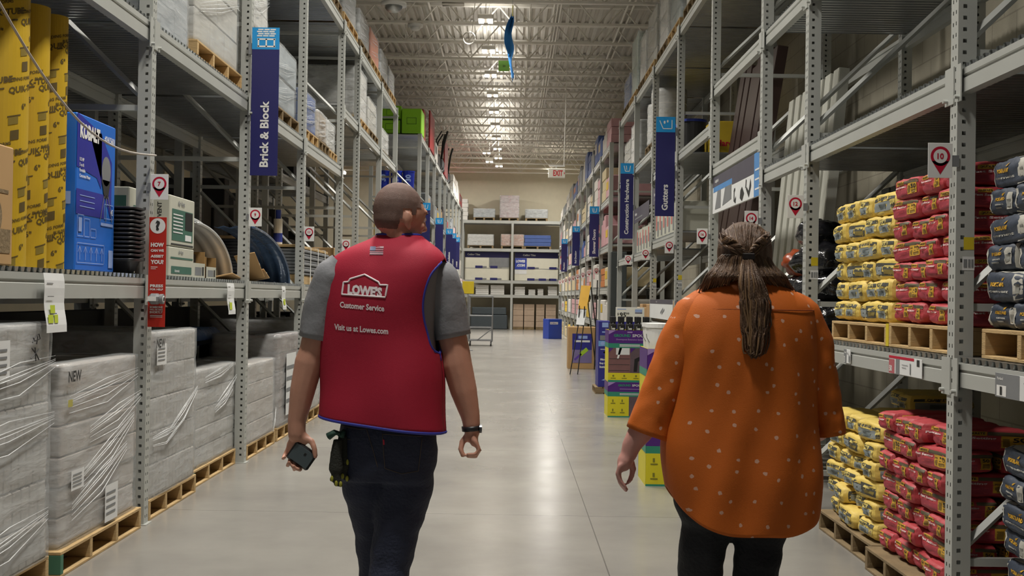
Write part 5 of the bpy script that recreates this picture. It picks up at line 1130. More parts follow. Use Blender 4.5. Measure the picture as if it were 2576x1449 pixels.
# ---------------- stock on the far racks ----------------
rf = random.Random(9)
LVN = {0: 'floor level', 1: 'lowest shelf', 2: 'second shelf', 3: 'third shelf', 4: 'fourth shelf', 5: 'top'}
PALR = [mat('far_white', 'c4c0b8', .6), mat('far_pink', 'b98f92', .6), mat('far_cream', 'b9aa86', .6), mat('far_grey', '7f8385', .6), mat('far_blue', '42588f', .6), mat('far_red', 'a03a3a', .6), mat('far_yellow', 'c0a02c', .6), mat('far_tan', '99815c', .6), mat('far_dark', '3d3b39', .6), mat('far_orange', 'b06a32', .6)]
def farstock(side, ys, x0, levels, pal, tallmax, sidename, minl=0):
    for bi in range(len(ys)-1):
        for li, z in enumerate(levels):
            nxt = levels[li+1] if li+1 < len(levels) else z+1.6
            n_ = 2 if bi < 5 else 1; wd = (ys[bi+1]-ys[bi]-.22)/n_
            if side < 0 and li == 4 and bi in (0, 1, 2, 3, 4) and not (bi == 1): continue
            for q in range(n_):
                y = ys[bi]+.13+q*wd; h = min(nxt-z-.28, rf.uniform(.35, tallmax)); m = PALR[rf.choice(pal[min(li, len(pal)-1)])]; zz = z+(.152 if li else 0)+.004
                b = MB(); r3 = rf.randrange(3); X0, X1 = (x0+.03, x0+.95) if side > 0 else (-x0-.95, -x0-.03); Y0, Y1 = y+.02, y+wd-.04
                if r3 == 0:
                    for t in range(3): b.bbox(X0+.01*(t % 2), X1-.01*(t % 2), Y0+.012*((t+q) % 2), Y1-.01*(t % 2), zz+h*t/3+.001, zz+h*(t+1)/3-.004, m, b=.008)
                elif r3 == 1:
                    for t in range(3):
                        ya = Y0+(Y1-Y0)*t/3; b.bbox(X0, X1, ya, ya+(Y1-Y0)/3-.012, zz, zz+h*(1-.12*((t+bi) % 3)), m, b=.012)
                else:
                    b.bbox(X0, X1, Y0, Y1, zz, zz+h, m, b=.02)
                    F_ = Face((X0 if side > 0 else X1, Y1 if side > 0 else Y0, zz), (0, -side, 0), (0, 0, 1), (-side, 0, 0), .004); F_.rect(.1*(Y1-Y0), .4*h, .6*(Y1-Y0), .8*h, PALR[rf.randrange(10)])
                    base = len(b.v); b.v += F_.mb.v
                    for f_, mi in zip(F_.mb.f, F_.mb.m): b.f.append(tuple(base+v for v in f_)); b.m.append(b.mi(F_.mb.mats[mi]))
                cn = m.name.replace('far_', '')
                tag(b.build('boxed_goods'), '%s goods, %s, %s bay from near%s, %s' % (cn, LVN[li if li < len(levels)-1 else 5], ORD[bi].replace('nearest', 'first'), '' if n_ == 1 else (' near half' if q == 0 else ' far half'), sidename), 'stock', 'goods on the far %s' % sidename)
farstock(1, RY2, AR+.05, [0, .75, 1.5, 2.4, 3.4, 4.5], [(2, 6, 7, 3), (0, 1, 6, 3), (0, 9, 1, 2), (1, 5, 0, 4), (0, 1, 2, 3), (0, 0, 1, 2, 3, 4)], .75, 'right rack')
farstock(-1, LY2[1:], AL-.1, [0, 1.2, 2.1, 3.3, 4.93], [(7, 2, 3), (0, 1, 7), (0, 2, 3), (8, 7, 3), (8, 5, 0, 3, 8)], .7, 'left rack')
# first bay of the far left rack: blue tubs, cartons, green crates on top
CRT = mat('crate_green', '88c81e', .45, var=.04)
def crate(x0, x1, y0, y1, z, h, label):
    root = thing('storage_crate', label, 'crate', (0, 0, 0), 0, 'lime green crates on top of the far left rack'); b = MB(); b.bbox(x0, x1, y0, y1, z, z+h, b=.015); b.build('crate_body', CRT, root)
    t = MB(); xm = (x0+x1)/2; zc = z+h*.5
    for a in ((xm-.11, xm+.11, zc-.075, zc-.065), (xm-.11, xm+.11, zc+.065, zc+.075), (xm-.11, xm-.10, zc-.075, zc+.075), (xm+.10, xm+.11, zc-.075, zc+.075)): t.box(a[0], a[1], y0-.006, y0+.001, a[2], a[3])
    t.build('handle_frame', mat('crate_green_dark', '4c7a14', .5), root)
zc = 4.93+.15
crate(-3.02, -2.58, 26.15, 26.9, zc, .30, 'lime green crate, lower left in the stack'); crate(-3.02, -2.56, 26.2, 26.9, zc+.34, .30, 'lime green crate, upper left in the stack'); crate(-2.54, -2.09, 26.08, 26.95, zc, .56, 'big lime green crate with square handle frame at right')
b = MB(); b.bbox(-2.5, -2.12, 27.1, 27.7, zc, zc+.72, b=.01); tag(b.build('red_carton', PALR[5]), 'red carton just behind the big green crate', 'carton')
b = MB(); b.bbox(-2.12, -2.08, 28.7, 30.3, zc+.02, zc+.95, b=.006); o = b.build('red_board', mat('panel_red', '9a1218', .5)); tag(o, 'large red board standing on top of the far left rack', 'board')
b = MB(); b.bbox(-2.12, -2.08, 35.0, 36.7, zc+.02, zc+1.1, b=.006); o = b.build('red_board', MATS['panel_red']); tag(o, 'farther red board on top of the far left rack', 'board')
for i, (y, dx) in enumerate(((33.6, .1), (34.2, .0), (37.5, .05))):
    root = thing('garden_tool', 'dark long-handled machine upright on the far left rack, %s' % ('nearest', 'middle', 'farthest')[i], 'machine', (-2.15, y, zc)); b = MB(); b.tube([(0, 0, .1), (.05+dx, .1, .9), (.12+dx, .1, 1.15)], .03, 8); b.tube([(-.2, 0, .1), (-.1, .1, .9), (.05, .1, 1.15)], .02, 8); b.build('handle', M_DARK, root, True); b = MB(); b.bbox(-.3, .1, -.2, .3, 0, .35, b=.05); b.build('engine_housing', M_BLK, root, True)
BT = mat('tub_blue', '1b2f9a', .35)
for i, x in enumerate((-2.95, -2.66, -2.38)):
    for j in range(2):
        root = thing('stacked_pail', 'blue labelled pail %s of the %s column behind the man' % (('lower', 'upper')[j], ('left', 'middle', 'right')[i]), 'pail', (x+.0, 26.3, 3.3+.15+.40*j), 0, 'blue pails on the far left rack'); b = MB(); b.tube([(0, 0, 0), (0, 0, .36)], [.12, .135], 20); b.build('pail', BT, root); b = MB(); b.cyl((0, 0, .36), .142, .03, 20); b.build('lid', BT, root)
        F_ = Face((0, -.132, 0), (1, 0, 0), (0, 0, 1), (0, -1, 0), .006); F_.text('30', 0, .22, h=.13, m=M_KL, align='c', rot=True, bold=.04); F_.build('numeral', root, True)
carton('open_carton', 'large tan cardboard box on the far left rack above the man', 'carton', -3.15, -2.15, 26.2, 27.9, 2.1+.15, 3.1, mat('carton_straw', 'b39a5d', .7), prints=None, tape=False)
# ---------------- back rack ----------------
def bb(px0, py0, px1, py1, Y=50.1):
    a, c = at(px0, py1, Y), at(px1, py0, Y); return a.x, c.x, a.z, c.z
def backload(label, box, m, nm='wrapped_load', cat='wrapped load', zbase=None, pal=True, wrap=True, D=.9):
    x0, x1, z0, z1 = bb(*box); z0 = zbase; root = thing(nm, label, cat, ((x0+x1)/2, 50.55, z0)); h = z1-z0; w_ = (x1-x0)/2; ph = 0
    if pal:
        b = MB()
        for q in (-w_, -.04, w_-.08): b.box(q, q+.08, -.45, .45, .002, .1)
        b.box(-w_, w_, -.45, .45, .1, .12); b.build('pallet_base', M_WOODD, root); ph = .125
    b = MB(); n_ = max(1, int((h-ph)/.16))
    for t in range(n_): b.bbox(-w_+.02*(t % 2), w_-.02*((t+1) % 2), -.43, .43, ph+(h-ph)*t/n_, ph+(h-ph)*(t+1)/n_-.006, b=.012)
    b.build('goods', m, root)
    if wrap: o = wrapmesh(.9, 2*w_+.02, h-ph, n_, len(label)).build('stretch_wrap', M_FILM2, root, True, (0, 0, ph))
    return root
zt_ = 4.6+.132; zm_ = 3.38+.132
backload('grey wrapped load on top of the back rack, left', (1200, 525, 1245, 0), M_IN2, zbase=zt_); backload('tall pinkish wrapped load on top of the back rack, centre', (1266, 492, 1306, 0), mat('goods_pink', 'a98a8b', .6), zbase=zt_); backload('low grey wrapped load on top of the back rack, right', (1330, 527, 1378, 0), M_GREY, zbase=zt_)
backload('narrow cream upright carton at the left end of the back rack top', (1162, 500, 1178, 0), M_IN5, zbase=zt_, pal=False, wrap=False)
backload('silver wrapped load on the middle of the back rack, left', (1186, 590, 1242, 0), M_IN5, zbase=zm_); backload('orange topped white load on the middle of the back rack', (1270, 590, 1318, 0), PALR[9], zbase=zm_); backload('blue bin with pink card on the back rack', (1328, 592, 1387, 0), PALR[4], 'stock_bin', 'bin', zm_, True, False)
def tilewall(k, txt):
    root = thing('tile_display', '%s ceiling tile display wall with navy header on the back rack' % ('left' if k == 0 else 'right'), 'display board', (0, 0, 0)); x0, x1 = bx[k]+.12, bx[k+1]-.12
    b = MB(); b.bbox(x0, x1, 50.2, 50.24, 2.14, 3.36, b=.003); b.build('board', mat('tile_cream', 'cfccba', .7, var=.03), root)
    F_ = Face((x0, 50.2, 2.14), (1, 0, 0), (0, 0, 1), (0, -1, 0), .004); W = x1-x0
    F_.rect(0, .98, W, 1.22, M_NAVY); F_.rect(0, .50, W, .52, M_GREY); F_.up(); F_.text(txt, .35 if k else .1, 1.04, h=.11, m=M_PAPER, bold=.03)
    if k == 0: F_.rect(1.05, .55, W, .98, M_GREY); spots = ((.45, .52), (1.1, .52), (.45, .0), (1.1, .0))
    else:
        F_.rect(0, .48, .52, .97, M_BLUEP); F_.rect(0, .28, .52, .46, M_PAPER); F_.up(); F_.text('LOWES', .05, .78, h=.12, w=.4, m=M_PAPER, bold=.06); F_.text('.COM', .08, .6, h=.12, w=.36, m=M_PAPER, bold=.06); spots = ((.55, .5), (1.5, .5), (.55, .0), (1.05, .0), (1.5, .0))
    F_.up()
    for a, c in spots: F_.rect(a, c, a+.32, c+.1, M_NAVY); F_.rect(a+.32, c+.02, a+.5, c+.08, M_GREY)
    F_.build('p', root)
tilewall(0, 'Ceiling Tiles'); tilewall(1, 'Ceiling Tiles')
for i, (a, c, h) in enumerate(((-1.55, -.98, .42), (-.9, -.3, .42), (.15, .6, .36), (.75, 1.05, .25), (1.15, 1.4, .28), (1.6, 2.0, .40))):
    root = thing('tile_stack', 'stack of white ceiling tile packs on the back rack, %s from the left' % ORD[i].replace('nearest', 'first'), 'tile stack', ((a+c)/2, 50.5, 1.512), 0, 'tile packs on the back rack')
    for t in range(5): b = MB(); b.bbox(-(c-a)/2+.01*(t % 2), (c-a)/2, -.35, .35, h*t/5, h*(t+1)/5-.01, b=.004); b.build('pack', M_IN5, root)
for i, x in enumerate((.08, .56, 1.04, 1.5)):
    root = thing('carton_stack', 'brown stacked cartons on the floor under the back rack, %s from the left' % ORD[i].replace('nearest', 'first'), 'carton stack', (x+.24, 50.5, 0), 0, 'cartons under the back rack')
    w2 = .22 if i != 2 else .18
    for t in range(4): b = MB(); b.bbox(-w2, w2, -.3, .3, .12+.25*t, .12+.25*t+.24, b=.006); F_ = Face((-w2, -.3, .12+.25*t), (1, 0, 0), (0, 0, 1), (0, -1, 0), .003); F_.rect(.08, .1, .25, .18, M_PAPER); b.add(F_.mb.v, F_.mb.f, None); b.build('carton', mat('carton_blush', 'b09a84', .7), root)
    b = MB(); b.box(-w2, w2, -.3, .3, 0.001, .118); b.build('pallet_base', M_WOODD, root)
b = MB(); b.bbox(-1.75, -.15, 50.1, 50.95, 0.0, .62, b=.03); b.bbox(-1.7, -.2, 50.15, 50.9, .63, .95, b=.03); o = b.build('covered_stack', mat('cover_slate', '3f474b', .7)); tag(o, 'dark covered stack on the floor under the left of the back rack', 'covered stack')
# ---------------- people ----------------
def interp(tab, t):
    """smooth (monotone cubic-ish) interpolation in a table of rows (key, values...) with falling or rising key"""
    rows = sorted(tab); ks = [r_[0] for r_ in rows]
    if t <= ks[0]: return rows[0][1:]
    if t >= ks[-1]: return rows[-1][1:]
    i = max(k for k in range(len(ks)-1) if ks[k] <= t)
    u = (t-ks[i])/(ks[i+1]-ks[i]); out = []
    for c in range(1, len(rows[0])):
        p1, p2 = rows[i][c], rows[i+1][c]; h = ks[i+1]-ks[i]
        m1 = (p2-rows[i-1][c])/(ks[i+1]-ks[i-1])*h if i > 0 else (p2-p1)
        m2 = (rows[i+2][c]-p1)/(ks[i+2]-ks[i])*h if i+2 < len(rows) else (p2-p1)
        out.append((2*u**3-3*u*u+1)*p1+(u**3-2*u*u+u)*m1+(-2*u**3+3*u*u)*p2+(u**3-u*u)*m2)
    return out
SKIN = mat('skin', 'c39079', .5, var=.07, vscale=18, bump=.05, bscale=200); SKIN2 = mat('skin_fair', 'c08d82', .5, var=.08, vscale=18)
for s_ in (SKIN, SKIN2):
    b_ = s_.node_tree.nodes['Principled BSDF']; b_.inputs['Subsurface Weight'].default_value = .08; b_.inputs['Subsurface Radius'].default_value = (.02, .008, .004)
def cap(mb, pts, rs, n=12):       # rounded limb: a tube with ball ends
    pts = [Vector(p) for p in pts]
    mb.tube(pts, rs, n); mb.ell(pts[0], (rs[0],)*3, None, None, 12, 8); mb.ell(pts[-1], (rs[-1],)*3, None, None, 12, 8)
    for p, r_ in zip(pts[1:-1], rs[1:-1]): mb.ell(p, (r_*.99,)*3, None, None, 12, 8)
def head_parts(mb, T, female=False, sc=1.0):
    """T: Matrix placing head-local space (face +y, origin on the ear axis)"""
    def E(c, r_, rot=None):
        Mr = T.to_3x3() @ (rot if rot is not None else Matrix.Identity(3))
        mb.ell(T @ Vector([v*sc for v in c]), [v*sc for v in r_], None, Mr, 18, 12)
    E((0, -.012, .045), (.077, .096, .098)); E((0, .02, .03), (.072, .078, .085)); E((0, -.03, .01), (.070, .072, .07))
    E((0, .035, -.035), (.057, .058, .072)); E((0, .062, -.082), (.034, .03, .026)); E((.03, .03, -.06), (.026, .045, .035)); E((-.03, .03, -.06), (.026, .045, .035))
    E((0, .086, .045), (.05, .014, .016)); E((0, .098, .0), (.012, .016, .032), Matrix.Rotation(R(14), 3, 'X')); E((0, .110, -.016), (.014, .013, .011)); E((.012, .1, -.02), (.009, .01, .008)); E((-.012, .1, -.02), (.009, .01, .008))
    for s in (-1, 1):
        E((s*.036, .074, -.012), (.022, .016, .016)); E((s*.031, .082, .022), (.014, .010, .009))
        er = Matrix.Rotation(R(-s*22), 3, 'Z') @ Matrix.Rotation(R(-8), 3, 'X')
        E((s*.079, -.004, .0), (.006, .017, .030), er); E((s*.084, -.012, .008), (.005, .013, .023), er); E((s*.078, .003, -.026), (.007, .010, .013), er)
    E((0, .092, -.048), (.024, .010, .006)); E((0, .090, -.058), (.021, .011, .007))
def face_details(T, parent, skinlip, iris):
    for s in (-1, 1):
        b = MB(); b.ell(T @ Vector((s*.031, .084, .018)), (.0115,)*3, M_WHT, None, 12, 8); b.ell(T @ Vector((s*.031, .0925, .018)), (.0055, .0055, .0055), iris, None, 10, 6); b.build('eye', None, parent, True)
        b = MB(); b.tube([T @ Vector((s*x, y, z)) for x, y, z in ((.014, .099, .037), (.03, .1, .043), (.048, .088, .038))], [.002, .0035, .002], 6); b.build('eyebrow', mat('brow', '3b2a20', .8), parent, True)
    b = MB(); b.tube([T @ Vector((x, .1-abs(x)*.25, -.0525)) for x in (-.022, -.01, 0, .01, .022)], [.002, .0035, .004, .0035, .002], 6); b.build('lips', skinlip, parent, True)
def polyx(vals): return vals
def garment_ring(tab, z, th, yaw_n=2.4):
    cx_, cy_, rx, rb_, rf = interp(tab, z)
    c, s = math.cos(th), math.sin(th); e = 2/yaw_n
    x = rx*math.copysign(abs(s)**e, s); y = -(rb_ if c > 0 else rf)*math.copysign(abs(c)**e, c)
    return Vector((cx_+x, cy_+y, z))
# ======== the man ========
YM = 4.35
def mp(px, py, dy=0.0): return at(px, py, YM+dy)
mroot_p = mp(962, 900); man = thing('person', 'man in red vest and grey shirt walking away, head turned right, holding a device', 'person', (mroot_p.x, YM, 0))
TR = Matrix.Translation((mroot_p.x, YM, 0)); TRI = TR.inverted(); YAW = Matrix.Rotation(R(-13), 4, 'Z')
def L_(v): return TRI @ Vector(v)             # world to person space
def ML(px, py, dy=0.0): return L_(mp(px, py, dy))
def row(py, xl, xr, rb_, rf, cy_=0.0):
    a, b_ = ML(xl, py), ML(xr, py); return (a.z/2+b_.z/2, (a.x+b_.x)/2, cy_, (b_.x-a.x)/2/.985, rb_, rf)
VT = [row(592, 955, 1050, .058, .06, .012), row(603, 940, 1062, .066, .07, .01), row(615, 912, 1078, .082, .085, .005), row(632, 876, 1098, .1, .1, .0), row(655, 842, 1112, .114, .112, .0), row(690, 824, 1114, .128, .122), row(760, 817, 1104, .137, .13), row(850, 817, 1097, .136, .135), row(950, 816, 1112, .138, .142, -.005), row(1050, 815, 1118, .142, .145, -.01), row(1100, 815, 1116, .143, .146, -.012)]
SPIN = YAW
def man_surf(z, th, off=0.0):
    p = garment_ring(VT, z, th); c = Vector(interp(VT, z)[:2]+[z]) if isinstance(interp(VT, z), list) else None
    cx_, cy_ = interp(VT, z)[:2]; d = Vector((p.x-cx_, p.y-cy_, 0)); d.normalize()
    p = p+d*off; q = Vector((p.x-cx_, p.y, 0)); q = SPIN @ q; return Vector((q.x+cx_, q.y, p.z))
zt, zb = VT[0][0], VT[-1][0]
zsh = ML(962, 655).z; zarm = ML(962, 905).z
EDGE = [(ML(962, 592).z, .4), (ML(962, 650).z, .4), (ML(962, 658).z, .212), (ML(962, 668).z, .202), (ML(962, 700).z, .186), (ML(962, 760).z, .182), (ML(962, 830).z, .196), (ML(962, 880).z, .212), (ML(962, 900).z, .25)]
def th_edge(z, back=True):
    rx = interp(VT, z)[2]
    if z >= zt-.001 or z <= zarm: return math.pi/2
    e = interp(EDGE, z)[0]/rx
    return math.pi/2 if e >= .995 else math.asin(max(0, e)**(2.4/2))
VR = mat('vest_red', 'a20d2e', .75, var=.05, vscale=3, bump=.12, bscale=350); VBL = mat('vest_trim_blue', '30379c', .6); TGREY = mat('tshirt_grey', '808184', .8, var=.05, vscale=5, bump=.1, bscale=60)
def vfold(x, z):
    lo = max(0, min(1, (ML(962, 800).z-z)/.35))
    return .006*math.sin(x*23+z*6)*lo+.004*math.sin(x*11-z*17)+.005*noise.noise(Vector((x*6, 0, z*5)))
def vz(z, x):
    hem = max(0, min(1, (ML(962, 960).z-z)/.16)); return z-hem*(x*.11)
b = MB(); nz, nt_ = 56, 44
zhem = ML(962, 1064).z
edges = {('b', 1): [], ('b', -1): [], ('f', 1): [], ('f', -1): []}; hemb = []; hemf = []
for side, base in (('b', 0.0), ('f', math.pi)):
    rings = []
    for j in range(nz+1):
        z = zt-(zt-zhem)*j/nz; te = th_edge(z); rg = []
        for i in range(nt_+1):
            u = -1+2*i/nt_; th = base+u*te
            p = man_surf(z, th, .012); p2 = man_surf(z, th, .012+vfold(p.x, z)); p2.z = vz(p2.z, p2.x); rg.append(tuple(p2))
        rings.append(rg)
        if ML(962, 652).z > z > zarm-.0: edges[side, 1].append(rg[-1]); edges[side, -1].append(rg[0])
    if side == 'b': hemb = rings[-1]; collar = rings[0]
    else: hemf = rings[-1]; collarf = rings[0]
    b.loft(rings, VR, False, False)
vest = b.build('vest', None, man, True); sm = vest.modifiers.new('s', 'SOLIDIFY'); sm.thickness = .003
def trimtube(pts, r_, nm='vest_trim'):
    t = MB(); t.tube(pts, r_, 8); return t.build(nm, VBL, vest, True)
trimtube(edges['b', 1], .0055); trimtube(edges['b', -1], .0055); trimtube(edges['f', 1], .0055); trimtube(edges['f', -1], .0055)
trimtube(hemb, .006); trimtube(hemf, .006); trimtube(list(collar), .006); trimtube(list(collarf), .006)
# vest lettering, laid on the back panel
def vback(x, z, off=.0155):
    cx_, cy_, rx, rb_, rf = interp(VT, z)
    e = max(-.97, min(.97, x/rx)); th = math.copysign(math.asin(abs(e)**1.2), e)
    q = man_surf(z, th, .012); q2 = man_surf(z, th, off+vfold(q.x, z)); q2.z = vz(q2.z, q2.x); return tuple(q2)
def vx(px, z):      # pixel column to vest x (undo the body's turn)
    target = ML(px, 800).x
    lo_, hi = -.2, .2
    for _ in range(30):
        mid = (lo_+hi)/2
        if vback(mid, z)[0] < target: lo_ = mid
        else: hi = mid
    return (lo_+hi)/2
def vprint(name, items):
    mb_ = MB()
    for it in items:
        if it[0] == 't':
            _, s, x0, x1, pyb, pyt, bold = it
            vs, fs, _a = text2d(s, bold); zb_, zt_ = ML(930, pyb).z, ML(930, pyt).z
            P = []
            for p in vs:
                z = zb_+(zt_-zb_)*p[1]; px = x0+(x1-x0)*p[0]; z2 = z-.012*p[0]; P.append(vback(vx(px, z2), z2, .0165))
            mb_.add(P, fs, M_VW)
        else:
            _, pts, wd = it; pts = [(px, py+(px-880)*.05) for px, py in pts]
            dense = []
            for (a0, a1), (c0, c1) in zip(pts[:-1], pts[1:]):
                for k in range(6): dense.append((a0+(c0-a0)*k/6, a1+(c1-a1)*k/6))
            dense.append(pts[-1]); mb_.tube([vback(vx(px, ML(930, py).z), ML(930, py).z, .0155) for px, py in dense], wd, 6)
    for i in range(len(mb_.m)): pass
    return mb_.build(name, M_VW, vest)
M_VW = mat('vest_print_white', 'ece0e2', .6, var=.04)
vprint('logo', [('l', [(870, 742), (873, 712), (886, 710), (890, 703), (927, 690), (962, 706), (966, 713), (985, 712), (980, 742), (870, 742), (872, 730)], .0036), ('t', "LOWE'S", 885, 972, 741, 715, .06)])
vprint('vest_lettering', [('t', 'Customer Service', 866, 978, 774, 759, .03)]); vprint('vest_lettering', [('t', 'Visit us at Lowes.com', 852, 988, 829, 814, .03)])
fp = MB(); fm = [mat('flag_white', 'c9b8bd', .6), mat('flag_canton', '6c7390', .6), mat('flag_stripe', 'b98a96', .6)]
def fq(x0, x1, y0, y1, m, o_): fp.add([vback(vx(x, ML(930, y).z), ML(930, y).z, o_) for x, y in ((x0, y1), (x1, y1), (x1, y0), (x0, y0))], [(0, 1, 2, 3)], m)
fq(937, 970, 622, 643, fm[0], .0175)
for i in range(4): fq(937, 970, 624.5+i*5, 627+i*5, fm[2], .0182)
fq(937, 951, 622, 632.5, fm[1], .019); fp.build('flag_patch', None, vest)
# t-shirt
b = MB(); rings = []
for j in range(41):
    z = zt+.012-(zt+.012-ML(962, 1035).z)*j/40; zz = min(z, zt); rings.append([tuple(man_surf(zz, 2*math.pi*i/48, -.004 if j else -.004)+Vector((0, 0, z-zz))) for i in range(48)])
b.loft(rings, None, False)
def sleeve(path, rs, seed, n=28):
    pts = []; m_ = len(path)
    for k in range((m_-1)*6+1):
        t = k/6; i = min(int(t), m_-2); u = t-i; pts.append((Vector(path[i]).lerp(Vector(path[i+1]), u), rs[i]+(rs[i+1]-rs[i])*u))
    up = Vector((0, 1, 0)); rg = []
    for k, (p, r_) in enumerate(pts):
        t = (pts[min(k+1, len(pts)-1)][0]-pts[max(k-1, 0)][0]).normalized(); u = (up-t*up.dot(t)).normalized(); v = t.cross(u)
        rg.append([tuple(p+(u*math.cos(a)+v*math.sin(a))*(r_+.006*noise.noise(Vector((math.cos(a)*2, math.sin(a)*2, k*.35+seed))))) for a in [2*math.pi*i/n for i in range(n)]])
    return rg
for path, rs, sd in (([ML(868, 668), ML(838, 702), ML(812, 770), ML(795, 852)], [.062, .078, .072, .066], 1), ([ML(1070, 672), ML(1104, 706), ML(1124, 770), ML(1140, 848)], [.064, .080, .074, .067], 5)):
    rg = sleeve(path, rs, sd); inner = [[tuple(Vector(p)*.94+Vector(sum((Vector(q) for q in rg[-1]), Vector())/len(rg[-1]))*.06) for p in rg[-1]]]
    b.loft(rg+inner, None, False)
b.build('t_shirt', TGREY, man, True)
# body
b = MB()
HC = ML(1005, 556); YH = R(-57)
TH = Matrix.Translation(HC) @ Matrix.Rotation(YH, 4, 'Z') @ Matrix.Rotation(R(-6), 4, 'X')
head_parts(b, TH, sc=1.0)
cap(b, [ML(1000, 585, -.01), ML(1002, 612, .0), ML(985, 650, .0)], [.058, .060, .07], 18)
ringsb = [[tuple(man_surf(z, 2*math.pi*i/28, -.02)) for i in range(28)] for z in [zt-.01-(zt-.01-ML(962, 1020).z)*k/16 for k in range(17)]]
b.loft(ringsb)
cap(b, [ML(862, 690), ML(835, 705), ML(812, 780), ML(786, 884), ML(778, 910), ML(761, 983), ML(747, 1060), ML(746, 1092)], [.055, .06, .056, .051, .055, .048, .035, .033])
cap(b, [ML(1080, 692), ML(1100, 710), ML(1122, 780), ML(1146, 885), ML(1149, 915), ML(1167, 985), ML(1184, 1050), ML(1188, 1084)], [.055, .06, .058, .055, .058, .051, .036, .031])
# left hand round the device
b.ell(ML(748, 1112, .012), (.036, .016, .034), None, None, 14, 9); b.ell(ML(765, 1104, .0), (.024, .018, .024), None, None, 12, 8); b.ell(ML(738, 1122, .022), (.028, .014, .03), None, None, 12, 8)
for ch, r_ in (([(757, 1126, .03), (760, 1160, .034), (755, 1182, .008), (749, 1180, -.018)], .0098), ([(746, 1128, .032), (746, 1160, .036), (740, 1180, .008), (738, 1173, -.02)], .0100), ([(735, 1128, .030), (730, 1156, .034), (724, 1171, .006), (727, 1163, -.02)], .0095), ([(727, 1122, .028), (717, 1143, .028), (712, 1154, .004), (717, 1150, -.018)], .0085)):
    cap(b, [ML(*q) for q in ch], [r_*1.08, r_, r_*.93, r_*.85], 10)
cap(b, [ML(764, 1100, .0), ML(784, 1110, -.012), ML(791, 1128, -.022), ML(793, 1148, -.024)], [.014, .0125, .011, .0095], 10)
# right hand, loosely closed
b.ell(ML(1192, 1104, .0), (.017, .040, .030), None, None, 14, 9); b.ell(ML(1180, 1098, .01), (.018, .026, .022), None, None, 12, 8)
for i, dy in enumerate((-.034, -.012, .011, .033)):
    k = (.9, 1, 1.04, .97)[i]
    cap(b, [ML(1197, 1112, dy), ML(1205, 1112+20*k, dy), ML(1196, 1112+35*k, dy-.002), ML(1177, 1112+34*k, dy-.004)], [.0105*k, .0098*k, .0092*k, .0085*k], 10)
cap(b, [ML(1176, 1096, .012), ML(1163, 1112, .004), ML(1159, 1130, -.006), ML(1164, 1145, -.012)], [.0135, .0125, .011, .0095], 10)
# legs under the jeans
LEGR = [ML(1030, 1130), ML(1022, 1225), ML(998, 1330, .0), ML(980, 1430, -.02), ML(972, 1530, -.08), ML(966, 1640, -.16)]
LEGL = [ML(915, 1130), ML(925, 1225, .05), ML(940, 1330, .16), ML(946, 1430, .22), ML(948, 1540, .24), ML(950, 1655, .27)]
cap(b, LEGR, [.088, .088, .07, .056, .055, .038]); cap(b, LEGL, [.085, .082, .062, .052, .052, .038])
b.ell(ML(974, 1095), (.155, .105, .11), None, None, 18, 12)
bm_ = remeshed(b.mesh('body', SKIN), .0055, 5, 'body'); body = put('body', bm_, man)
face_details(TH, man, mat('lips', '8f5048', .5), mat('iris_brown', '4a3222', .3))
# cropped hair: a thin shell over the scalp
def shell(me, test, off, name, m, parent, TI):
    vs = [v.co for v in me.vertices]; keep = {}; nv = []; nf = []
    for p in me.polygons:
        if all(test(TI @ vs[i]) for i in p.vertices):
            f_ = []
            for i in p.vertices:
                if i not in keep: keep[i] = len(nv); nv.append(tuple(vs[i]+me.vertices[i].normal*off))
                f_.append(keep[i])
            nf.append(tuple(f_))
    mm = bpy.data.meshes.new(name); mm.from_pydata(nv, [], nf); mm.materials.append(m); mm.polygons.foreach_set('use_smooth', [True]*len(nf)); return put(name, mm, parent)
def scalp(p):
    ear = (abs(p.x) > .074 and p.z < .04 and abs(p.y) < .035)
    line = .075 if p.y > .055 else (.02 if p.y > -.01 else -.040 if p.y < -.03 else -.0)
    return p.z > line+(.0) and not ear and p.y < .092-.2*abs(p.x) and not (p.y > .03 and p.z < .05)
HM = mat('cropped_hair', '6e564c', .7, var=.15, vscale=60, bump=.3, bscale=500)
shell(body.data, scalp, .0022, 'hair', HM, man, TH.inverted())
# jeans
def leg_rings(path, rs, n=28, seed=0, fold=.004):
    return sleeve(path, rs, seed, n)
JN = mat('jeans_denim', '20263a', .8, var=.18, vscale=7, bump=.35, bscale=90)
b = MB()
rp = []
for j in range(17):
    z = ML(975, 1030).z-(ML(975, 1030).z-ML(975, 1205).z)*j/16; t = j/16
    hw = .178+.014*math.sin(t*math.pi*.8)-.02*max(0, t-.7); c_ = ML(978-6*t, 1100).x
    rp.append([tuple(Vector((c_, -.005, z))+(SPIN.to_3x3() @ Vector((hw*math.cos(a), (.118+.015*math.sin(t*3))*math.sin(a), 0)))) for a in [2*math.pi*i/32 for i in range(32)]])
b.loft(rp)
b.loft(leg_rings(LEGR, [.098, .104, .089, .076, .072, .070], seed=3)); b.loft(leg_rings(LEGL, [.094, .095, .076, .070, .068, .068], seed=8))
b.ell(ML(1030, 1150, -.04), (.09, .085, .10), None, None, 16, 10); b.ell(ML(925, 1150, -.02), (.085, .085, .10), None, None, 16, 10)
def jfold(co, nr):
    f_ = noise.noise(Vector((co.x*7, co.y*7, co.z*11)))*.005+noise.noise(Vector((co.x*16+co.z*9, co.y*10, co.z*24)))*.003
    return co+nr*f_
jm = remeshed(b.mesh('jeans', JN), .010, 5, 'jeans', jfold); jeans = put('jeans', jm, man)
zjw = ML(975, 1050).z
def seam(pts, r_, nm, m, parent):
    t = MB(); t.tube(pts, r_, 6); return t.build(nm, m, parent, True)
from mathutils.bvhtree import BVHTree
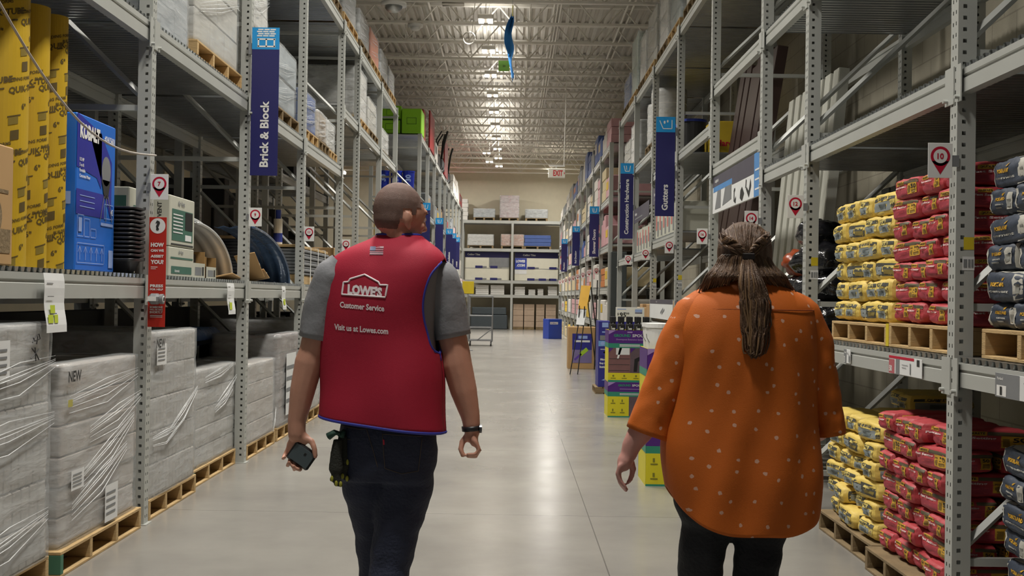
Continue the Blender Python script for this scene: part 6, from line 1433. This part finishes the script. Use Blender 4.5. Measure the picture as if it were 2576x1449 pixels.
def snapper(me):
    bv = BVHTree.FromPolygons([v.co for v in me.vertices], [tuple(p.vertices) for p in me.polygons])
    def f(px, py, off=.001, dyc=0.0):
        a = ML(px, py, -.6) if dyc == 0 else dyc(px, py, -.6); org = TRI @ Vector((0, 0, 1.4)) if dyc == 0 else dyc('o', 0, 0)
        h = bv.ray_cast(org, (a-org).normalized()); 
        return (h[0]+h[1]*off) if h[0] else a
    return f
sj = snapper(jm); TH_ = mat('jean_thread', '55493c', .8)
def poly(pts, k=8): return [(a[0]+(c[0]-a[0])*i/k, a[1]+(c[1]-a[1])*i/k) for a, c in zip(pts[:-1], pts[1:]) for i in range(k)]+[pts[-1]]
for nm, pts in (('pocket_seam', [(962, 1092), (1062, 1098)]), ('pocket_seam', [(962, 1092), (968, 1178), (1010, 1192), (1052, 1185), (1062, 1098)]), ('yoke_seam', [(862, 1072), (905, 1080), (925, 1078)]), ('centre_seam', [(922, 1078), (938, 1130), (950, 1175)]), ('pocket_seam', [(868, 1104), (882, 1106)])):
    seam([sj(*q) for q in poly(pts)], .0012, nm, TH_, jeans)
t = MB(); q0, q1, q2, q3 = [sj(*q, .002) for q in ((963, 1106), (967, 1106), (968, 1119), (964, 1119))]; t.add([q0, q1, q2, q3], [(0, 1, 2, 3)]); t.build('pocket_tab', M_RED, jeans)
def shoe(path_end, fwd, parent, m):
    e = Vector(path_end); b_ = MB(); f_ = Vector(fwd).normalized()
    z0 = .0
    for c, r_ in ((-.02, (.042, .05, .05)), (.06, (.047, .07, .042)), (.15, (.045, .06, .032))): b_.ell((e.x+f_.x*c, e.y+f_.y*c, r_[2]+.02), r_, None, Matrix.Rotation(math.atan2(-f_.x, f_.y), 3, 'Z'))
    me = remeshed(b_.mesh('shoe', m), .008, 4, 'shoe'); o_ = put('shoe', me, parent)
    s_ = MB(); s_.tube([(e.x+f_.x*c, e.y+f_.y*c, .014) for c in (-.06, -.03, .05, .14, .19)], [.03, .042, .045, .045, .03], 12, None, True); me2 = s_.mesh('sole', M_BLK)
    for v in me2.vertices: v.co.z = .001 if v.co.z < .014 else .026
    put('sole', me2, o_); return o_
SH = mat('shoe_dark', '2a2725', .6)
shoe(LEGR[-1], (.1, 1, 0), man, SH); shoe(LEGL[-1], (.15, 1, 0), man, SH)
# wrist watch
t = MB(); c_ = ML(1187, 1077); ax = (ML(1188, 1095)-ML(1184, 1050)).normalized(); u = ax.cross(Vector((0, 1, 0))).normalized(); v = ax.cross(u)
rg = []
for k in range(33):
    a = 2*math.pi*k/32; d = u*math.cos(a)*.036+v*math.sin(a)*.036; rg.append([tuple(c_+d*s_+ax*h_) for s_, h_ in ((.95, -.009), (1.06, -.009), (1.06, .009), (.95, .009))])
t.loft([list(x) for x in rg], None, False, True)
watch = t.build('wristwatch', mat('watch_band', '1c1d1f', .4), man, True); t = MB(); d = (-u*.7+v*-.2).normalized(); d = Vector((.9, -.45, 0)).normalized(); t.cyl(c_+d*.033-ax*.0, .016, .009, 18, None, 'x'); t.build('watch_case', mat('watch_steel', '55585a', .25, .7), watch)
# held device
dev = thing('handheld_device', 'black cased handheld device with grey face in the man\'s left hand', 'device')
dc = mp(760, 1146, -.004); dev.location = dc; dev.rotation_euler = (0, R(34), 0)
t = MB(); t.bbox(-.048, .048, -.012, .012, -.038, .038, b=.006); t.build('case', mat('device_black', '17191b', .35), dev)
t = MB(); t.bbox(-.041, .041, -.0145, -.0115, -.031, .031, b=.001); t.build('face_panel', mat('device_face', '4b5659', .3, var=.03), dev)
t = MB(); t.bbox(.004, .012, -.0155, -.014, .008, .018, b=.0003); t.build('camera_lens', M_BLK, dev)
# work gloves tucked in the back pocket
GM = mat('glove_knit', '25261f', .85, bump=.4, bscale=150); GG = mat('glove_cuff', '2b4a3e', .8, bump=.3, bscale=120); GY = mat('glove_tip', '98962f', .6)
def glove(label, base, tips, dy, cuff):
    root = thing('work_glove', label, 'glove', (0, 0, 0), 0, 'work gloves hanging from the back pocket'); g = MB()
    p0, p1, p2 = [mp(x, y, dy) for x, y in base]
    g.tube([p0, p1, p2], [.017, .022, .027], 12, None, True, .55); g.ell(p2, (.027, .016, .028))
    for x, y in tips: cap(g, [p2+Vector(((x-base[2][0])/667*.5, 0, -.012)), mp((x+base[2][0])/2, (y+base[2][1])/2+6, dy), mp(x, y, dy)], [.011, .0105, .0095], 8)
    me = remeshed(g.mesh('glove_hand', GM), .005, 3, 'glove_hand'); put('glove_hand', me, root)
    c_ = MB(); c_.tube([mp(x, y, dy) for x, y in cuff], [.012, .022, .028], 12, None, True, .5); c_.build('cuff', GG, root, True)
    for x, y in tips:
        f_ = MB(); f_.ell(mp(x, y-2, dy-.008), (.006, .005, .011), None, None, 10, 8); f_.build('finger_pad', GY, root, True)
glove('black work glove with yellow finger pads hanging from the man\'s pocket, left one', [(850, 1105), (846, 1140), (845, 1178)], [(835, 1206), (846, 1218), (857, 1220)], -.10, [(856, 1090), (842, 1088), (826, 1098)])
glove('black work glove with yellow finger pads nearer the leg of the man', [(862, 1095), (862, 1135), (862, 1172)], [(862, 1200), (873, 1206), (874, 1165)], -.075, [(866, 1082), (862, 1088), (858, 1098)])
# ======== the woman ========
YW = 3.82
def wp(px, py, dy=0.0): return at(px, py, YW+dy)
wr = wp(1870, 900); woman = thing('person', 'woman in orange printed blouse with long brown hair walking away', 'person', (wr.x, YW, 0))
TWI = Matrix.Translation((wr.x, YW, 0)).inverted()
def WL(px, py, dy=0.0): return TWI @ wp(px, py, dy)
def wrow(py, xl, xr, rb_, rf, cy_=0.0):
    a, c = WL(xl, py), WL(xr, py); return (a.z/2+c.z/2, (a.x+c.x)/2, cy_, (c.x-a.x)/2, rb_, rf)
WT = [wrow(688, 1838, 1928, .062, .062, .005), wrow(704, 1822, 1942, .075, .075), wrow(722, 1786, 1972, .095, .09), wrow(745, 1752, 2010, .118, .11), wrow(775, 1727, 2038, .138, .13), wrow(830, 1706, 2050, .155, .15), wrow(920, 1700, 2046, .165, .17), wrow(1020, 1690, 2050, .17, .18), wrow(1120, 1680, 2057, .18, .19), wrow(1200, 1684, 2060, .19, .195), wrow(1290, 1694, 2052, .19, .19), wrow(1340, 1700, 2046, .19, .19)]
def wsurf(z, th, off=0):
    cx_, cy_ = interp(WT, z)[:2]; p = garment_ring(WT, z, th, 2.25); d = Vector((p.x-cx_, p.y-cy_, 0)).normalized(); return p+d*off
def blouse_mat():
    m = mat('blouse_orange', 'bd5c02', .75, var=.05, vscale=3, bump=.1, bscale=300); nt = m.node_tree; N = nt.nodes.new; Lk = nt.links.new
    b_ = nt.nodes['Principled BSDF']; old = b_.inputs['Base Color'].links[0].from_socket
    tc = N('ShaderNodeTexCoord'); sp = N('ShaderNodeSeparateXYZ'); Lk(tc.outputs['Object'], sp.inputs[0])
    cb = N('ShaderNodeCombineXYZ'); m1 = N('ShaderNodeMath'); m1.operation = 'MULTIPLY_ADD'; m1.inputs[1].default_value = .35; Lk(sp.outputs[1], m1.inputs[0]); Lk(sp.outputs[0], m1.inputs[2]); Lk(m1.outputs[0], cb.inputs[0]); Lk(sp.outputs[2], cb.inputs[1])
    nz_ = N('ShaderNodeTexNoise'); nz_.inputs['Scale'].default_value = 90; Lk(tc.outputs['Object'], nz_.inputs['Vector'])
    vs_ = N('ShaderNodeVectorMath'); vs_.operation = 'MULTIPLY_ADD'; vs_.inputs[1].default_value = (.008, .008, 0); Lk(nz_.outputs['Color'], vs_.inputs[0]); Lk(cb.outputs[0], vs_.inputs[2])
    vo = N('ShaderNodeTexVoronoi'); vo.voronoi_dimensions = '2D'; vo.inputs['Scale'].default_value = 14.5; vo.inputs['Randomness'].default_value = .75; Lk(vs_.outputs[0], vo.inputs['Vector'])
    lt = N('ShaderNodeMath'); lt.operation = 'LESS_THAN'; lt.inputs[1].default_value = .082; Lk(vo.outputs['Distance'], lt.inputs[0])
    mx = N('ShaderNodeMix'); mx.data_type = 'RGBA'; Lk(lt.outputs[0], mx.inputs['Factor']); Lk(old, mx.inputs[6]); mx.inputs[7].default_value = (*lin('cfa088'), 1); Lk(mx.outputs[2], b_.inputs['Base Color']); return m
BO = blouse_mat()
def wfold(x, z, th):
    zy = WL(1870, 790).z; lo = max(0, min(1, (zy-z)/.12)); lo2 = max(0, min(1, (WL(1870, 880).z-z)/.3))
    f_ = .0045*math.sin(x*62+math.copysign(1, x)*z*22)*lo*(1-lo2*.8)*min(1, abs(x)*9)
    f_ += lo2*(.012*math.sin(x*19+z*5.5+.6)+.006*math.sin(x*41-z*9)) + .008*noise.noise(Vector((x*4, th, z*4)))
    return f_
b = MB(); nz, nt_ = 80, 96; z0_ = WT[0][0]; zside = WL(1870, 1225).z; zmid = WL(1870, 1322).z; rings = []
for j in range(nz+1):
    rg = []
    for i in range(nt_):
        th = 2*math.pi*i/nt_; s_ = min(1, abs(math.sin(th)-.10)/(.9 if math.sin(th) > 0 else 1.1)); zb_ = zmid+(zside-zmid)*interp([(0, 0.0), (.35, .0), (.6, .17), (.86, .48), (1, 1.0)], s_)[0]
        z = z0_-(z0_-zb_)*(j/nz)
        p = wsurf(z, th, .006); rg.append(tuple(wsurf(z, th, .006+wfold(p.x, z, th))))
    rings.append(rg)
b.loft(rings, None, False)
b2 = MB()
for path, rs, sd in (([WL(1790, 765), WL(1752, 795), WL(1722, 860), WL(1690, 940), WL(1658, 1020), WL(1633, 1092)], [.062, .078, .082, .078, .076, .080], 2), ([WL(1965, 765), WL(2012, 800), WL(2042, 865), WL(2060, 950), WL(2078, 1030), WL(2088, 1094)], [.062, .074, .068, .060, .054, .052], 7)):
    rg = sleeve(path, rs, sd, 36); ctr = sum((Vector(q) for q in rg[-1]), Vector())/36
    b.loft(rg+[[tuple(Vector(p).lerp(ctr, .04)) for p in rg[-1]]])
blouse = b.build('blouse', BO, woman, True); sm = blouse.modifiers.new('s', 'SOLIDIFY'); sm.thickness = .002
# collar and yoke seam
t = MB(); rgc = []
for k in range(25):
    th = 2*math.pi*k/24; p = wsurf(z0_-.004, th, .008); q = wsurf(z0_-.004, th, -.004); rgc.append([tuple(p+Vector((0, 0, -.012))), tuple(p+Vector((0, 0, .024))), tuple(q+Vector((0, 0, .028))), tuple(q)])
t.loft(rgc, None, False, True); t.build('collar', BO, blouse, True)
t = MB(); t.tube([wsurf(WL(1870, 778).z-.012*abs(math.sin(a)*1.0)**2*0, a, .009) for a in [R(-78+156*k/30) for k in range(31)]], .0016, 6); t.build('yoke_seam', mat('seam_orange', '7d3403', .8), blouse, True)
# body
b = MB(); HW = WL(1873, 666, .02); TW = Matrix.Translation(HW) @ Matrix.Rotation(R(4), 4, 'Z')
head_parts(b, TW, True, .90)
cap(b, [WL(1873, 690, .0), WL(1876, 715, .0), WL(1876, 740, .0)], [.05, .05, .06], 16)
b.loft([[tuple(wsurf(z, 2*math.pi*i/28, -.02)) for i in range(28)] for z in [z0_-.005-(z0_-WL(1870, 1200).z)*k/16 for k in range(17)]])
cap(b, [WL(1775, 790), WL(1745, 815), WL(1705, 900), WL(1660, 1000), WL(1648, 1030), WL(1612, 1085), WL(1588, 1122), WL(1582, 1142)], [.058, .06, .056, .05, .05, .042, .032, .028])
cap(b, [WL(1980, 790), WL(2012, 815), WL(2038, 900), WL(2062, 1010), WL(2072, 1050, .03), WL(2058, 1085, .14), WL(2030, 1100, .24)], [.058, .058, .052, .046, .046, .036, .028])
# her left hand, relaxed
b.ell(WL(1572, 1160, .0), (.026, .032, .036), None, Matrix.Rotation(R(14), 3, 'Y'), 14, 9)
for i, (dy, k) in enumerate(((-.027, .88), (-.008, .97), (.011, 1.03), (.03, .97))):
    cap(b, [WL(1560+i, 1172, dy), WL(1553+i, 1172+22*k, dy), WL(1559+i, 1172+42*k, dy), WL(1573+i, 1172+60*k, dy)], [.0105*k, .0095*k, .0088*k, .0078*k], 10)
cap(b, [WL(1586, 1158, .02), WL(1593, 1180, .022), WL(1588, 1200, .018), WL(1582, 1212, .012)], [.013, .0115, .010, .0085], 10)
# her right hand, in front of the body
h0 = WL(2030, 1100, .24); b.ell(h0+Vector((-.02, .05, .0)), (.03, .04, .018))
for i in range(4): cap(b, [h0+Vector((-.045+.018*i, .08, 0)), h0+Vector((-.05+.018*i, .115, -.008)), h0+Vector((-.052+.018*i, .13, -.03)), h0+Vector((-.05+.018*i, .118, -.045))], [.0095, .009, .0085, .0075], 10)
cap(b, [h0+Vector((-.045, .03, .0)), h0+Vector((-.07, .06, -.005)), h0+Vector((-.075, .085, -.015))], [.012, .011, .009], 10)
WLL = [WL(1790, 1290), WL(1768, 1370), WL(1760, 1449, .05), WL(1762, 1530, .08), WL(1766, 1640, .1), WL(1768, 1745, .12)]
WLR = [WL(1925, 1290), WL(1908, 1370), WL(1900, 1449, -.02), WL(1898, 1530, -.06), WL(1896, 1640, -.12), WL(1896, 1740, -.16)]
cap(b, WLL, [.07, .068, .06, .052, .048, .036]); cap(b, WLR, [.07, .068, .06, .052, .048, .036])
b.ell(WL(1868, 1230), (.16, .11, .11), None, None, 18, 12)
bw = remeshed(b.mesh('body', SKIN2), .006, 5, 'body'); put('body', bw, woman)
face_details(Matrix.Translation(HW) @ Matrix.Rotation(R(4), 4, 'Z') @ Matrix.Scale(.90, 4), woman, MATS['lips'], mat('iris_green', '4b5236', .3))
# trousers
PT = mat('trousers_black', '15171b', .85, var=.2, vscale=6, bump=.3, bscale=80)
b = MB(); b.loft(leg_rings(WLL, [.095, .078, .075, .073, .072, .070], seed=4)); b.loft(leg_rings(WLR, [.095, .078, .075, .073, .072, .070], seed=9))
b.ell(WL(1868, 1235), (.205, .15, .145), None, None, 24, 14); b.ell(WL(1768, 1280, -.02), (.088, .11, .07), None, None, 18, 12); b.ell(WL(1918, 1280, -.02), (.09, .12, .07), None, None, 18, 12); b.ell(WL(1745, 1250, .0), (.07, .1, .09), None, None, 18, 12)
tm_ = remeshed(b.mesh('trousers', PT), .011, 5, 'trousers', jfold); put('trousers', tm_, woman)
shoe(WLL[-1], (-.05, 1, 0), woman, SH); shoe(WLR[-1], (.05, 1, 0), woman, SH)
# hair: a full cap, loose lengths over the shoulders and a gathered tail
HB = mat('hair_brown', '5e4530', .42, var=.35, vscale=25, bump=.5, bscale=120, stretch=(4, 4, 1)); HG = mat('hair_highlight', '7a5f42', .4, var=.25)
b = MB()
b.ell(WL(1873, 636, .0), (.093, .105, .104)); b.ell(WL(1873, 672, -.01), (.09, .085, .09)); b.ell(WL(1872, 612, .0), (.083, .092, .072))
b.ell(WL(1840, 690, -.03), (.05, .05, .06)); b.ell(WL(1912, 690, -.03), (.055, .05, .06)); b.ell(WL(1812, 716, -.01), (.038, .05, .04)); b.ell(WL(1945, 718, -.01), (.042, .05, .045))
hm = remeshed(b.mesh('hair', HB), .008, 8, 'hair', lambda co, nr: co+nr*(.004*noise.noise(Vector((co.x*60, co.y*60, co.z*9)))))
hair = put('hair', hm, woman)
rh = random.Random(11); S1 = MB(); S2 = MB()
def strand(pts, r0, mb_, jit=.004):
    pts = [Vector(p) for p in pts]; out = []
    n_ = len(pts); j = Vector((rh.gauss(0, jit), rh.gauss(0, jit), 0))
    for k in range((n_-1)*5+1):
        t = k/5; i = min(int(t), n_-2); u = t-i
        p0, p1, p2, p3 = pts[max(i-1, 0)], pts[i], pts[i+1], pts[min(i+2, n_-1)]
        q = .5*((2*p1)+(-p0+p2)*u+(2*p0-5*p1+4*p2-p3)*u*u+(-p0+3*p1-3*p2+p3)*u**3); out.append(q+j*math.sin(u*3+i))
    m_ = len(out); mb_.tube(out, [r0*min(1, .6+2*k/m_)*min(1, 3.2*(m_-1-k)/m_+.12)+.0002 for k in range(m_)], 5)
CL = WL(1881, 645, -.115)
for k in range(230):       # drawn back from the crown to the clasp
    a = rh.uniform(-1, 1); top = rh.uniform(0, 1)
    x = 1873+68*a; y = 606-46*math.sqrt(max(0, 1-a*a))*top+rh.uniform(-6, 6)
    th = a*1.25
    P0 = Vector((HW.x+.095*math.sin(th), HW.y-.02+.08*(1-top)*0, WL(x, y).z))
    p = WL(x, y, -.02-.055*math.sqrt(max(0, 1-a*a))*(1-top*.5)); mid = WL(1873+48*a, 612+10*abs(a)-12*top*(1-abs(a)), -.095-.012*(1-abs(a)))
    strand([p, mid, CL+Vector((a*.012, -.004, rh.uniform(-.01, .012)))], rh.uniform(.0016, .0032), S2 if rh.random() < .18 else S1, .002)
for sgn, sx in ((-1, 1815), (1, 1930)):   # the two twisted front sections
    for k in range(26):
        ph = rh.uniform(0, 6.28); path = []
        for q in range(7):
            t = q/6; px = sx+(1881-sx)*t; py = 598+44*t+6*math.sin(t*3.1)*(-1)
            c_ = WL(px, py, -.075-.045*math.sin(t*1.57)); rr0 = .014*(1-.35*t)
            path.append(c_+Vector((0, math.sin(ph+t*7)*rr0*.7, math.cos(ph+t*7)*rr0)))
        strand(path, .0032, S2 if k % 4 == 0 else S1, .001)
for k in range(240):       # the tail down the back
    a = rh.gauss(0, .42); a = max(-1, min(1, a)); dp = rh.uniform(-.02, .018); ln = rh.uniform(.72, 1)
    ys = [648, 700, 760, 830, 885, 648+257*ln]; ws = [10, 26, 36, 34, 27, 14]; cs = [1881, 1888, 1898, 1901, 1899, 1898]
    dd = [-.125, -.15, -.165, -.172, -.178, -.18]
    path = [WL(cs[i]+a*ws[i]+(rh.uniform(-3, 3) if i > 1 else 0), min(ys[i], 648+257*ln) if i < 5 else ys[i], dd[i]+dp*(i > 0)) for i in range(5 if ln < .85 else 6)]
    strand(path, rh.uniform(.002, .0042), S2 if rh.random() < .2 else S1, .003)
for k in range(520):       # loose lengths spreading over the shoulders
    a = rh.uniform(-1, 1); sp = abs(a)
    x0 = 1873+70*a; xe = 1876+(122 if a > 0 else 116)*a+rh.uniform(-12, 12); ye = 692+54*sp**1.2+rh.uniform(-16, 10)
    dp = -.045-.06*(1-sp**2)
    path = [WL(x0*.6+1873*.4+14*a, 640, dp-.012), WL(x0+2*a, 668, dp-.01), WL((x0+xe)/2, 695, dp-.028), WL(xe, ye, -.135+.12*sp)]
    strand(path, rh.uniform(.002, .004), S2 if rh.random() < .14 else S1, .003)
S1.build('hair_strands', HB, hair, True); S2.build('hair_highlights', HG, hair, True)
t = MB(); t.bbox(CL.x-.02, CL.x+.02, CL.y-.02, CL.y-.01, CL.z-.012, CL.z+.010, b=.003); t.build('hair_clasp', mat('clasp_dark', '1d1410', .4), hair)
